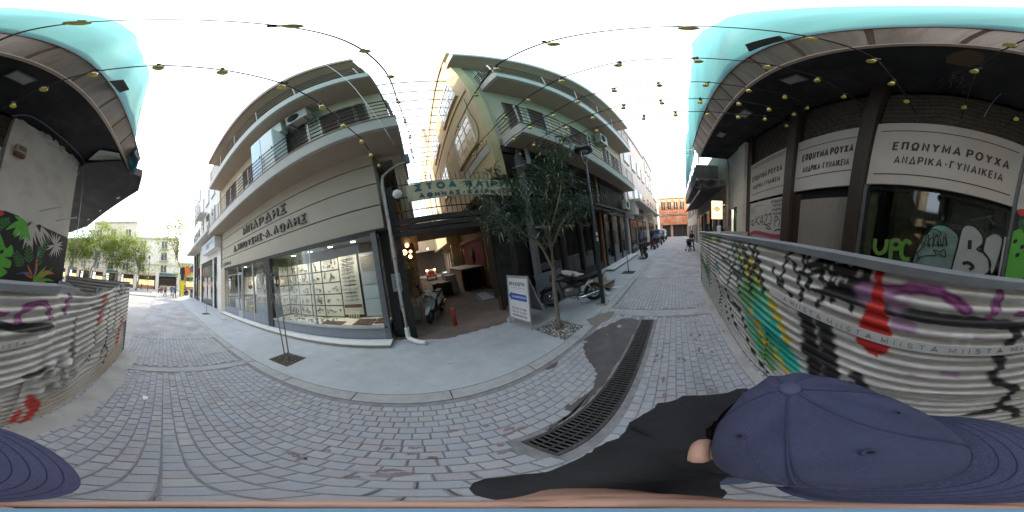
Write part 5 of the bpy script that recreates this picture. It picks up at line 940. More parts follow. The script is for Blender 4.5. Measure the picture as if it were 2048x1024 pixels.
# ---- teal scaffold net
m_net = mat('teal_net', (.12, .43, .46), .8, .14, .7, bump=.35, bscale=5, dirt=(.28, .56, .56), dscale=.5, damt=.5, stretch=(1, 1, .35))
nn = m_net.node_tree; bs = nn.nodes['Principled BSDF']; tl = nn.nodes.new('ShaderNodeBsdfTranslucent'); tl.inputs[0].default_value = (.18, .45, .48, 1); ms_ = nn.nodes.new('ShaderNodeMixShader'); ms_.inputs[0].default_value = .35; nn.links.new(bs.outputs[0], ms_.inputs[1]); nn.links.new(tl.outputs[0], ms_.inputs[2]); nn.links.new(ms_.outputs[0], nn.nodes['Material Output'].inputs[0])
N = thing('scaffold_net', 'huge teal scaffold net hanging over the upper front of the canopied shop', 'net', (0, 0, 0))
tp = lambda x: np.interp(x, [-4.4, 0, 6.7, 8, 11, 14, 15, 16], [14.7, 15.4, 16.2, 14.2, 10.4, 9.5, 7.6, 6.4])
bt = lambda x: np.interp(x, [-4.4, 8.9, 9.3, 12, 16], [7.0, 7.0, 6.1, 5.8, 5.5])
def netf(u, v):
    z = bt(u)+(tp(u)-bt(u))*v; s_ = math.sin
    fold = .035*s_(u*1.9+z*.15)+.02*s_(u*4.3-z*.1)+.012*s_(z*.7+u*.4)+.005*s_(u*9+z*.3)
    return (u+(.05*s_(z*2.1)+.04*s_(z*5.3))*(abs(u+4.4) < .1), -1.12+fold*min(1, v*6+.15)+(-.15 if u < 9 and v < .02 else 0), z+.07*s_(u*3.1)*(v > .99)+.05*s_(u*7.7)*(v > .99))
b = MB(); b.grid(netf, np.concatenate([np.linspace(-4.4, 8.9, 120), np.linspace(9.0, 16, 60)]), np.linspace(0, 1, 42)); ob('net_sheet', b, m_net, N)
b = MB(); b.grid(lambda u, v: (-4.4-.12*math.sin(u*2.3)+.08*math.sin(v*7), -1.15-v*2.2, 7.0+(14.7-7)*u), np.linspace(0, 1, 30), np.linspace(0, 1, 10)); ob('net_return', b, m_net, N)
b = MB(); b.grid(lambda u, v: (-4.75+.45*v*math.sin(u*3)-.3*u+.05*math.sin(9*v), -1.25+.4*(v-.5)+.06*math.sin(u*11), 7.05-1.05*u+.06*math.sin(v*8+u*5)), np.linspace(0, 1, 14), np.linspace(0, 1, 12)); ob('torn_tarp', b, mat('tarp_blue', (.04, .20, .25), .55, .3, 5), N)
for z in (8.5, 10.5, 12.6, 14.2): b = MB(); b.tube([(-4.35, -1.35, z), (6, -1.35, z)], .03, 6); ob('scaffold_tube', b, m_frame, N)
for x in np.linspace(-4.3, 15, 11): b = MB(); b.tube([(x, -1.4, 5.9 if x > 9 else 7.05), (x, -1.4, float(tp(x))-.4)], .03, 6); ob('scaffold_tube', b, m_frame, N)
for k, (x, z) in enumerate(((10.2, 7.2), (11.5, 6.4), (13, 6.2), (9.2, 6.9), (12.2, 8.2))): b = MB(); b.tube([(x, -1.5, z), (x+.3, -.75, z+.05)], .03, 6); ob('scaffold_tube', b, m_cream2, N)
t = thing('soot_flap', 'dark bent metal flap lying on the canopy edge under the net', 'sheet', (0, 0, 0)); b = MB(); b.prism([(1.9, -1.05, 7.02), (2.45, -1.0, 7.02), (2.3, -.88, 7.2), (1.85, -.95, 7.15)], (0, -.02, .03)); ob('flap', b, m_dark, t)
t = thing('soot_flap', 'grey bent flap at the canopy edge by the torn end of the net', 'sheet', (0, 0, 0)); b = MB(); b.prism([(-1.62, -1.05, 6.98), (-2.05, -1.0, 6.98), (-1.95, -.8, 6.9), (-1.6, -.82, 6.92)], (0, -.02, .03)); ob('flap', b, m_frame, t)
# ---- next shops along that side: awning, razor wire, lit coffee sign
W2 = thing('awning_house', 'dark shop front with a rusty corrugated awning beyond the netted shop', 'building', (0, 0, 0))
m_tin = mat('rusty_tin', (.10, .085, .075), .6, .35, 3, metal=.3)
bpart('wall', mat('smoky_wall', (.30, .26, .21), .9, .15, 2, dirt=(.15, .12, .1), damt=.6), W2, (9.05, 22, -3.2, -2.9, 3.6, 8.0), (9.05, 9.4, -3.2, -2.9, 0, 3.6), (12.2, 12.6, -3.2, -2.9, 0, 3.6), (21.4, 22, -3.2, -2.9, 0, 3.6), (16.5, 17, -3.2, -2.9, 0, 3.6)); bpart('upper_floor', m_tin, W2, (11, 22, -2.9, -1.5, 5.4, 6.6), bev=.02)
b = MB(); b.grid(lambda u, v: (u, -2.9+1.5*v, 4.55-.35*v+.025*math.sin(u*2*PI/.3)), np.linspace(9.0, 21, 161), (0, 1)); ob('awning', b, m_tin, W2); bpart('awning_edge', m_tin, W2, (9.0, 21, -1.43, -1.38, 4.08, 4.24))
for x in (9.4, 12.6, 17): bpart('shop_pane', m_bglass, W2, (x, x+2.8 if x < 12 else x+3.9, -3.1, -3.06, .1, 3.5)); bpart('mullion', m_pillar, W2, (x+1.3, x+1.42, -3.05, -2.95, 0, 3.6))
t = thing('downpipe', 'pale vertical pipe where the netted shop meets the awning house', 'pipe', (0, 0, 0))
for x in (8.72, 8.9): b = MB(); b.tube([(x, -2.86, 0), (x, -2.86, 5.9)], .05, 8); ob('pipe', b, m_cream2, t)
t = thing('coffee_sign', 'lit square yellow sign with a dark cup by the awning', 'sign', (8.2, -2.1, 2.45)); b = MB(); b.box(-.06, .06, -.30, .30, 0, 1.0, .01); ob('case', b, m_dark, t); b = MB(); b.box(-.072, -.061, -.27, .27, .03, .97); ob('face', b, emis('sign_glow', (1, .72, .30), .85), t)
b = MB(); b.lathe([(.16, 0), (.16, .004)], 20, (-.073, 0, .56), (-1, 0, 0)); lg = ob('cup', b, m_ink, t, None); lg.scale = (1, 1, .62); lg.location = (0, 0, .2); b = MB(); b.box(-.0775, -.0765, -.12, .12, .53, .56); ob('cup_rim', b, MATS['sign_glow'], t); lettering('CAFE', .11, m_ink, t, (-.074, 0, .2), (0, -1, 0), (0, 0, 1), .003, width=.36, joined=True); b = MB(); b.tube([(.06, -.1, .9), (.3, -.7, .9)], .02, 6); ob('arm', b, m_dark, t)
t = thing('razor_wire', 'tangled coils of razor wire lying along the rusty awning', 'razor wire', (0, 0, 0)); b = MB()
for s_ in range(3):
    P_ = [(8.7+.35*s_+.28*math.cos(a)+.1*math.sin(a*.37), -2.8+1.5*a/56+.1*math.sin(a*1.7), 4.5+.12*s_+.26*math.sin(a)) for a in np.linspace(0, 56, 230)]; b.tube(P_, .009, 3, False)
P_ = [(9+9*a/70, -1.5+.12*math.sin(a*.4), 4.4+.18*math.sin(a)+.1*math.cos(a*.3)) for a in np.linspace(0, 70, 260)]; b.tube(P_, .009, 3, False)
ob('coil', b, mat('razor_steel', (.12, .115, .11), .5, .2, 9, metal=.5), t)
for x0, x1, z1, m, lab in ((22.05, 30, 7.5, m_buff, 'low buff house past the rusty awning with shuttered openings'), (30.05, 39, 10.5, m_pink, 'taller pinkish house near the far end opposite the parked scooters')):
    t = thing('street_house', lab, 'building', (0, 0, 0)); bpart('wall', m, t, (x0, x1, -12, -3.0, 0, z1)); bpart('cornice', m_slab, t, (x0, x1, -3.0, -2.8, z1-.3, z1))
    for k in range(3): x = x0+1+k*2.4; bpart('door', m_shut, t, (x, x+1.2, -2.98, -2.95, 0, 2.6)); bpart('window', m_shut, t, (x, x+1.1, -2.98, -2.95, 4.2, 6.2))
# ================================================================== CORRUGATED HOARDING ALONG THE LANE (y = -0.88), spray painted
FZ = -.88
def paint_mat(name, rough=.5, metal=.15, bump=0.0):
    m = bpy.data.materials.new(name); m.use_nodes = True; n = m.node_tree.nodes; l = m.node_tree.links; b = n['Principled BSDF']; b.inputs['Roughness'].default_value = rough; b.inputs['Metallic'].default_value = metal
    at = n.new('ShaderNodeVertexColor'); at.layer_name = 'paint'; tc = n.new('ShaderNodeTexCoord'); nz = n.new('ShaderNodeTexNoise'); nz.inputs['Scale'].default_value = 9; nz.inputs['Detail'].default_value = 8; nz.inputs['Roughness'].default_value = .75
    mp = n.new('ShaderNodeMapping'); mp.inputs['Scale'].default_value = (.5, 1, 2.2); l.new(tc.outputs['Object'], mp.inputs[0]); l.new(mp.outputs[0], nz.inputs['Vector'])
    r = n.new('ShaderNodeValToRGB'); r.color_ramp.elements[0].position = .3; r.color_ramp.elements[0].color = (.72, .70, .67, 1); r.color_ramp.elements[1].position = .65; r.color_ramp.elements[1].color = (1.08, 1.08, 1.08, 1); l.new(nz.outputs[0], r.inputs[0])
    mx = n.new('ShaderNodeMixRGB'); mx.blend_type = 'MULTIPLY'; mx.inputs[0].default_value = 1; l.new(at.outputs[0], mx.inputs[1]); l.new(r.outputs[0], mx.inputs[2]); l.new(mx.outputs[0], b.inputs['Base Color']); MATS[name] = m; return m
m_zinc = paint_mat('sprayed_zinc', .48, .12)
def seg_dist(X, Z, pts):
    D = np.full(X.shape, 9.0)
    for (ax, az), (bx, bz) in zip(pts[:-1], pts[1:]):
        dx, dz = bx-ax, bz-az; L = dx*dx+dz*dz+1e-12; t = np.clip(((X-ax)*dx+(Z-az)*dz)/L, 0, 1); D = np.minimum(D, np.hypot(X-ax-t*dx, Z-az-t*dz))
    return D
def inside(X, Z, P):
    c = np.zeros(X.shape, bool); k = len(P)
    for i in range(k):
        x1, z1 = P[i]; x2, z2 = P[i-1]
        if z1 == z2: continue
        c ^= ((z1 > Z) != (z2 > Z)) & (X < (x2-x1)*(Z-z1)/(z2-z1)+x1)
    return c
BK = (.012, .012, .013); RED = (.58, .022, .015); PUR = (.25, .035, .19); PURL = (.44, .20, .40); GRN = (.10, .33, .10); YEL = (.60, .50, .06); TUR = (.03, .50, .42); LIL = (.42, .24, .42); WHT = (.72, .72, .72)
STROKES = []      # (points, width, colour, softness)
def S_(pts, wd, col, soft=.25, op=1.0): STROKES.append((smooth2(pts, 5) if len(pts) > 2 else pts, wd*(1.25 if col == BK else 1), col, soft, op))
fx = lambda x, y: (float(aY(x, y, FZ).x), float(aY(x, y, FZ).z))
q4 = lambda L, x0=1560, y0=440, k=4.0: [fx(x0+a/k, y0+b/k) for a, b in L]
# soft fields first: green, yellow and turquoise cloud on the far half, grime
for p, wd, c, op in (((1.75, 1.35), .5, GRN, .7), ((1.55, 1.15), .5, GRN, .8), ((1.35, .95), .45, TUR, .75), ((1.15, .75), .4, TUR, .95), ((.95, .62), .35, TUR, .85), ((1.3, .5), .45, GRN, .75), ((1.9, 1.0), .4, GRN, .7), ((1.6, .6), .4, GRN, .7), ((2.1, 1.6), .45, GRN, .55)):
    STROKES.append(([p, (p[0]+.12, p[1]+.06)], wd, c, 1.0, op))
for a, b, wd, c in (((1.75, 1.6), (1.25, 1.18), .13, YEL), ((1.25, 1.28), (.98, .95), .10, YEL), ((1.7, .95), (1.35, .62), .1, YEL), ((2.05, 1.62), (1.8, 1.4), .14, YEL), ((1.5, .42), (1.2, .28), .1, GRN), ((1.45, 1.32), (1.1, .88), .14, (.12, .55, .33)), ((1.2, 1.0), (.9, .66), .16, TUR), ((1.9, .8), (1.5, .45), .12, (.12, .5, .36)), ((1.2, .62), (.9, .4), .1, YEL)):
    STROKES.append(([a, b], wd, c, .7, .9))
for a, b, wd, c in (((5.7, 1.0), (4.6, .6), .35, (.06, .22, .05)), ((5.3, 1.7), (3.2, 1.78), .20, (.09, .20, .08)), ((4.6, 1.2), (4.4, .4), .2, (.05, .22, .05)), ((3.9, 1.72), (3.5, 1.75), .12, YEL), ((3.5, 1.2), (3.3, 1.15), .16, TUR), ((3.55, 1.35), (3.2, 1.05), .05, BK)):
    STROKES.append(([a, b], wd, c, .6, .85))
# black scrawl on the far half
for L in ([(3.3, 1.5), (2.9, 1.42), (2.4, 1.35), (2.0, 1.3)], [(2.7, 1.62), (2.5, 1.3), (2.62, 1.05)], [(2.45, 1.74), (2.3, 1.5), (2.42, 1.36), (2.2, 1.26), (2.1, 1.0)], [(2.3, 1.76), (2.05, 1.5), (2.2, 1.3)], [(2.1, 1.78), (1.9, 1.62), (2.0, 1.45), (1.8, 1.36)], [(1.95, 1.78), (1.78, 1.5), (1.72, 1.2)], [(1.8, 1.8), (1.62, 1.62), (1.7, 1.52), (1.55, 1.45)], [(1.64, 1.8), (1.5, 1.5), (1.42, 1.3)], [(3.0, .9), (2.6, .7), (2.2, .75), (1.9, .55)], [(2.6, .6), (2.3, .35), (2.0, .3)], [(3.6, .9), (3.2, .6), (3.3, .3)], [(2.9, .5), (2.6, .2)], [(1.9, .4), (1.6, .25), (1.3, .12)], [(4.4, 1.6), (4.2, 1.2), (4.3, .8), (4.1, .5)]): S_(L, .05, BK, .4, .9)
# loops and the tag
for L in ([(0, 530), (20, 430), (60, 290), (120, 250), (180, 275), (200, 340), (190, 400)], [(85, 310), (130, 400), (160, 520), (175, 600), (155, 645)], [(5, 480), (40, 550), (85, 610)], [(-60, 380), (-20, 480), (20, 520)]): S_(q4(L), .03, BK, .3)
for L, wd in (([(225, 250), (230, 380)], .03), ([(225, 255), (290, 250), (325, 300), (290, 345), (235, 365)], .034), ([(290, 345), (345, 370), (330, 400), (250, 430), (235, 480)], .034),
              ([(365, 320), (330, 400), (335, 500)], .028), ([(370, 272), (372, 285)], .034), ([(510, 345), (480, 285), (430, 290), (395, 350), (390, 420), (440, 430), (490, 390), (450, 380)], .034), ([(520, 380), (545, 420), (530, 450), (490, 440), (500, 395), (530, 385)], .03),
              ([(600, 350), (570, 450), (490, 600)], .034), ([(600, 355), (680, 375), (690, 450), (650, 500), (560, 500)], .042), ([(560, 500), (555, 620), (560, 720)], .03), ([(560, 520), (480, 610), (600, 620), (700, 660)], .036), ([(620, 540), (570, 620)], .026),
              ([(165, 420), (215, 440), (225, 500), (220, 550)], .034), ([(355, 475), (375, 530), (375, 580)], .026), ([(410, 470), (375, 540)], .02), ([(440, 480), (430, 540), (480, 550), (490, 500)], .024), ([(430, 530), (435, 600)], .018), ([(270, 565), (340, 575), (410, 590), (420, 620), (400, 650)], .034), ([(330, 580), (320, 640), (280, 685)], .03)): S_(q4(L), wd*1.1, BK, .25)
# broad black strokes below the tape
for L, wd in (([(.80, 1.34), (.72, 1.1), (.66, .8), (.62, .5), (.58, .2)], .13), ([(.62, 1.34), (.55, 1.1), (.50, .85), (.55, .55)], .12), ([(.75, 1.0), (.55, .98)], .12), ([(.30, .95), (.22, .7), (.26, .5), (.24, .3)], .09), ([(.28, .5), (.0, .47), (-.3, .5), (-.55, .55), (-.72, .62)], .05), ([(-.28, .45), (-.22, .28)], .10)): S_(L, wd, BK, .5, .93)
S_([(.62, 1.62), (.42, 1.61), (.2, 1.605), (-.2, 1.60), (-.55, 1.585), (-.8, 1.55), (-1.18, 1.49)], .062, BK, .35)
S_([(-.56, 1.58), (-.60, 1.5), (-.56, 1.42), (-.50, 1.34), (-.54, 1.25), (-.50, 1.15), (-.56, 1.05), (-.68, .96), (-.70, .8), (-.66, .66), (-.80, .5), (-.84, .35)], .06, BK, .45, .95)
S_([(.36, .34), (.2, .33), (.0, .34), (-.4, .36)], .035, BK, .6, .8)
# purple arcs with a paler heart, lilac haze
for L, wd in (([(.36, 1.70), (.22, 1.72), (.1, 1.76), (-.03, 1.77), (-.13, 1.75), (-.20, 1.71), (-.24, 1.68)], .075), ([(-.43, 1.80), (-.42, 1.73), (-.40, 1.64)], .055), ([(-.77, 1.58), (-.80, 1.66), (-.88, 1.72), (-1.0, 1.74), (-1.1, 1.70), (-1.14, 1.60)], .06), ([(-1.43, 1.80), (-1.40, 1.72), (-1.37, 1.62)], .07), ([(-.58, 1.66), (-.68, 1.66)], .05)):
    S_(L, wd, PUR, .45); S_(L, wd*.35, PURL, 1.0, .8)
for p, wd in (((.35, 1.67), .13), ((.18, 1.66), .08), ((.12, 1.53), .09), ((-.2, 1.17), .05), ((-.02, 1.12), .04), ((-.3, 1.5), .035)): STROKES.append(([p, (p[0]-.07, p[1]-.005)], wd, LIL, .9, .8))
# white dribbles, dark knots, reds
for L, wd in (([(-.20, 1.52), (-.25, 1.52)], .035), ([(-.225, 1.52), (-.22, 1.42)], .025), ([(-.28, 1.52), (-.31, 1.52)], .03), ([(-.295, 1.52), (-.30, 1.42)], .028), ([(-.50, .78), (-.47, .66)], .03), ([(-.56, .78), (-.53, .68)], .04), ([(-.62, .79), (-.66, .79)], .05)): S_(L, wd, WHT, .5, .85)
RD = [(.295, 1.855), (.255, 1.865), (.245, 1.82), (.242, 1.74), (.228, 1.68), (.215, 1.62), (.17, 1.52), (.145, 1.44), (.135, 1.36), (.15, 1.27), (.20, 1.235), (.27, 1.24), (.33, 1.28), (.365, 1.36), (.36, 1.44), (.33, 1.56), (.30, 1.66), (.292, 1.75)]
S_([(-1.14, .54), (-1.2, .42), (-1.26, .3), (-1.24, .14), (-1.2, .04)], .14, RED, .5, .85); S_([(-1.08, .34), (-1.06, .1)], .1, RED, .6, .8); S_([(-3.82, 1.06), (-3.7, .8), (-3.6, .5)], .2, RED, .5, .85); S_([(-2.42, 1.72), (-2.4, 1.5), (-2.3, 1.34)], .16, RED, .6, .75); S_([(-2.36, 1.75), (-2.55, 1.77)], .06, RED, .9, .5)
for L, wd, op in (([(-1.6, 1.5), (-1.62, 1.2), (-1.66, .9)], .05, .6), ([(-2.0, 1.62), (-2.3, 1.55), (-2.6, 1.62)], .08, .6), ([(-2.2, 1.2), (-2.26, .9)], .04, .7), ([(-2.8, 1.5), (-2.7, 1.2), (-2.9, .8), (-2.75, .5)], .05, .8), ([(-3.1, 1.7), (-3.2, 1.3), (-3.1, .9)], .05, .8), ([(-3.4, 1.82), (-3.3, 1.74), (-3.45, 1.7), (-3.55, 1.8), (-3.4, 1.84)], .05, .95), ([(-3.75, 1.84), (-3.65, 1.74), (-3.85, 1.7), (-3.9, 1.8)], .05, .95), ([(-3.5, 1.4), (-3.6, 1.0), (-3.4, .7)], .04, .8), ([(-1.0, .98), (-1.2, 1.0)], .07, .8), ([(-1.7, .62), (-2.2, .66)], .05, .6), ([(-2.9, .7), (-3.0, .5), (-2.85, .3)], .06, .7)): S_(L, wd, BK, .6, op)
def fence_paint(X, Z):
    nz = lambda a, b, c: np.sin(X*a+1.3*np.sin(Z*b+c))*np.sin(Z*b*1.7+np.cos(X*a*.7)*2+c)
    base = np.empty(X.shape+(3,)); k = .62+.045*nz(2.1, 3, 0)+.03*nz(9, 7, 1)+.02*nz(31, 4, 2)
    for i, t in enumerate((1.0, .985, .95)): base[..., i] = k*t
    warm = np.clip(.5+.9*nz(1.3, 2.2, 3), 0, 1)*np.clip((X+.2)*-.45, 0, .75)*np.clip(1.4-Z, 0, 1); 
    tan = np.clip(warm+np.clip((Z-1.70)/.1, 0, 1)*np.clip(.35+.6*nz(3, 5, 2), 0, .8)*(X > -.3), 0, 1)[..., None]; base = base*(1-tan)+np.array([.42, .335, .24])*tan
    g = np.clip((X-2.2)/2.0, 0, .55)[..., None]; base = base*(1-g)+np.array([.42, .425, .385])*g
    wob = .012*nz(23, 19, 5)
    for pts, wd, col, soft, op in STROKES:
        P = np.array(pts); pad = wd*.5*(1+soft)+.03; m = (X > P[:, 0].min()-pad) & (X < P[:, 0].max()+pad) & (Z > P[:, 1].min()-pad) & (Z < P[:, 1].max()+pad)
        if not m.any(): continue
        d = seg_dist(X[m], Z[m], pts)+wob[m]*min(1, soft*1.5); h = wd/2
        a = np.clip((h*(1+soft*.5)-d)/(h*soft+1e-4), 0, 1)*op; a = (a*a*(3-2*a))[..., None]; base[m] = base[m]*(1-a)+np.array(col)*a
    m = inside(X, Z, RD); base[m] = np.array(RED)
    return np.clip(base, 0, 1)
PIT_ = .0935
def crumple(X, Z):
    """the beaten patch: where the sheet is bent out of shape"""
    a = np.exp(-((X+1.45)/.33)**2-((Z-.78)/.30)**2); b = np.exp(-((X+2.6)/.6)**2-((Z-.62)/.22)**2); c = np.exp(-((X+2.9)/.9)**2-((Z-1.78)/.12)**2); e = np.exp(-((X-2.9)/.8)**2-((Z-.98)/.14)**2)
    return a, b, c, e
def sheet_mesh(name, x0, x1, z0, z1, y, ph, seed, parent, torn=False):
    nx = int((x1-x0)/.018)+1; nzr = int((z1-z0)/.0078)+1; xs_ = np.linspace(x0, x1, nx); zs_ = np.linspace(z0, z1, nzr); X, Z = np.meshgrid(xs_, zs_, indexing='ij')
    a, b, c, e = crumple(X, Z); amp = .0165*(1-.55*a-.3*b); wav = np.sin(2*PI*(Z+ph)/PIT_); wav = np.sign(wav)*np.abs(wav)**.8
    Y = y+amp*wav+.006*np.sin(X*2.3+seed)+.004*np.sin(X*6.1+Z*3+seed)+a*(.045*np.sin(X*13+Z*17)+.03*np.sin(X*29-Z*11)+.02)+b*(.03*np.sin(X*9+Z*8)-.02)+c*.02*np.sin(X*7+Z*4)+e*(.035*np.sin(X*3.2+Z*5)-.012)
    Zd = Z-.075*np.exp(-((X+2.0)/.65)**2)*np.clip((Z-1.5)/.38, 0, 1)+a*.035*np.sin(X*11+seed)+b*.04*np.sin(X*6+Z*2)+.02*e*np.sin(X*4)+(.035*np.sin(X*5+seed)*np.clip((Z-z1+.05)/.05, 0, 1)*(X < -1.2) if z1 > 1.5 else 0)+(.012*np.sin(X*8+seed)*np.clip((z0+.04-Z)/.04, 0, 1) if z0 > .5 else 0)
    Xd = X+(.012*np.sin(Z*2*PI/PIT_+1.5)+.01*np.sin(Z*7))*((X < x0+.01)*1.0+(X > x1-.01)*1.0)
    col = fence_paint(X, Z); idx = np.arange(nx*nzr).reshape(nx, nzr)
    F_ = np.stack([idx[:-1, :-1], idx[1:, :-1], idx[1:, 1:], idx[:-1, 1:]], -1).reshape(-1, 4); me = bpy.data.meshes.new(name)
    V = np.stack([Xd, Y, Zd], -1).reshape(-1, 3).astype(np.float32); me.vertices.add(len(V)); me.vertices.foreach_set('co', V.ravel()); me.loops.add(F_.size); me.loops.foreach_set('vertex_index', F_.ravel().astype(np.int32)); me.polygons.add(len(F_)); me.polygons.foreach_set('loop_start', np.arange(0, F_.size, 4, dtype=np.int32)); me.polygons.foreach_set('use_smooth', np.ones(len(F_), bool)); me.update(); me.validate()
    ca = me.color_attributes.new('paint', 'FLOAT_COLOR', 'POINT'); ca.data.foreach_set('color', np.concatenate([col.reshape(-1, 3), np.ones((len(V), 1))], 1).astype(np.float32).ravel()); me.materials.append(m_zinc)
    return ob(name, me, m_zinc, parent)
HD = thing('corrugated_hoarding', 'long dented hoarding of corrugated zinc sheets covered in graffiti along the lane', 'hoarding', (0, 0, 0))
for k, (a, c) in enumerate(((-4.28, -2.30), (-2.36, -1.17), (-1.24, 1.97), (1.90, 3.85), (3.79, 5.84))): sheet_mesh('upper_sheet', a, c, .93, 1.885, FZ+.006*(k % 2), .01*k, k*1.7, HD)
for k, (a, c) in enumerate(((-4.26, -2.86), (-2.92, -1.0), (-1.06, 1.42), (1.36, 3.2), (3.14, 5.82))): sheet_mesh('lower_sheet', a, c, .012, .985, FZ-.035+.005*(k % 2), .02*k, 9+k*2.3, HD)
m_galv = mat('galvanised_rail', (.27, .295, .32), .45, .2, 4, metal=.35, dirt=(.34, .34, .34), dscale=5, damt=.5)
for a, c in ((-1.22, 1.2), (1.21, 3.5), (3.51, 5.86)): b = MB(); b.prism([(a, FZ+.012, 1.83), (a, FZ+.026, 1.835), (a, FZ+.032, 1.885), (a, FZ-.04, 1.90), (a, FZ-.04, 1.885), (a, FZ+.012, 1.875)], (c-a, 0, 0)); ob('top_rail', b, m_galv, HD)
for x in (-4.2, -2.3, -.2, 1.9, 3.8, 5.7): b = MB(); b.tube([(x, FZ-.08, -.05), (x, FZ-.08, 1.86)], .028, 8); ob('post', b, m_frame, HD)
b = MB(); b.tube([(3.62, FZ-.1, 1.4), (3.62, FZ-.1, 2.06)], .05, 10); ob('pipe_stub', b, mat('stub_grey', (.42, .44, .45), .5, .1), HD)
# returns of the hoarding to the house wall at either end
for x, y0, zt in ((-4.3, -2.9, 1.965), (5.86, -2.75, 1.88)):
    b = MB(); b.grid(lambda u, v: (x+.014*math.sin(v*2*PI/PIT_), u, v), np.linspace(y0, FZ, 3), np.linspace(.01, zt, 160)); ob('return_sheet', b, mat('plain_zinc', (.42, .41, .39), .5, .15, 3, metal=.2, dirt=(.3, .25, .2), damt=.5), HD)
b = MB(); b.prism([(-1.24, FZ-.03, 1.84), (-1.6, FZ-.03, 1.82), (-1.75, FZ-.03, 1.85), (-1.55, FZ-.03, 1.875), (-1.4, FZ-.03, 1.92), (-1.28, FZ-.03, 1.93)], (0, -.02, 0)); ob('bent_strip', b, mat('strip_blue_grey', (.22, .27, .33), .5, .2, 5), HD)
for (x, z, w_, h_) in ((-1.42, .86, .22, .10), (-1.5, .58, .2, .1), (-1.7, .7, .28, .07), (-2.5, .66, .5, .05)):
    b = MB(); b.grid(lambda u, v: (x+w_*u, FZ+.035+.03*math.sin(u*4+v*2)+.02*v, z+h_*v+.10*u), np.linspace(-.5, .5, 7), np.linspace(-.5, .5, 5)); ob('peeled_flap', b, mat('bare_zinc', (.50, .49, .47), .4, .15, 6, metal=.35), HD)
# printed paper tape stuck along the ridges
tape = thing('paper_tape', 'strip of white tape printed with repeated capital letters stuck across the hoarding', 'tape', (0, 0, 0)); m_tape = mat('tape_white', (.62, .62, .61), .6, .05, 5, dirt=(.45, .45, .45), dscale=4, damt=.3)
b = MB(); b.grid(lambda u, v: (u, FZ+.0235+.003*math.sin(u*9), 1.365+.075*v+.004*math.sin(u*4)), np.linspace(-1.02, 1.28, 90), (0, .5, 1)); ob('strip', b, m_tape, tape)
x = 1.05
for k, wd_ in enumerate(('A', 'MIISTA', 'MIISTA', 'MIISTA', 'MIISTA', 'MIISTA')):
    w_ = .04 if len(wd_) == 1 else .32
    if x-w_ < -1.0: wd_ = 'MII'; w_ = .12
    if x-w_ > -1.02: lettering(wd_, .052, m_ink, tape, (x-w_/2, FZ+.0285, 1.403), UX, UZ, .0015, -.001, 2.0, width=w_)
    x -= w_+.06
# ================================================================== FESTOON LIGHTS ACROSS THE LANE
m_cord = mat('black_cord', (.014, .014, .014), .6, 0); m_sock = mat('black_socket', (.02, .02, .02), .5, 0)
m_bulb = mat('yellow_bulb', (.85, .70, .12), .25, .06, 20); m_bulbc = mat('bulb_centre', (.80, .66, .22), .2, 0)
bulb_me = None
b = MB(); b.lathe([(.012, .01), (.028, -.005), (.034, -.03), (.038, -.05), (.044, -.062), (.040, -.072), (.028, -.068)], 14); bulb_me = b.mesh('bulb', m_bulb)
b = MB(); b.lathe([(.022, -.067), (.014, -.074)], 10); cen_me = b.mesh('bulb_centre', m_bulbc)
b = MB(); b.lathe([(.012, .07), (.022, .06), (.025, .0), (.016, -.004)], 10); b.box(-.035, .035, -.012, .012, .06, .085); sock_me = b.mesh('socket', m_sock)
def vplane(p0, p1, q):
    v = Vector(ray(*q)); d = Vector((p1[0]-p0[0], p1[1]-p0[1])); n = Vector((-d.y, d.x, 0)); O = Vector((0, 0, H)); t = n.dot(Vector((p0[0], p0[1], 0))-Vector((0, 0, 0)))/n.dot(v); return O+v*t
STR = {
 'b': ([(766, 342), (756, 324), (740, 303), (721.5, 276), (684, 245), (641, 207), (564, 167), (445, 140), (320, 131), (192, 143), (91, 173), (29, 204), (2034, 231), (2007.6, 256)], ('Y', 4.05), 'string of yellow bulbs from the lock shop corner across to the white pier'),
 'c': ([(893, 324), (897, 305), (906, 284), (915, 253), (950.5, 185.5), (989, 134), (1095, 84), (1370, 52.5), (1622, 74), (1750, 117), (1788, 160), (1816, 197), (1831, 226)], ('X', 2.43), 'string of yellow bulbs from the ochre wall inside the passage to the largest white sign'),
 'd': ([(934.5, 320), (945, 304), (963, 282), (1011, 231), (1054, 195.5), (1120, 157), (1236, 124.5), (1393, 116), (1537.6, 128.6), (1636.6, 154.5), (1690, 187), (1736, 213)], ('X', 2.43), 'string of yellow bulbs from the ochre wall edge to the dark pillar'),
 'e': ([(987, 307), (1026, 273), (1059, 249), (1105, 225), (1154, 198), (1227, 176), (1317, 165), (1413, 164), (1496, 175), (1570, 188.6), (1616, 210), (1655, 222)], ('Y', 4.3), 'string of yellow bulbs from the corner balcony slab to above the middle sign'),
 'f': ([(1017, 318), (1039, 302), (1066, 284), (1130, 250), (1184, 229), (1246, 209), (1322, 199.6), (1400.5, 197), (1477, 201), (1537.6, 212.5), (1590, 222), (1640, 240)], ('Y', 4.6), 'string of yellow bulbs, second from the lamp post, crossing under the balcony soffit'),
 'g': ([(1032, 329), (1056, 317), (1079, 303), (1120, 280), (1192.5, 254.5), (1287, 230), (1350.6, 223), (1414, 223), (1475, 227.5), (1530, 231.5), (1573, 245), (1610, 252)], ('Y', 4.6), 'string of yellow bulbs passing nearest the lamp post head to the far sign')}
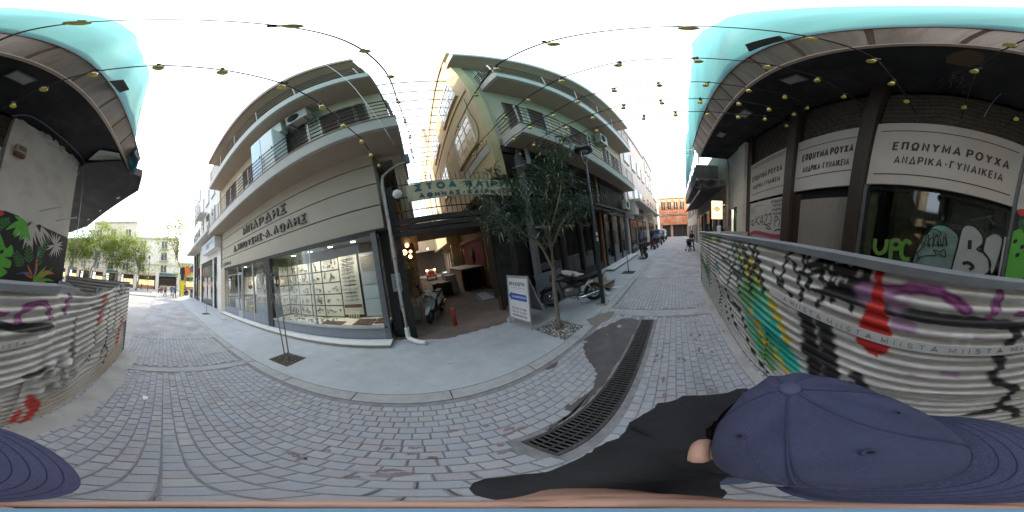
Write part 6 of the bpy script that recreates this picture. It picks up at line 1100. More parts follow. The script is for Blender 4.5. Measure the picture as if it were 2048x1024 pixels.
def festoon(lab, P_, skip=()):
    t = thing('string_lights', lab, 'string lights', (0, 0, 0), 0, 'strings of bulbs hung across the lane'); pts = []
    for i, p in enumerate(P_):
        pts.append(p)
        if i < len(P_)-1: m_ = (p+P_[i+1])/2; m_.z -= .035*min(1, (P_[i+1]-p).length); pts.append(m_)
    b = MB(); b.tube(smooth2([tuple(p) for p in pts], 3), .011, 5); ob('cable', b, m_cord, t)
    for i, p in enumerate(P_):
        if i == 0 or i == len(P_)-1 or i in skip: continue
        a = rnd.uniform(0, 6); rx, ry = rnd.gauss(0, .16), rnd.gauss(0, .16)
        s_ = ob('socket', sock_me, m_sock, t, (p.x, p.y, p.z-.085), (rx, ry, a)); u = ob('bulb', bulb_me, m_bulb, s_, (0, 0, 0)); ob('bulb_centre', cen_me, m_bulbc, s_, (0, 0, 0))
    return t
for k, (Q, (ax, val), lab) in STR.items():
    p0 = aY(*Q[0], val) if ax == 'Y' else aX(*Q[0], val); p1 = aY(*Q[-1], -2.82)
    festoon(lab, [vplane(p0, p1, q) for q in Q])
# the one overhead runs out through the passage; its height rises evenly towards the far end
def zsurf(q, z0=4.98, y0=-2.85, k=.17):
    v = Vector(ray(*q)); t = (z0+k*(0-y0)-H)/(v.z-k*v.y); return Vector((v.x*t, v.y*t, H+v.z*t))
Q = [(831, 332), (825, 310), (822.5, 299), (819, 270), (809, 239), (794, 199), (776, 151), (725, 100), (562, 52), (165, 45), (2029.5, 89), (1955, 137), (1932, 208), (1922, 239)]
festoon('string of yellow bulbs running straight overhead from the passage gap to the torn soffit patch', [zsurf(q) for q in Q])
t = thing('bare_cable', 'thin pale cable without bulbs running under the canopy soffit to the largest sign', 'cable', (0, 0, 0)); b = MB(); b.tube(smooth2([tuple(vplane((-1.4, -1.4), (-.35, -2.85), q)) for q in ((44, 125), (0, 147), (2010, 180), (1985, 205), (1968, 234))], 5), .009, 5); ob('cable', b, m_frame2, t)
t = thing('guy_wire', 'thin pale wire rising from the lower balcony across the upper balcony edge', 'wire', (0, 0, 0)); b = MB(); b.tube(smooth2([tuple(vplane((-.3, 3.0), (-3.5, .5), q)) for q in ((788, 290), (735, 210), (690, 157), (620, 116), (515, 93))], 5), .008, 5); ob('wire', b, m_frame2, t)

# ================================================================== TREES
m_bark = mat('grey_bark', (.20, .165, .13), .9, .2, 10, bump=.4, bscale=60, stretch=(6, 6, 1)); m_twig = mat('twig', (.24, .205, .16), .9, .2, 9)
LF = [mat('oleander_leaf_%d' % i, c, .45, .2, 9) for i, c in enumerate(((.05, .09, .045), (.07, .125, .06), (.10, .155, .09), (.17, .22, .16)))]
def leaf_blade(b, p, d, L, wd, droop=.2):
    d = d.normalized(); s_ = d.cross(Vector((rnd.uniform(-.4, .4), rnd.uniform(-.4, .4), 1))).normalized(); m_ = p+d*L*.5+Vector((0, 0, -.05*L)); e = p+d*L+Vector((0, 0, -droop*L))
    b.add([p, m_-s_*wd*.5, m_+s_*wd*.5, e], [(0, 1, 3, 2)])
def limb(b, pts, r0, r1, n=7): P_ = smooth2(pts, 4); b.tube(P_, [r0+(r1-r0)*i/(len(P_)-1) for i in range(len(P_))], n)
OL = thing('oleander_tree', 'leafy dark green oleander tree growing from the pebble bed beside the sandwich board', 'tree', (0, 0, 0))
b = MB(); limb(b, [(2.41, 2.45, -.06), (2.44, 2.45, .4), (2.48, 2.46, 1.0), (2.53, 2.46, 1.45)], .055, .04, 9); ob('trunk', b, m_bark, OL)
tops = []
for P_ in ([(2.52, 2.46, 1.3), (2.62, 2.5, 1.9), (2.70, 2.55, 2.6), (2.9, 2.6, 3.3), (3.3, 2.6, 4.2), (3.75, 2.6, 5.0)], [(2.52, 2.46, 1.4), (2.3, 2.5, 1.95), (1.95, 2.55, 2.25), (1.55, 2.6, 2.65), (1.4, 2.6, 3.0)], [(2.6, 2.48, 1.75), (2.55, 2.6, 2.4), (2.3, 2.7, 3.0), (2.0, 2.7, 3.5)], [(2.62, 2.48, 1.9), (3.0, 2.4, 2.4), (3.6, 2.4, 2.75), (4.4, 2.45, 3.1), (4.8, 2.5, 3.4)], [(2.7, 2.5, 2.3), (2.85, 2.3, 2.9), (3.0, 2.2, 3.5), (3.1, 2.2, 4.1)], [(2.62, 2.48, 1.9), (2.9, 2.8, 2.4), (3.4, 2.9, 3.1), (3.8, 2.95, 3.8)]):
    b = MB(); limb(b, P_, .028, .008, 6); ob('branch', b, m_twig, OL); tops.append(smooth2(P_, 6))
b = MB(); n_cl = 0
cl = []
for T in tops:
    for i in range(int(len(T)*.38), len(T)):
        for _ in range(3): cl.append((Vector(T[i])+Vector((rnd.gauss(0, .22), rnd.gauss(0, .2), rnd.gauss(.05, .22)))))
for (x, z, n_, sx, sz) in ((1.6, 2.8, 22, .3, .3), (2.0, 3.2, 26, .3, .3), (2.5, 3.0, 22, .3, .3), (3.0, 2.9, 26, .35, .3), (3.6, 3.0, 22, .4, .25), (4.4, 3.15, 14, .35, .2), (2.2, 2.5, 16, .3, .2), (3.9, 4.95, 24, .32, .22), (3.1, 3.7, 18, .25, .35), (3.4, 2.5, 12, .35, .2), (2.6, 2.35, 10, .3, .2), (3.3, 3.3, 14, .3, .3)):
    for _ in range(n_): cl.append(Vector((rnd.gauss(x, sx), rnd.gauss(2.5, .35), rnd.gauss(z, sz))))
for c in cl:
    if c.z < 1.95: continue
    ax = Vector((rnd.uniform(-1, 1), rnd.uniform(-1, 1), rnd.uniform(-.2, 1))).normalized(); stem = c-ax*.2; b.cur = 0; 
    for k in range(rnd.randint(8, 14)):
        b.cur = rnd.choices((0, 1, 2, 3), (5, 5, 3, 1.2))[0]; p = stem+ax*rnd.uniform(.0, .3); d = (ax*rnd.uniform(.0, 1.0)+Vector((rnd.uniform(-1, 1), rnd.uniform(-1, 1), rnd.uniform(-.7, .7)))); leaf_blade(b, p, d, rnd.uniform(.14, .27), rnd.uniform(.018, .03), rnd.uniform(.1, .5))
tag(ob('leaves', b, LF, OL), kind='stuff')
for k in range(6): bb = MB(); a = k*1.05; limb(bb, [(2.41+.05*math.cos(a), 2.45+.05*math.sin(a), -.03), (2.41+.1*math.cos(a), 2.45+.1*math.sin(a), .07), (2.41+.14*math.cos(a), 2.45+.14*math.sin(a), .18)], .012, .005, 5); ob('sucker', bb, m_twig, OL)
def young_tree(label, x, y, stems, crown, nl, grey=False, grp='young street trees in pits'):
    t = thing('young_tree', label, 'tree', (x, y, 0), 0, grp)
    for P_ in stems: b = MB(); limb(b, P_, .018, .009, 6); ob('trunk', b, m_twig, t)
    b = MB()
    for (cx, cy, cz_, r_) in crown:
        for _ in range(3): q = Vector((cx+rnd.uniform(-r_, r_), cy+rnd.uniform(-r_, r_), cz_+rnd.uniform(-r_, r_))); b.cur = 4; b.tube([Vector(stems[0][-1]), (Vector(stems[0][-1])+q)/2+Vector((0, 0, .05)), q], .004, 3, False)
        for _ in range(nl):
            q = Vector((rnd.gauss(cx, r_*.6), rnd.gauss(cy, r_*.6), rnd.gauss(cz_, r_*.6))); b.cur = rnd.choices((0, 1, 2, 3), (1, 2, 3, 5) if grey else (5, 4, 2, 1))[0]
            leaf_blade(b, q, Vector((rnd.uniform(-1, 1), rnd.uniform(-1, 1), rnd.uniform(-.8, .6))), rnd.uniform(.07, .15), rnd.uniform(.014, .024), .3)
    tag(ob('crown', b, LF+[m_twig], t), kind='stuff'); return t
young_tree('thin two-stemmed young tree with sparse grey leaves before the display window', -2.92, 2.51, [[(-.06, .0, -.1), (-.12, 0, .5), (-.22, 0, 1.1), (-.38, 0, 1.8), (-.45, 0, 2.2)], [(.04, .03, -.1), (-.02, .03, .8), (-.06, .02, 1.45), (-.2, 0, 1.8)]], [(-.45, 0, 1.95, .28), (-.2, 0, 2.15, .22), (-.62, 0, 2.2, .2), (-.3, 0, 1.6, .15)], 26, True)
young_tree('small bushy young tree on a bare stem outside the pale shop with the box sign', -10.35, 2.75, [[(.05, 0, -.1), (.1, 0, .5), (.25, 0, 1.2), (.4, 0, 2.0)]], [(.3, 0, 2.2, .4), (.9, .1, 2.4, .4), (-.3, .1, 2.5, .4), (.4, 0, 2.8, .4)], 130, True)
young_tree('young tree with thin drooping dark leaves just past the lamp post', 7.65, 2.4, [[(0, 0, -.1), (-.08, 0, .9), (-.12, 0, 1.8), (0, 0, 2.4)], [(.08, .05, -.1), (.04, .05, 1.0), (.0, .05, 1.7)]], [(-.3, 0, 1.95, .3), (.2, 0, 2.3, .35), (-.9, .1, 2.5, .3), (.2, 0, 2.9, .3)], 60)
young_tree('fuller young oleander beside the first parked motorcycle', 11.65, 2.5, [[(0, 0, -.1), (0, 0, .7), (.1, 0, 1.6)]], [(-.6, 0, 2.1, .5), (.2, 0, 2.2, .5), (.9, 0, 2.3, .5), (.3, 0, 2.8, .4)], 190)
young_tree('small dark oleander further on, between parked scooters and the canopy', 16.6, 2.6, [[(0, 0, -.1), (0, 0, .9), (.1, 0, 1.8)]], [(-.5, 0, 2.4, .5), (.5, 0, 2.5, .5), (0, 0, 3.0, .5)], 170)
young_tree('farthest little oleander, near the white van', 21.5, 2.6, [[(0, 0, -.1), (0, 0, .9), (.1, 0, 1.8)]], [(-.5, 0, 2.4, .5), (.5, 0, 2.5, .5), (0, 0, 3.0, .5)], 130)
# pebbles and soil in the beds
b = MB()
for _ in range(900):
    x, y = rnd.uniform(2.06, 2.71), rnd.uniform(1.96, 2.85); s_ = rnd.uniform(.008, .02); b.cur = rnd.choices((0, 1, 2), (5, 4, 3))[0]; a = rnd.uniform(0, 3); k = rnd.uniform(.6, 1.5)
    v = [(x+s_*k*math.cos(a+j*PI/2.5)*rnd.uniform(.8, 1.1), y+s_*math.sin(a+j*PI/2.5)*rnd.uniform(.8, 1.1), -.028) for j in range(5)]; b.add(v+[(x, y, -.028+s_*rnd.uniform(.9, 1.5))], [(0, 1, 5), (1, 2, 5), (2, 3, 5), (3, 4, 5), (4, 0, 5)], True)
tag(ob('pebbles', b, m_peb), kind='stuff')
b = MB()
for _ in range(60):
    x, y = rnd.uniform(-3.2, -2.64), rnd.uniform(2.24, 2.78); s_ = rnd.uniform(.006, .02); b.cur = rnd.choice((0, 1, 2, 2)); b.add([(x-s_, y, -.028), (x+s_, y-s_*.5, -.028), (x, y+s_, -.028), (x, y, -.02+s_*.5)], [(0, 1, 3), (1, 2, 3), (2, 0, 3)])
tag(ob('pit_pebbles', b, m_peb), kind='stuff')
# big sunlit trees on the plaza
PL = [mat('plaza_leaf_%d' % i, c, .5, .2, 3) for i, c in enumerate(((.06, .10, .025), (.08, .13, .03), (.11, .16, .035), (.15, .19, .04)))]
for m_ in PL:
    n_ = m_.node_tree.nodes; l_ = m_.node_tree.links; bs_ = n_['Principled BSDF']; tl_ = n_.new('ShaderNodeBsdfTranslucent'); tl_.inputs[0].default_value = (.30, .38, .06, 1); x_ = n_.new('ShaderNodeMixShader'); x_.inputs[0].default_value = .42; l_.new(bs_.outputs[0], x_.inputs[1]); l_.new(tl_.outputs[0], x_.inputs[2]); l_.new(x_.outputs[0], n_['Material Output'].inputs[0])
def plaza_tree(label, x, y, h, zc, r, n, trunk, thin=1.0, ls=.40):
    t = thing('plaza_tree', label, 'tree', (x, y, 0), 0, 'trees along the plaza'); b = MB(); limb(b, trunk, .22, .1, 8); ob('trunk', b, m_bark, t); top = Vector(trunk[-1]); cl = []
    for k in range(9):
        a = k*2.4; e = top+Vector((.8*r*math.cos(a)*rnd.uniform(.5, 1), .8*r*math.sin(a)*rnd.uniform(.5, 1), rnd.uniform(.2, 1)*(h-top.z)*.8)); bb = MB(); limb(bb, [top-Vector((0, 0, .3)), (top+e)/2+Vector((0, 0, .4)), e], .08, .02, 5); ob('limb', bb, m_bark, t)
    b = MB(); C_ = [Vector((rnd.gauss(0, r*.58), rnd.gauss(0, r*.58), zc+rnd.gauss(0, (h-zc)*.55))) for _ in range(int(60*thin))]
    for c in C_:
        rr = rnd.uniform(.5, 1.1)*r*.32
        for _ in range(int(2.0*n/len(C_))):
            p = c+Vector((rnd.gauss(0, rr), rnd.gauss(0, rr), rnd.gauss(0, rr*.75))); b.cur = rnd.choices((0, 1, 2, 3), (2, 3, 3, 2))[0]; d = Vector((rnd.uniform(-1, 1), rnd.uniform(-1, 1), rnd.uniform(-.6, .4))); leaf_blade(b, p, d, ls*rnd.uniform(.7, 1.3), ls*.45, .2)
    tag(ob('crown', b, PL, t), kind='stuff'); return t
plaza_tree('broad yellow-green plaza tree next to the white pier, half hidden by it', -33, -21.5, 13.0, 9.0, 3.6, 3600, [(0, 0, 0), (.2, 0, 2.5), (-.2, .6, 5.5)])
plaza_tree('tallest bright plaza tree over the corrugated end of the hoarding', -33, -15.6, 14.2, 9.4, 3.4, 4200, [(0, 0, 0), (0, -.3, 3), (0, .8, 5.6)])
plaza_tree('round plaza tree with a forked trunk in front of the dark shop entrance', -33.5, -10.2, 13.0, 8.6, 3.0, 3600, [(0, 0, 0), (0, .2, 2.5), (0, .3, 4.8)])
plaza_tree('plaza tree with a sparse crown above the parked motorbikes', -34, -5.6, 11.5, 7.8, 2.6, 2200, [(0, 0, 0), (0, .4, 2.5), (.2, .2, 4.8)], .8)
plaza_tree('slim leaning plaza tree with thin high foliage by the hanging clothes', -27.5, 1.5, 16.0, 10.5, 2.9, 2000, [(0, 2.4, 0), (0, 1.8, 3.2), (0, .6, 6.5)], .8, .36)
plaza_tree('low bushy green tree right behind the yellow raincoat', -32, 4.2, 6.5, 4.2, 1.6, 1100, [(0, 0, 0), (0, 0, 1.5), (0, .1, 2.8)], .6, .28)
# hedge and planter in the passage mouth
HG = thing('planter_hedge', 'dark bushy shrub in a white planter beside the gate post', 'plant', (-.5, 6.3, 0)); b = MB(); b.box(-.26, .22, -.75, .75, 0, .55, .02); ob('planter', b, mat('planter_white', (.50, .49, .46), .7, .08, 4), HG); b = MB()
for _ in range(2600): b.cur = rnd.choice((0, 0, 1, 2)); p = Vector((rnd.gauss(.0, .2), rnd.uniform(-.85, 1.6), .5+rnd.random()**.8*1.75)); leaf_blade(b, p, Vector((rnd.uniform(-1, 1), rnd.uniform(-1, 1), rnd.uniform(-.3, 1))), rnd.uniform(.06, .12), .03)
tag(ob('foliage', b, LF[:3], HG), kind='stuff')
t = thing('potted_tree', 'small potted leafy tree by the arcade wall behind the counter', 'plant', (3.2, 14.0, 0)); b = MB(); b.lathe([(.22, 0), (.3, .5)], 12); ob('pot', b, m_wood, t); b = MB()
for _ in range(700): b.cur = rnd.choice((0, 1, 2)); leaf_blade(b, Vector((rnd.gauss(0, .35), rnd.gauss(0, .35), rnd.gauss(2.0, .4))), Vector((rnd.uniform(-1, 1), rnd.uniform(-1, 1), rnd.uniform(-.5, .5))), .16, .05)
tag(ob('foliage', b, LF[:3], t), kind='stuff'); b = MB(); b.tube([(0, 0, .5), (.03, 0, 2)], .02, 6); ob('stem', b, m_bark, t)

# ================================================================== STREET FURNITURE
LPo = thing('street_lamp', 'slim dark street lamp with a flat disc head on a forked top', 'street lamp', (4.0, 2.12, 0)); m_lp = mat('lamp_green_black', (.022, .032, .035), .4, .2, 6)
b = MB(); b.lathe([(.065, 0), (.065, 2.1), (.06, 2.15), (.035, 2.2), (.033, 4.15)], 12); ob('pole', b, m_lp, LPo)
b = MB(); b.box(-.17, .17, -.17, .17, 0, .018, .004); pl = ob('base_plate', b, m_frame2, LPo)
for i in (-.12, .12):
    for j in (-.12, .12): b = MB(); b.lathe([(.018, .018), (.018, .04)], 6, (i, j, 0)); ob('bolt', b, m_dark, pl)
for s_ in (-1, 1): b = MB(); b.tube(smooth2([(0, 0, 4.1), (s_*.06, 0, 4.22), (s_*.13, 0, 4.4), (s_*.11, 0, 4.62)], 4), .016, 6); ob('fork_arm', b, m_frame2, LPo)
b = MB(); b.lathe([(.24, 4.60), (.25, 4.63), (.25, 4.68), (.20, 4.72), (.05, 4.76)], 24); hd = ob('head', b, m_lp, LPo); b = MB(); b.lathe([(.12, 4.588), (.12, 4.599)], 18); ob('lens', b, m_frame2, hd)
for z in (2.0, 1.85): b = MB(); b.box(-.062, .03, -.068, -.055, z, z+.1); ob('sticker', b, m_white, LPo)
AB = thing('sandwich_board', 'white sandwich board with a blue arrow and phone numbers standing on the sidewalk', 'sandwich board', (0, 0, 0)); m_abw = mat('board_white', (.66, .67, .69), .45, .03, 3); m_ab = mat('arrow_blue', (.02, .10, .42), .5, .05); m_abi = mat('board_ink', (.05, .06, .09), .5, 0)
p00, p10 = Vector((1.88, 3.60, .03)), Vector((1.97, 2.86, .03)); uxb = (p10-p00).normalized(); top = Vector((.16, .03, 1.30)); uyb = top.normalized(); wb = (p10-p00).length; nb = uxb.cross(uyb)
def bp(u, v, d=0): return p00+uxb*u+uyb*v+nb*d
b = MB(); b.prism([bp(.02, .20), bp(wb-.02, .20), bp(wb-.02, 1.28), bp(.02, 1.28)], nb*-.012); ob('panel', b, m_abw, AB)
for u in (0, wb): b = MB(); b.bar(bp(u, 0), bp(u, 1.31), .03, .025, nb); ob('frame_leg', b, m_frame2, AB)
for v in (.19, 1.29): b = MB(); b.bar(bp(0.02, v), bp(wb-.02, v), .025, .03, nb); ob('frame_bar', b, m_frame2, AB)
rl = Vector((.62, .1, 0))
for u in (0, wb): b = MB(); b.bar(bp(u, 1.29), p00+uxb*u+rl, .028, .022, nb); ob('rear_leg', b, m_frame2, AB)
b = MB(); tp_, bt_ = bp(.02, 1.26), p00+rl+Vector((0, 0, .22)); b.prism([tp_, tp_+uxb*(wb-.04), bt_+uxb*(wb-.04), bt_], nb*.008); ob('rear_panel', b, mat('rear_grey', (.16, .17, .19), .5, .1), AB)
b = MB(); b.prism([bp(.02, .78, .002), bp(.13, .90, .002), bp(.13, .865, .002), bp(wb-.08, .845, .002), bp(wb-.08, .685, .002), bp(.13, .69, .002), bp(.13, .66, .002)], nb*.001); ob('arrow', b, m_ab, AB)
lettering('ΒΡΑΧΙΩΤΗ', .14, m_abi, AB, bp(wb*.46, 1.10, .003), uxb, uyb, .002, .006, width=.54); lettering('Στοά Καΐρη (υπόγειο)', .085, m_abw, AB, bp(wb*.53, .775, .005), uxb, uyb, .002, .001, width=.50); lettering('κλωστές - νήματα', .045, mat('pale_ink', (.3, .33, .4), .5, 0), AB, bp(wb*.5, 1.0, .003), uxb, uyb, .002, width=.5, joined=True)
for s_, v in (('210.32 14 199', .47), ('210.32 12 337', .38), ('info@vraxioti.gr', .285)): lettering(s_, .078, m_abi, AB, bp(wb*.5, v, .003), uxb, uyb, .002, .003, width=.5)
t = thing('bollard', 'short red tubular bollard at the mouth of the passage', 'bollard', (.66, 4.56, 0)); m_bol = mat('bollard_red', (.40, .055, .03), .5, .18, 6, dirt=(.2, .04, .03), dscale=5, damt=.5); b = MB(); b.lathe([(.062, 0), (.062, .55), (.058, .562), (.01, .565)], 14); ob('tube', b, m_bol, t); b = MB(); b.box(-.1, .1, -.1, .1, 0, .012, .003); ob('foot_plate', b, mat('rust_red', (0, 0, 0)), t)
# rubbish by the lamp post
m_card = mat('cardboard', (.34, .25, .16), .85, .12, 5); m_foam = mat('pale_board', (.56, .53, .49), .8, .06, 5); m_pap = mat('waste_paper', (.66, .67, .70), .8, .06, 4)
def scrap(name, lab, cat, loc, rot, poly, th, m, grp=None):
    b = MB(); b.prism([(x, y, .002*math.sin(x*40)) for x, y in poly], (0, 0, th)); o = ob(name, b, m, None, loc, rot); return tag(o, lab, cat, grp)
for (lab, loc, rz, d, m) in (('green and white carton on top of the rubbish pile behind the lamp post', (5.6, 3.0, .42), .3, (.24, .2, .16), mat('carton_green', (.30, .42, .36), .7, .3, 6)), ('pale flattened carton lying under the green and white one', (5.6, 3.0, .2), .5, (.3, .26, .2), m_foam), ('brown cardboard box at the bottom of the rubbish pile', (5.3, 2.75, .0), -.2, (.34, .28, .24), m_card)):
    t = thing('waste_box', lab, 'box', loc, rz, 'rubbish pile by the lamp post'); b = MB(); b.box(-d[0], d[0], -d[1], d[1], 0, d[2], .006); ob('carton', b, m, t); b = MB(); b.prism([(-d[0], -d[1], d[2]), (d[0], -d[1], d[2]), (d[0]*.9, -d[1]*1.5, d[2]+.07), (-d[0]*.9, -d[1]*1.5, d[2]+.06)], (0, 0, .006)); ob('flap', b, m, t)
for k, (x, y, z, rx, ry, rz, s_, m, lab) in enumerate(((5.15, 2.5, .12, .5, .3, .4, .3, m_pap, 'large crumpled white paper sheet draped over the rubbish pile'), (4.85, 2.45, .05, .2, -.4, 1.2, .24, m_pap, 'white paper strip sliding off the front of the rubbish pile'), (5.5, 2.45, .18, -.5, .5, 2.0, .25, mat('lilac_paper', (.48, .48, .62), .8, .1, 4), 'lilac sheet of paper leaning on the rubbish pile'), (4.75, 2.3, .01, .05, .05, .6, .16, m_pap, 'small white scrap lying flat before the rubbish pile'), (5.0, 2.75, .25, .7, -.2, .2, .3, m_card, 'torn brown cardboard sheet standing in the rubbish pile'), (5.35, 2.3, .02, .08, -.05, 2.4, .2, m_pap, 'white paper piece lying beyond the others by the kerb'))):
    scrap('waste_sheet', lab, 'litter', (x, y, z), (rx, ry, rz), [(s_*math.cos(a)*rnd.uniform(.6, 1.2), s_*.7*math.sin(a)*rnd.uniform(.6, 1.2)) for a in np.linspace(0, 2*PI, 10)[:-1]], .006, m, 'rubbish pile by the lamp post')
for k in range(8): b = MB(); x, y = 5.0+rnd.uniform(-.3, .4), 2.6+rnd.uniform(-.3, .3); b.tube(smooth2([(x, y, .1), (x-.2, y-.1, .3*rnd.random()+.1), (x-.35, y-.3, .05), (x-.5, y-.35, .02)], 4), .008, 4); tag(ob('waste_ribbon', b, m_pap), 'curled white ribbon spilling from the rubbish pile', 'litter', 'ribbons spilling from the rubbish pile')
for k in range(40): pass
b = MB()
for _ in range(70): x, y = rnd.uniform(-2, 6), rnd.uniform(1.9, 4.2); s_ = rnd.uniform(.006, .018); b.cur = rnd.choice((0, 1, 2)); b.add([(x-s_, y, .002), (x+s_, y-s_, .002), (x+s_*.4, y+s_, .002), (x, y, .003+s_*.5)], [(0, 1, 3), (1, 2, 3), (2, 0, 3)])
tag(ob('sidewalk_grit', b, [m_pap, m_peb[2], m_card]), kind='stuff')
# ================================================================== TWO-WHEELERS
m_tyre = mat('tyre_rubber', (.018, .018, .018), .85, .15, 12); m_rim = mat('rim_grey', (.22, .22, .23), .35, .1, 8, metal=.7); m_seat = mat('seat_vinyl', (.02, .02, .022), .55, .15, 6); m_chrome = mat('chrome', (.5, .5, .5), .15, .05, metal=1.0); m_blackp = mat('black_plastic', (.022, .022, .024), .5, .15, 6); m_tail = mat('tail_lens', (.35, .02, .015), .2, .1); m_hl = mat('headlight_lens', (.55, .58, .6), .08, .1)
def wheel(parent, y, r, w_, z=None):
    z = z or r; b = MB(); n = 26; b.tube([(0, y+(r-w_/2)*math.cos(2*PI*k/n), z+(r-w_/2)*math.sin(2*PI*k/n)) for k in range(n+1)], w_/2, 8); wh = ob('wheel', b, m_tyre, parent); b = MB(); rr = r-w_
    b.tube([(0, y+rr*math.cos(2*PI*k/n), z+rr*math.sin(2*PI*k/n)) for k in range(n+1)], .014, 6); b.lathe([(.03, -.05), (.03, .05)], 10, (0, y, z), (1, 0, 0))
    for k in range(6): a = k*PI/3; b.bar((0, y+.02*math.cos(a), z+.02*math.sin(a)), (0, y+rr*math.cos(a), z+rr*math.sin(a)), .022, .03, (1, 0, 0))
    ob('rim', b, m_rim, wh); b = MB(); b.lathe([(.1, -.004), (.1, .004)], 16, (.055, y, z), (1, 0, 0)); ob('brake_disc', b, m_chrome, wh); return wh
def hull(parent, name, m, secs, sub=1):
    """body lofted through cross sections: (y, z, half width, half height, roundness)"""
    b = MB(); n = 14; vs = []
    for (y, z, hw, hh, tilt) in secs:
        for k in range(n):
            t = 2*PI*k/n; c, s_ = math.cos(t), math.sin(t); c = math.copysign(abs(c)**.75, c); s_ = math.copysign(abs(s_)**.75, s_); vs.append((hw*c, y+hh*s_*math.sin(tilt), z+hh*s_*math.cos(tilt)))
    k_ = len(secs); b.add(vs, [(i*n+j, i*n+(j+1) % n, (i+1)*n+(j+1) % n, (i+1)*n+j) for i in range(k_-1) for j in range(n)]+[tuple(range(n))[::-1], tuple((k_-1)*n+j for j in range(n))], True); return ob(name, b, m, parent)
def scooter(label, x, y, rz, m_body, box=None, grp=None, cover=False):
    """front towards -y, length 1.9 m"""
    t = thing('motor_scooter', label, 'scooter', (x, y, 0), rz, grp)
    wheel(t, -.66, .27, .11); wheel(t, .62, .26, .13)
    hull(t, 'front_fender', m_body, [(-.93, .40, .05, .03, 0), (-.82, .50, .075, .05, .3), (-.68, .56, .085, .05, 0), (-.5, .52, .075, .045, -.4)])
    b = MB()
    for s_ in (-1, 1): b.bar((s_*.075, -.66, .27), (s_*.06, -.50, .62), .03, .03)
    ob('fork', b, m_blackp, t)
    hull(t, 'front_shield', m_body, [(-.62, .48, .13, .03, 0), (-.56, .60, .20, .08, .5), (-.50, .78, .21, .10, .5), (-.46, .92, .15, .06, .5), (-.44, .98, .08, .03, .5)])
    b = MB(); b.prism([(-.2, -.40, .42), (.2, -.40, .42), (.21, -.34, .85), (-.21, -.34, .85)], (0, .03, 0)); ob('leg_shield', b, m_blackp, t)
    hull(t, 'floorboard', m_blackp, [(-.45, .34, .14, .05, 0), (-.2, .32, .16, .045, 0), (.1, .34, .16, .05, 0)])
    hull(t, 'rear_body', m_body, [(.02, .45, .12, .10, 0), (.2, .56, .17, .15, 0), (.5, .64, .17, .13, 0), (.78, .70, .12, .08, 0), (.95, .74, .05, .03, 0)])
    hull(t, 'seat', m_seat, [(.0, .72, .10, .03, 0), (.15, .76, .15, .05, 0), (.4, .79, .16, .05, 0), (.6, .84, .15, .05, 0), (.82, .86, .1, .03, 0)])
    hull(t, 'engine', m_blackp, [(.2, .3, .1, .07, 0), (.4, .28, .12, .09, 0), (.68, .27, .1, .07, 0)])
    b = MB(); b.tube(smooth2([(.12, .3, .22), (.15, .5, .24), (.16, .7, .32), (.16, .9, .38)], 4), [.025]*4+[.05]*9, 8); ob('exhaust', b, m_chrome, t)
    hull(t, 'handlebar_cowl', m_body if not cover else m_blackp, [(-.52, .98, .05, .04, 0), (-.46, 1.02, .12, .07, 0), (-.38, 1.02, .1, .05, 0)])
    hl = hull(t, 'headlight', m_hl, [(-.605, .80, .03, .02, 0), (-.585, .80, .10, .055, .3), (-.54, .82, .12, .06, .3)])
    b = MB(); b.tube([(-.34, -.36, .99), (-.15, -.42, 1.02), (.15, -.42, 1.02), (.34, -.36, .99)], .014, 6); ob('handlebar', b, m_blackp, t)
    for s_ in (-1, 1):
        b = MB(); b.tube([(s_*.22, -.40, 1.02), (s_*.34, -.36, .985)], .02, 8); ob('grip', b, m_seat, t)
        b = MB(); b.tube([(s_*.2, -.42, 1.02), (s_*.3, -.44, 1.18), (s_*.34, -.43, 1.22)], .008, 5); mi = ob('mirror', b, m_blackp, t); b = MB(); b.ball((s_*.36, -.43, 1.24), .07, 10, (1, .25, .62)); ob('mirror_head', b, m_blackp, mi)
    b = MB(); b.box(-.07, .07, .93, .95, .66, .74, .004); ob('tail_light', b, m_tail, t); b = MB(); b.box(-.09, .09, .98, .985, .42, .56); ob('number_plate', b, m_white, t); b = MB(); b.bar((-.1, .2, .25), (-.22, .32, .0), .02, .02); ob('stand', b, m_blackp, t)
    if box: hull(t, 'top_box', m_blackp, [(.72, 1.05, .17, .10, 0), (.76, 1.08, .2, .16, 0), (1.08, 1.08, .19, .16, 0), (1.12, 1.05, .16, .10, 0)])
    return t
m_ws = mat('scooter_white', (.58, .58, .57), .25, .05, 4); m_wr = mat('scooter_red', (.26, .035, .025), .3, .1, 4); m_wb = mat('scooter_black', (.02, .021, .024), .25, .1, 4); m_wg = mat('scooter_silver', (.3, .31, .33), .3, .08, 4)
sc = scooter('white scooter with clear plastic over its handlebars parked at the passage mouth', .26, 5.72, -.38, m_ws)
b = MB(); b.grid(lambda u, v: (.30*u, -.52+.16*v+.03*math.sin(u*6), 1.06-.13*abs(u)**1.5-.09*v*v+.02*math.sin(u*9+v*5)), np.linspace(-1, 1, 17), np.linspace(-1, 1, 9)); ob('plastic_cover', b, mat('cover_plastic', (.36, .36, .34), .2, .15, 7), sc)
scooter('black scooter with a top box, first in the row past the oleander', 12.25, 2.5, 2.05, m_wb, True, 'scooters parked along the lane')
scooter('dark red scooter facing the lane, second group in the row', 17.4, 2.5, 2.0, m_wr, False, 'scooters parked along the lane')
scooter('black scooter with a top box standing close behind the dark red one', 19.0, 2.3, 1.9, m_wb, True, 'scooters parked along the lane')
scooter('silver scooter near the white van', 22.5, 2.2, 2.0, m_wg, True, 'scooters parked along the lane')
scooter('farthest scooter, black, just before the white van', 26.5, 2.1, 1.9, m_wb, False, 'scooters parked along the lane')
scooter('red scooter standing on the plaza left of the walkers', -32.0, -.6, 1.2, m_wr)
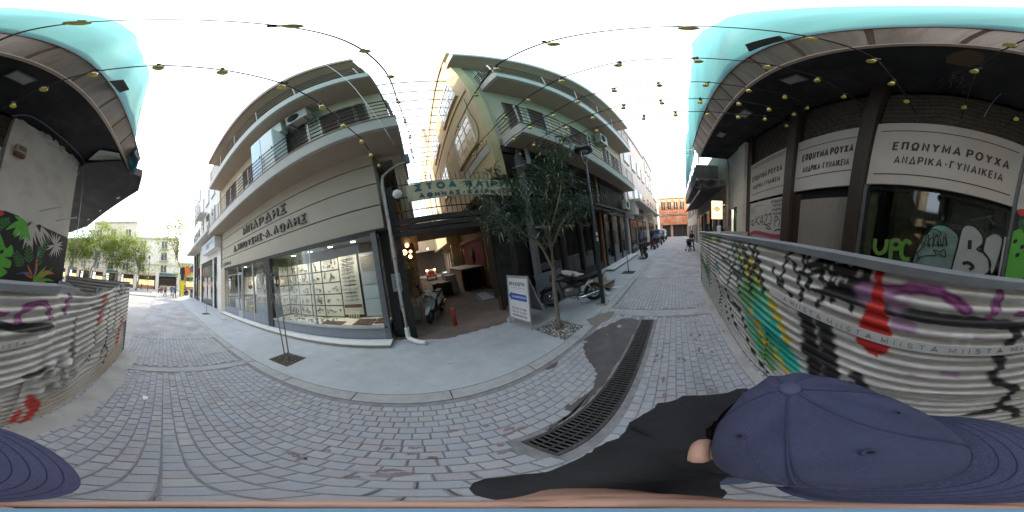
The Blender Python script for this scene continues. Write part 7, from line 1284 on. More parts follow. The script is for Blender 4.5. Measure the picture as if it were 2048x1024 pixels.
scooter('black scooter under the hanging clothes at the lane end', -26.5, 3.7, .9, m_wb)
# the black motorcycle beside the lamp post
MC = thing('motorcycle', 'dusty black motorcycle with pale board on its tank parked behind the oleander', 'motorcycle', (3.80, 3.02, 0), math.atan2(-.95, -.92)+PI/2+.0)
def mc_build(t):
    wheel(t, -.64, .29, .09); wheel(t, .62, .29, .11); b = MB()
    for s_ in (-1, 1): b.tube([(s_*.08, -.64, .29), (s_*.08, -.42, .92)], .022, 6)
    ob('fork', b, m_chrome, t); hull(t, 'front_fender', m_wb, [(-.92, .46, .04, .02, 0), (-.75, .60, .06, .03, .2), (-.55, .60, .06, .03, -.2), (-.42, .5, .05, .02, -.6)])
    hull(t, 'fuel_tank', m_wb, [(-.42, .82, .07, .06, 0), (-.3, .86, .15, .10, 0), (-.05, .84, .15, .10, 0), (.08, .78, .08, .06, 0)]); hull(t, 'seat', m_seat, [(.05, .78, .09, .03, 0), (.2, .78, .13, .045, 0), (.5, .80, .13, .05, 0), (.75, .86, .11, .04, 0), (.88, .86, .06, .02, 0)])
    hull(t, 'tail', m_wb, [(.3, .70, .1, .05, 0), (.6, .74, .1, .05, 0), (.9, .80, .06, .03, 0)]); hull(t, 'engine', m_rim, [(-.3, .42, .1, .10, 0), (-.12, .42, .15, .17, 0), (.1, .42, .15, .16, 0), (.25, .42, .1, .1, 0)])
    hull(t, 'side_cover', m_blackp, [(.08, .60, .12, .08, 0), (.25, .62, .13, .09, 0), (.4, .64, .1, .06, 0)]); b = MB(); b.tube(smooth2([(.1, -.2, .4), (.14, -.1, .28), (.16, .2, .26), (.17, .55, .32), (.17, .85, .38)], 4), [.022]*9+[.048]*8, 8); ob('exhaust', b, m_chrome, t)
    b = MB(); b.tube(smooth2([(-.38, -.3, 1.02), (-.2, -.38, 1.06), (0, -.42, 1.0), (.2, -.38, 1.06), (.38, -.3, 1.02)], 4), .013, 6); ob('handlebar', b, m_blackp, t)
    b = MB(); b.lathe([(.04, 0), (.09, .04), (.095, .13)], 14, (0, -.46, .88), (0, -1, 0)); h = ob('headlight', b, m_blackp, t); b = MB(); b.lathe([(.085, .131), (.085, .138)], 14, (0, -.46, .88), (0, -1, 0)); ob('lens', b, m_hl, h)
    for s_ in (-1, 1):
        b = MB(); b.tube([(s_*.26, -.34, 1.05), (s_*.3, -.36, 1.2)], .008, 5); mi = ob('mirror', b, m_blackp, t); b = MB(); b.ball((s_*.31, -.36, 1.24), .06, 10, (1, .25, .7)); ob('mirror_head', b, m_blackp, mi); b = MB(); b.tube([(s_*.06, .62, .29), (s_*.11, .42, .66)], .025, 6); ob('shock', b, m_chrome, t); b = MB(); b.tube([(s_*.13, .5, .74), (s_*.2, .5, .74)], .02, 6); ob('indicator', b, mat('amber_lens', (.5, .2, .02), .2, 0), t)
    b = MB(); b.bar((0, .1, .3), (-.18, .16, .0), .03, .02); ob('side_stand', b, m_blackp, t); b = MB(); b.box(-.07, .07, .9, .92, .70, .78); ob('tail_light', b, m_tail, t); b = MB()
    for s_ in (-1, 1): b.tube([(s_*.05, -.35, .85), (s_*.06, -.05, .66), (s_*.06, .3, .66), (s_*.08, .55, .72)], .018, 6); b.tube([(s_*.05, -.35, .8), (s_*.08, -.25, .3), (s_*.08, .2, .28), (s_*.07, .62, .29)], .018, 6)
    ob('frame', b, m_blackp, t)
mc_build(MC); MC.rotation_euler = (0, .1, -2.43); MC.scale = (1.12, 1.06, 1.06); MC.location = (3.76, 3.0, 0)
o = scrap('board_piece', 'torn pale insulation board lying across the black motorcycle seat', 'board', (3.86, 2.95, .93), (.25, .3, -.6), [(-.36, -.12), (.05, -.2), (.12, -.14), (.3, -.16), (.36, .05), (.2, .08), (.16, .16), (-.1, .17), (-.2, .2), (-.36, .1)], .035, m_foam)
t = thing('cardboard_tray', 'flat grey cardboard sheet tucked under the pale board on the motorcycle', 'cardboard', (3.62, 3.12, .90), -.6); b = MB(); b.prism([(-.3, -.2, 0), (.28, -.24, .05), (.3, .18, .08), (-.25, .2, .02)], (0, 0, .012)); ob('sheet', b, mat('dull_card', (.16, .15, .14), .8, .15, 4), t)
# white van at the far end, parked cars on the plaza
def van(label, x, y, rz, m):
    t = thing('delivery_van', label, 'van', (x, y, 0), rz)
    hull(t, 'body', m, [(-2.4, .7, .82, .25, 0), (-2.2, .8, .92, .4, 0), (-1.6, .95, .95, .55, 0), (-1.2, 1.25, .95, .85, 0), (0, 1.3, .97, .92, 0), (2.2, 1.3, .97, .92, 0), (2.4, 1.3, .9, .85, 0)]); b = MB(); b.prism([(-.8, -1.86, 1.35), (.8, -1.86, 1.35), (.72, -1.28, 2.0), (-.72, -1.28, 2.0)], (0, -.05, .03)); ob('windscreen', b, m_darkglass, t)
    for s_ in (-1, 1):
        b = MB(); b.box(s_*.965-.01, s_*.965+.01, -1.15, -.3, 1.35, 1.95); ob('side_window', b, m_darkglass, t); b = MB(); b.box(s_*.65-.15, s_*.65+.15, -2.4, -2.33, .7, .9, .02); ob('headlight', b, m_hl, t); b = MB(); b.box(s_*1.05-.08, s_*1.05+.08, -1.3, -1.2, 1.3, 1.55, .02); ob('mirror', b, m_blackp, t)
        for y_ in (-1.6, 1.5): b = MB(); b.lathe([(.33, -.1), (.35, -.05), (.35, .05), (.33, .1)], 20, (s_*.88, y_, .35), (1, 0, 0)); wh = ob('wheel', b, m_tyre, t); b = MB(); b.lathe([(.2, .101), (.2, .108)], 14, (s_*.88, y_, .35), (s_, 0, 0)); ob('hub', b, m_rim, wh)
    b = MB(); b.box(-.9, .9, -2.46, -2.3, .3, .55, .04); ob('bumper', b, m_blackp, t); b = MB(); b.box(-.4, .4, -2.43, -2.39, .62, .78); ob('grille', b, m_blackp, t); return t
van('white delivery van parked near the orange netted building', 33.5, 2.8, -PI/2, m_ws)
van('dark blue van parked before the white one beside the scooters', 28.6, 3.0, -PI/2, mat('van_blue', (.05, .08, .16), .3, .1, 4))
# ================================================================== PLAZA SIDE: the row of shop houses across the square
m_pl = [mat('plaza_%s' % k, c, .85, .07, .7, dirt=d, dscale=.4, damt=.4) for k, c, d in (('sand', (.50, .40, .26), (.38, .3, .2)), ('cream', (.55, .49, .38), (.42, .36, .28)), ('lime', (.62, .58, .50), (.5, .45, .38)))]
glow = emis('shop_glow', (1, .62, .30), .55)
def plaza_house(label, y0, y1, z1, m, up=True, glowing=True):
    t = thing('plaza_house', label, 'building', (0, 0, 0)); X = -46.0
    bpart('wall', m, t, (X-10, X, y0, y1, 3.9, z1)); bpart('cornice', m_slab, t, (X, X+.4, y0, y1, z1-.5, z1)); bpart('string_course', m_slab, t, (X, X+.25, y0, y1, 6.9, 7.2))
    n = max(2, int((y1-y0)/4.2)); w_ = (y1-y0)/n
    for k in range(n):
        a = y0+k*w_; bpart('pier', m, t, (X-.5, X, a, a+.9, 0, 3.9)); bpart('shop_back', m_pdark, t, (X-3, X-2.8, a+.9, a+w_, 0, 3.9)); 
        fr = bpart('shop_window', m_dark, t, (X-.2, X-.1, a+.9, a+1.05, 0, 3.9), (X-.2, X-.1, a+w_-.15, a+w_, 0, 3.9), (X-.2, X-.1, a+1.05, a+w_-.15, 2.9, 3.1))
        if glowing and k % 3 != 1: bpart('display', glow, fr, (X-2.7, X-2.6, a+1.2, a+w_-.5, .8, 2.6))
        bpart('goods', mat('goods_%d' % (k % 3), ((.4, .2, .1), (.5, .45, .35), (.12, .1, .1))[k % 3], .7, .4, 2), fr, (X-1.6, X-1.2, a+1.3, a+w_-.6, 0, 1.1))
        bpart('sign_board', m_green if k % 2 else m_cream2, t, (X, X+.12, a+1.0, a+w_-.1, 4.0, 4.7))
        for z in ([4.9, 8.2, 11.6, 15] if up else [4.9]):
            if z+2.2 > z1: continue
            f = bpart('window', m_pdark, t, (X-.02, X+.03, a+1.3, a+2.9, z+.1, z+2.3)); bpart('pane', m_darkglass, f, (X+.03, X+.05, a+1.4, a+2.8, z+.2, z+2.2)); bpart('frame', m_winframe, f, (X+.05, X+.07, a+2.06, a+2.14, z+.2, z+2.2)); bpart('sill', m_slab, f, (X-.02, X+.25, a+1.2, a+3.0, z-.02, z+.1))
            if z > 8 and k % 2: bpart('balcony', m_slab, t, (X, X+1.0, a+.8, a+3.4, z-.2, z-.05)); b = MB(); [b.tube([(X+.98, a+.8+j*.2, z-.05), (X+.98, a+.8+j*.2, z+.9)], .015, 4, False) for j in range(14)]; b.tube([(X+.98, a+.8, z+.9), (X+.98, a+3.4, z+.9)], .02, 4); ob('balcony_rail', b, m_rail, t)
    return t
plaza_house('sand coloured house with lit shop windows on the plaza, half behind the white pier', -45, -22.5, 14.5, m_pl[0])
plaza_house('tall cream house with pale upper windows above the plaza trees', -22.45, -8.5, 20.0, m_pl[1])
plaza_house('lime washed house with balconies behind the sparse plaza tree', -8.45, 4.0, 15.0, m_pl[2], True, True)
plaza_house('low pale shop row behind the walkers at the plaza end', 4.05, 20, 8.0, m_pl[2], False)
t = thing('kerb_wall', 'low pale kerb edging the trees across the plaza', 'kerb', (0, 0, 0)); bpart('kerb', m_kerb, t, (-31.2, -30.9, -40, -2.0, -.1, .16))
for k, y in enumerate((-26, -23.4, -19, -13, -8.0)):
    t = thing('plaza_bollard', 'slim dark bollard on the plaza kerb, %s from the white pier' % ('first', 'second', 'third', 'fourth', 'fifth')[k], 'bollard', (-30.5, y, 0), 0, 'bollards along the plaza kerb'); b = MB(); b.lathe([(.06, 0), (.06, .9), (.08, .92), (.05, 1.02)], 10); ob('post', b, m_dark, t)
for k, (x, y) in enumerate(((-36, -8.2), (-37, -3.4))):
    t = thing('plaza_lamp', ['tall dark plaza lamp post among the sparse tree branches', 'second dark plaza lamp, nearer the walkers'][k], 'street lamp', (x, y, 0)); b = MB(); b.lathe([(.09, 0), (.06, 1), (.05, 7.2)], 8); ob('post', b, m_dark, t); b = MB(); b.lathe([(.05, 7.2), (.22, 7.5), (.26, 7.9), (.1, 8.1)], 10); ob('lantern', b, m_frame, t)
# sunlit street behind: a far wall closing the view
t = thing('far_block', 'pale distant block closing the view beyond the plaza houses', 'building', (0, 0, 0)); bpart('wall', m_pl[2], t, (-30, -23, 12, 60, 0, 9)); 
# clothes hung out at the lane's end
def garment(lab, x, y, z, wd, ln, m, kind, stand=False):
    t = thing('hanging_'+kind, lab, 'clothes', (x, y, z), PI/2, 'clothes hung out at the end of the lane'); b = MB(); W_ = wd/2
    if kind == 'trousers': P_ = [(-W_, 0), (W_, 0), (W_*1.1, -ln), (W_*.2, -ln), (0, -ln*.35), (-W_*.2, -ln), (-W_*1.1, -ln)]
    else: P_ = [(-W_*.3, 0), (W_*.3, 0), (W_*1.0, -.08*ln), (W_*1.25, -.55*ln), (W_*.95, -.6*ln), (W_*.75, -.25*ln), (W_*.8, -ln), (-W_*.8, -ln), (-W_*.75, -.25*ln), (-W_*.95, -.6*ln), (-W_*1.25, -.55*ln), (-W_*1.0, -.08*ln)]
    b.prism([(p[0], .05*math.sin(p[0]*9+p[1]*4), p[1]) for p in P_], (0, .16, 0)); ob('cloth', b, m, t); b = MB(); b.tube([(-W_*.6, .08, -.02), (0, .08, .08), (W_*.6, .08, -.02)], .012, 5); b.tube([(0, .08, .08), (0, .08, .22)], .008, 5); ob('hanger', b, m_dark, t); return t
m_yl = mat('raincoat_yellow', (.60, .50, .02), .45, .08, 3); m_or = mat('cloth_orange', (.62, .13, .02), .7, .1, 3); m_bc = mat('cloth_black', (.02, .02, .022), .85, .2, 3); m_nv = mat('cloth_navy', (.05, .075, .16), .8, .15, 3)
garment('bright yellow raincoat jacket on display above yellow trousers', -24.6, 2.8, 2.42, .75, 1.15, m_yl, 'jacket'); garment('bright yellow rain trousers hanging under the yellow jacket', -24.6, 2.8, 1.3, .55, 1.2, m_yl, 'trousers')
garment('long black coat hanging above the yellow raincoat', -24.4, 2.82, 4.45, .6, 1.9, m_bc, 'coat'); garment('orange jacket hanging between the black coat and the navy clothes', -24.5, 3.6, 4.5, .9, 1.25, m_or, 'jacket'); garment('navy jacket hanging next to the orange one under the canopy', -24.3, 4.4, 4.7, .7, 1.0, m_nv, 'jacket'); garment('dark blue trousers hanging farthest in under the canopy', -23.8, 4.7, 4.6, .5, 1.1, m_nv, 'trousers')
t = thing('clothes_rail', 'steel rail on thin posts that carries the hanging clothes', 'clothes rail', (0, 0, 0)); b = MB(); b.tube([(-24.45, 2.4, 4.72), (-24.4, 5.6, 4.95)], .025, 6); ob('rail', b, m_frame, t)
for y in (2.45, 4.0): b = MB(); b.tube([(-24.45, y, 0), (-24.45, y, 4.8)], .025, 6); ob('post', b, m_frame, t)
for k, (y, m, lab) in enumerate(((4.2, m_bc, 'rack of dark goods standing on the ground under the hanging clothes'), (5.0, m_or, 'bin of orange and mixed goods beside the dark rack'))):
    t = thing('goods_rack', lab, 'goods rack', (-23.6+.4*k, y, 0)); b = MB(); b.box(-.3, .3, -.35, .35, 0, .7, .03); ob('bin', b, m_frame, t); b = MB()
    for j in range(8): b.ball((rnd.uniform(-.25, .25), rnd.uniform(-.3, .3), .75+rnd.random()*.3), .14, 8)
    tag(ob('goods', b, m, t), kind='stuff')

# ================================================================== PEOPLE
m_skin = mat('skin', (.52, .30, .22), .5, .06, 6); m_hair = mat('dark_hair', (.03, .022, .018), .7, .2, 20); m_shoe = mat('shoe_black', (.02, .02, .02), .5, .1)
def skinned(name, V, E, Rr, m, parent, sub=1, root=0):
    me = bpy.data.meshes.new(name); me.from_pydata([tuple(v) for v in V], E, []); o = bpy.data.objects.new(name, me); C.objects.link(o)
    sk = o.modifiers.new('s', 'SKIN'); sk.use_smooth_shade = True; sk.branch_smoothing = .4
    for i, d in enumerate(me.skin_vertices[0].data):
        r = Rr[i]; d.radius = r if isinstance(r, tuple) else (r, r); d.use_root = (i == root)
    sb = o.modifiers.new('u', 'SUBSURF'); sb.levels = sub; sb.render_levels = sub
    dg = bpy.context.evaluated_depsgraph_get(); me2 = bpy.data.meshes.new_from_object(o.evaluated_get(dg)); bpy.data.objects.remove(o); bpy.data.meshes.remove(me)
    for p in me2.polygons: p.use_smooth = True
    me2.materials.clear(); me2.materials.append(m); me2.name = name; o2 = bpy.data.objects.new(name, me2); C.objects.link(o2); o2.parent = parent; return o2
STAND = dict(pel=(0, 0, .95), wai=(0, 0, 1.10), che=(0, .0, 1.30), nek=(0, .01, 1.46), nk2=(0, -.01, 1.53), hed=(0, -.03, 1.62), top=(0, -.02, 1.70), shL=(.17, .01, 1.40), elL=(.23, .03, 1.13), wrL=(.25, -.07, .89), haL=(.25, -.10, .81), shR=(-.17, .01, 1.40), elR=(-.23, .03, 1.13), wrR=(-.25, -.07, .89), haR=(-.25, -.10, .81), hiL=(.09, 0, .89), knL=(.10, -.02, .50), anL=(.10, .03, .09), toL=(.10, -.13, .045), hiR=(-.09, 0, .89), knR=(-.10, -.02, .50), anR=(-.10, .03, .09), toR=(-.10, -.13, .045))
RAD = dict(pel=(.15, .11), wai=(.13, .10), che=(.155, .11), nek=.075, nk2=.055, hed=(.078, .092), top=(.065, .075), sh=.062, el=.045, wr=.03, ha=.036, hi=.088, kn=.06, an=.042, to=.042)
BON = [('pel', 'wai'), ('wai', 'che'), ('che', 'nek'), ('nek', 'nk2'), ('nk2', 'hed'), ('hed', 'top')]+[(a+s_, b_+s_) if a != 'che' and a != 'pel' else (a, b_+s_) for s_ in 'LR' for a, b_ in (('che', 'sh'), ('sh', 'el'), ('el', 'wr'), ('wr', 'ha'), ('pel', 'hi'), ('hi', 'kn'), ('kn', 'an'), ('an', 'to'))]
def chain(pose, names, grow, name, m, parent, sub=1, scale=1.0, cut=None):
    idx = {n_: i for i, n_ in enumerate(names)}; V = [tuple(c for c in pose[n_]) for n_ in names]
    rr = []
    for n_ in names: r = RAD.get(n_, RAD.get(n_[:2])); rr.append(tuple(q*scale+grow for q in r) if isinstance(r, tuple) else r*scale+grow)
    return skinned(name, V, [(idx[a], idx[b_]) for a, b_ in BON if a in idx and b_ in idx], rr, m, parent, sub)
ALL = ['pel', 'wai', 'che', 'nek', 'nk2', 'hed', 'top']+[a+s_ for s_ in 'LR' for a in ('sh', 'el', 'wr', 'ha', 'hi', 'kn', 'an', 'to')]
def figure(label, x, y, rz, pose=None, top=None, legs=None, hair=True, sc=1.0, grp=None, hand=True):
    t = thing('person', label, 'person', (x, y, 0), rz, grp); t.scale = (sc,)*3; P_ = dict(STAND); P_.update(pose or {})
    chain(P_, ALL, 0, 'body', m_skin, t)
    chain(P_, ['pel', 'wai', 'che', 'nek']+[a+s_ for s_ in 'LR' for a in ('sh', 'el', 'wr')], .016, 'jacket', top, t); chain(P_, ['pel']+[a+s_ for s_ in 'LR' for a in ('hi', 'kn', 'an')], .014, 'trousers', legs, t)
    for s_ in 'LR': b = MB(); a = Vector(P_['an'+s_]); o_ = Vector(P_['to'+s_]); b.tube([a+Vector((0, .05, -.03)), a+Vector((0, 0, -.02)), o_], [.05, .055, .04], 8); ob('shoe', b, m_shoe, t)
    if hair: b = MB(); h = Vector(P_['hed']); b.ball(h+Vector((0, .018, .045)), .098, 12, (.92, 1.02, .95)); ob('hair', b, m_hair, t)
    h = Vector(P_['hed']); b = MB(); b.ball(h+Vector((0, -.1, -.01)), .016, 8, (.8, 1, 1.4)); ob('nose', b, m_skin, t)
    for k in (-1, 1): b = MB(); b.ball(h+Vector((k*.033, -.083, .02)), .011, 8); ob('eye', b, m_black, t); b = MB(); b.ball(h+Vector((k*.085, .01, .0)), .026, 8, (.4, .8, 1.2)); ob('ear', b, m_skin, t)
    for s_, k in (('L', 1), ('R', -1)):
        hp = Vector(P_['ha'+s_])
        for j in range(4): b = MB(); a = hp+Vector((k*.0, -.024+.016*j, -.02)); b.tube([a, a+Vector((0, -.004, -.05)), a+Vector((-k*.015, -.004, -.085+.006*abs(j-1.5)))], [.0105, .0095, .007], 6); ob('finger', b, m_skin, t)
        b = MB(); b.tube([hp+Vector((0, -.03, .02)), hp+Vector((-k*.012, -.055, -.015)), hp+Vector((-k*.014, -.06, -.045))], [.012, .011, .008], 6); ob('thumb', b, m_skin, t)
    return t
WALK = dict(hiL=(.09, 0, .89), knL=(.10, -.14, .52), anL=(.10, -.22, .11), toL=(.10, -.38, .07), knR=(-.10, .05, .50), anR=(-.10, .28, .14), toR=(-.10, .16, .04), elL=(.23, .12, 1.15), wrL=(.24, .10, .92), haL=(.24, .08, .84), elR=(-.23, -.03, 1.14), wrR=(-.24, -.20, .95), haR=(-.24, -.25, .88))
m_jk = [mat('jacket_%s' % k, c, .85, .15, 4) for k, c in (('black', (.025, .025, .028)), ('grey', (.20, .19, .19)), ('blue', (.10, .16, .28)), ('olive', (.14, .13, .09)), ('mauve', (.28, .16, .20)))]; m_tr = [mat('trouser_%s' % k, c, .85, .15, 4) for k, c in (('black', (.02, .02, .022)), ('denim', (.06, .08, .14)))]
figure('walker in dark trousers and a mauve top crossing the lane end', -23.1, .3, 1.9, WALK, m_jk[4], m_tr[0])
figure('walker in a pale blue jacket carrying on behind the yellow raincoat', -21.9, 1.55, PI/2+.3, WALK, m_jk[2], m_tr[0])
figure('person in an olive jacket standing among the walkers near the clothes', -25.8, 1.35, -1.2, None, m_jk[3], m_tr[1])
figure('person in a grey jacket beside the red scooter on the plaza', -29.3, -.2, -1.8, None, m_jk[1], m_tr[0])
figure('distant person in a black jacket walking along the plaza shops', -38, -5.0, .4, WALK, m_jk[0], m_tr[1])
# person with a pushchair at the far side of the lane
PUSH = dict(WALK); PUSH.update(elL=(.22, -.08, 1.14), wrL=(.2, -.33, 1.08), haL=(.19, -.41, 1.06), elR=(-.22, -.08, 1.14), wrR=(-.2, -.33, 1.08), haR=(-.19, -.41, 1.06))
figure('person all in black pushing a dark pushchair along the hoarding side', 15.3, -1.5, -PI/2+.35, PUSH, m_jk[0], m_tr[0], sc=1.04)
t = thing('pushchair', 'dark folding pushchair with small wheels in front of the person in black', 'pushchair', (14.4, -1.2, 0), -PI/2+.35); b = MB()
for s_ in (-1, 1): b.tube([(s_*.2, .42, 1.04), (s_*.22, .0, .6), (s_*.24, -.38, .1)], .014, 6); b.tube([(s_*.22, .0, .6), (s_*.24, .3, .1)], .014, 6)
b.tube([(-.2, .42, 1.04), (.2, .42, 1.04)], .018, 6); ob('frame', b, m_frame, t); b = MB(); b.prism([(-.2, .15, .45), (.2, .15, .45), (.2, -.25, .42), (-.2, -.25, .42)], (0, 0, .06)); b.prism([(-.2, .15, .45), (.2, .15, .45), (.2, .30, .95), (-.2, .30, .95)], (0, -.05, 0)); ob('seat', b, m_bc, t)
b = MB(); b.grid(lambda u, v: (.21*v, .22-.3*math.sin(u), .80+.3*math.cos(u)), np.linspace(-.2, 1.5, 8), (-1, 0, 1)); ob('hood', b, m_bc, t)
for s_ in (-1, 1):
    for y in (-.38, .3): b = MB(); b.lathe([(.09, -.02), (.1, 0), (.09, .02)], 14, (s_*.25, y, .1), (1, 0, 0)); ob('wheel', b, m_tyre, t)
# the photographer under the camera
PH = thing('person', 'person in a navy baseball cap and black t-shirt holding up the camera stick', 'person', (.16, -.09, 0), -PI/2)
hp_w = Vector((-.083, .023, 1.50))
POSE = dict(STAND); POSE.update(che=(0, .06, 1.29), nek=(0, .0, 1.45), nk2=(0, -.06, 1.535), hed=(0, -.122, 1.645), top=(0, -.118, 1.72), shL=(.18, .02, 1.41), shR=(-.18, .02, 1.41), elR=(-.185, -.19, 1.20), wrR=(-.12, -.235, 1.44), haR=(-.112, -.242, 1.475), elL=(.24, .05, 1.14), wrL=(.25, -.05, .90), haL=(.25, -.08, .82))
_R = dict(RAD); RAD.update(pel=(.12, .085), wai=(.10, .075), che=(.10, .07), sh=.032, nek=.055, el=.034); chain(POSE, ALL, 0, 'body', m_skin, PH, 2); RAD.update(_R)
m_tee = mat('tshirt_black', (.014, .014, .016), .9, .25, 7, bump=1.0, bscale=9); m_cap = mat('cap_navy', (.052, .058, .115), .95, .14, 30, bump=.35, bscale=420, dirt=(.085, .085, .16), dscale=9, damt=.5); m_capd = mat('cap_stitch', (.042, .047, .098), .95, .1)
ts = dict(POSE); ts['elR'] = tuple(np.array(POSE['shR'])*.06+np.array(POSE['elR'])*.94); ts['elL'] = tuple(np.array(POSE['shL'])*.25+np.array(POSE['elL'])*.75); ts['che'] = (0, .02, 1.28); ts['nek'] = (0, .02, 1.43); ts['shR'] = (-.19, .03, 1.38); ts['shL'] = (.19, .03, 1.38)
b = MB(); n_ = 48; secs = [(.90, .0, .165, .125), (1.0, .01, .17, .135), (1.15, .03, .18, .15), (1.28, .045, .205, .172), (1.36, .05, .215, .172), (1.41, .048, .20, .15), (1.445, .035, .155, .115), (1.475, .01, .105, .085), (1.50, -.015, .078, .072), (1.515, -.025, .07, .066)]
sm_ = smooth2(secs, 4)
def shirt_pt(q, t_):
    z, cy_, a, d = q; c, s_ = math.cos(t_), math.sin(t_); w_ = .008*math.sin(5*t_+z*21)*math.sin(z*34+2*t_)+.005*math.sin(11*t_-z*27)+.004*math.sin(17*t_+z*13)
    k = 1 if z < 1.46 else .3; return (math.copysign(abs(c)**.85, c)*(a+w_*k), cy_+math.copysign(abs(s_)**.9, s_)*(d+w_*k), z+.006*math.sin(3*t_+z*9)*k)
b.grid(lambda q, t_: shirt_pt(sm_[int(q)], t_), range(len(sm_)), np.linspace(0, 2*PI, n_+1)); tee = ob('t_shirt', b, m_tee, PH)
for s_ in 'LR':
    A_, E_ = Vector(POSE['sh'+s_]), Vector(POSE['el'+s_]); A_ = A_+Vector((-.3*A_.x, .02, -.02)); F_ = E_+(E_-A_).normalized()*.02; P_ = [A_.lerp(F_, k/12) for k in range(13)]; b = MB(); b.tube(P_, [.075+.016*math.sin(PI*min(1, k/9))+.004*math.sin(k*2.3)+.012*(k/12) for k in range(13)], 20)
    V_ = []
    for i, v in enumerate(b.v): k, j = divmod(i, 20); V_.append((v[0]+.006*math.sin(k*1.7+j*.9), v[1]+.006*math.sin(k*1.3-j*.6), v[2]+.005*math.sin(j*1.1+k*2.1)))
    b.v = V_; ob('sleeve', b, m_tee, tee)
chain(POSE, ['pel', 'hiL', 'knL', 'anL', 'hiR', 'knR', 'anR'], .016, 'trousers', m_tr[1], PH)
for s_ in 'LR': b = MB(); a = Vector(POSE['an'+s_]); o_ = Vector(POSE['to'+s_]); b.tube([a+Vector((0, .05, -.03)), a+Vector((0, 0, -.02)), o_], [.05, .055, .04], 8); ob('shoe', b, m_shoe, PH)
MW = Matrix.Translation((.16, -.09, 0)) @ Matrix.Rotation(-PI/2, 4, 'Z'); MI = MW.inverted()
def wl(b):      # world -> the photographer's own space
    b.v = [tuple(MI @ Vector(p)) for p in b.v]; return b
cx, cy = .030, -.092
def crown(th, u):
    """th = 0 points to the front (-x); u = 0 rim .. 1 button"""
    a, b_ = .096, .085; k = math.cos(u*PI/2)**.72; fx_, fy_ = -math.cos(th), math.sin(th); z0 = 1.722+.022*math.cos(th); h = .098-.012*math.cos(th)
    pk = 1+.02*math.cos(6*th)*math.sin(u*PI)*.3; dz = .003*math.sin(9*th+u*7)*math.sin(u*PI)
    return (cx+a*k*fx_*pk+.056*u**1.3, cy+b_*k*fy_*pk+.004*u, z0+(1.822-z0)*math.sin(u*PI/2)**.92+dz)
b = MB(); ths = np.linspace(0, 2*PI, 73); b.grid(lambda t_, u: crown(t_, u), ths, np.linspace(0, .985, 22)); cap = ob('cap', wl(b), m_cap, PH)
for k in range(6):
    for o_ in (.05,): b = MB(); b.tube([tuple(Vector(crown(k*PI/3+o_*(1-u)+0, u))+Vector((0, 0, .0006))) for u in np.linspace(0, .97, 16)], .0009, 4, False); ob('seam', wl(b), m_capd, cap)
    b = MB(); b.tube([crown(k*PI/3, u) for u in np.linspace(0, .97, 16)], .0008, 5, False); ob('panel_seam', wl(b), m_capd, cap)
    e = Vector(crown(k*PI/3+PI/6, .55)); n_ = (e-Vector((cx+.02, cy, 1.73))).normalized(); b = MB(); b.lathe([(.0025, .0), (.0038, .001), (.005, .0006), (.0054, -.0005)], 12, e, n_); ey = ob('eyelet', wl(b), m_capd, cap); b = MB(); b.lathe([(.002, .0005), (.002, .0014)], 8, e, n_); ob('eyelet_hole', wl(b), m_black, ey)
b = MB(); e = Vector(crown(0, 1)); b.lathe([(.0105, -.002), (.0105, .0015), (.008, .0042), (.001, .005)], 16, e, (.12, 0, 1)); ob('button', wl(b), mat('cap_button', (.075, .08, .15), .9, .1, 60), cap)
def brim(s_, r):
    th = s_*1.12; p = Vector(crown(th, 0)); o_ = Vector((-math.cos(th*.55), math.sin(th*.55), 0)); L = .074*max(0, math.cos(s_*PI/2))**.45
    return tuple(p+o_*L*r+Vector((0, 0, .004-.012*r-.016*s_*s_-.012*r*r+.004*math.sin(r*3))))
b = MB(); ss, rs = np.linspace(-1, 1, 41), np.linspace(0, 1, 12); b.grid(brim, ss, rs); b.grid(lambda s_, r: tuple(Vector(brim(s_, r))-Vector((0, 0, .0035))), ss[::-1], rs); b.tube([tuple(Vector(brim(s_, 1))-Vector((0, 0, .0017))) for s_ in ss], .0022, 6); ob('brim', wl(b), m_cap, cap)
for r in (.2, .34, .48, .62, .76, .9): b = MB(); b.tube([tuple(Vector(brim(s_, r))+Vector((0, 0, .0004))) for s_ in np.linspace(-.93, .93, 31)], .0004, 4, False); ob('stitch_line', wl(b), m_capd, cap)
b = MB(); b.grid(lambda t_, v: (cx+.02+.098*-math.cos(t_), cy+.081*math.sin(t_), 1.60+.13*v), np.linspace(PI*.45, PI*1.55, 24), np.linspace(0, 1, 5)); ob('hair', wl(b), m_hair, PH)
for s_ in (1, -1):
    b = MB(); P_ = [(cx+.036+.018*math.cos(a), cy+s_*(.080+.012*math.sin(a*.5)), 1.672+.03*math.sin(a)) for a in np.linspace(-1.6, 3.2, 12)]; b.tube(P_, [.004]+[.0075]*10+[.004], 8); b.ball((cx+.033, cy+s_*.079, 1.672), .022, 10, (.7, .38, 1.25)); ob('ear', wl(b), m_skin, PH)
h = Vector(POSE['hed']); b = MB(); b.ball(h+Vector((0, -.098, -.02)), .017, 8, (.85, 1, 1.4)); ob('nose', b, m_skin, PH)
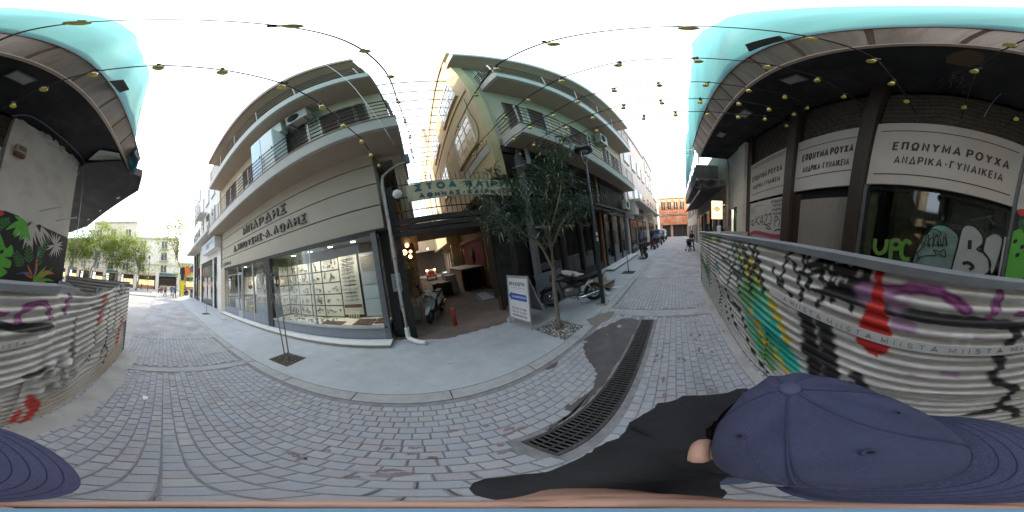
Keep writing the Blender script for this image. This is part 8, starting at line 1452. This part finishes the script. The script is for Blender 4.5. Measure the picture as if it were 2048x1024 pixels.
for k in (-1, 1): b = MB(); b.ball(h+Vector((k*.032, -.083, .012)), .011, 8); ob('eye', b, m_black, PH)
b = MB(); b.tube([h+Vector((-.025, -.088, -.055)), h+Vector((0, -.094, -.053)), h+Vector((.025, -.088, -.055))], [.003, .006, .003], 6); ob('mouth', b, mat('lips', (.35, .14, .12), .5, 0), PH)
# stick and the hand closed round it
ax = Vector((-.163, .045, -.985)).normalized(); st_p = lambda t_: Vector((0, 0, H))+ax*t_
K_ = thing('camera_stick', 'short blue-grey camera stick gripped in the raised hand', 'camera stick', (0, 0, 0)); b = MB(); b.tube([st_p(.62), st_p(.33)], .0075, 12); ob('tube', b, mat('stick_blue', (.16, .30, .42), .35, .1), K_); b = MB(); b.tube([st_p(.62), st_p(.48)], .013, 12); ob('grip', b, m_blackp, K_)
up_ = -ax; sx_ = Vector((1, .35, 0)); sx_ = (sx_-up_*sx_.dot(up_)).normalized(); sy_ = up_.cross(sx_)
for j in range(4):
    c = st_p(.475+.021*j); L = [1.0, 1.05, 1.0, .85][j]; b = MB(); b.tube([tuple(c+(sx_*math.cos(a)+sy_*math.sin(a))*(.0225+.004*(i == 0))+up_*.003*math.sin(a*2)) for i, a in enumerate(np.linspace(.2, .2+4.0*L, 9))], [.0115, .0112, .011, .0115, .0105, .010, .0102, .0095, .0075], 9); f = ob('finger', wl(b), m_skin, PH)
    a = .2+4.0*L; tipv = c+(sx_*math.cos(a)+sy_*math.sin(a))*.031; b = MB(); b.ball(tipv, .006, 8, (.9, .9, .9)); ob('nail', wl(b), mat('nail', (.6, .4, .34), .3, 0), f)
b = MB(); c = st_p(.458); b.tube([tuple(c+(sx_*math.cos(a)+sy_*math.sin(a))*(.03-.004*i)+up_*(.004*i-.01)) for i, a in enumerate(np.linspace(.3, -2.2, 6))], [.016, .0145, .013, .0125, .0115, .008], 9); ob('thumb', wl(b), m_skin, PH)
b = MB(); c = st_p(.505); b.ball(c+sx_*.034, .036, 14, (.72, .72, 1.1)); ob('palm', wl(b), m_skin, PH)
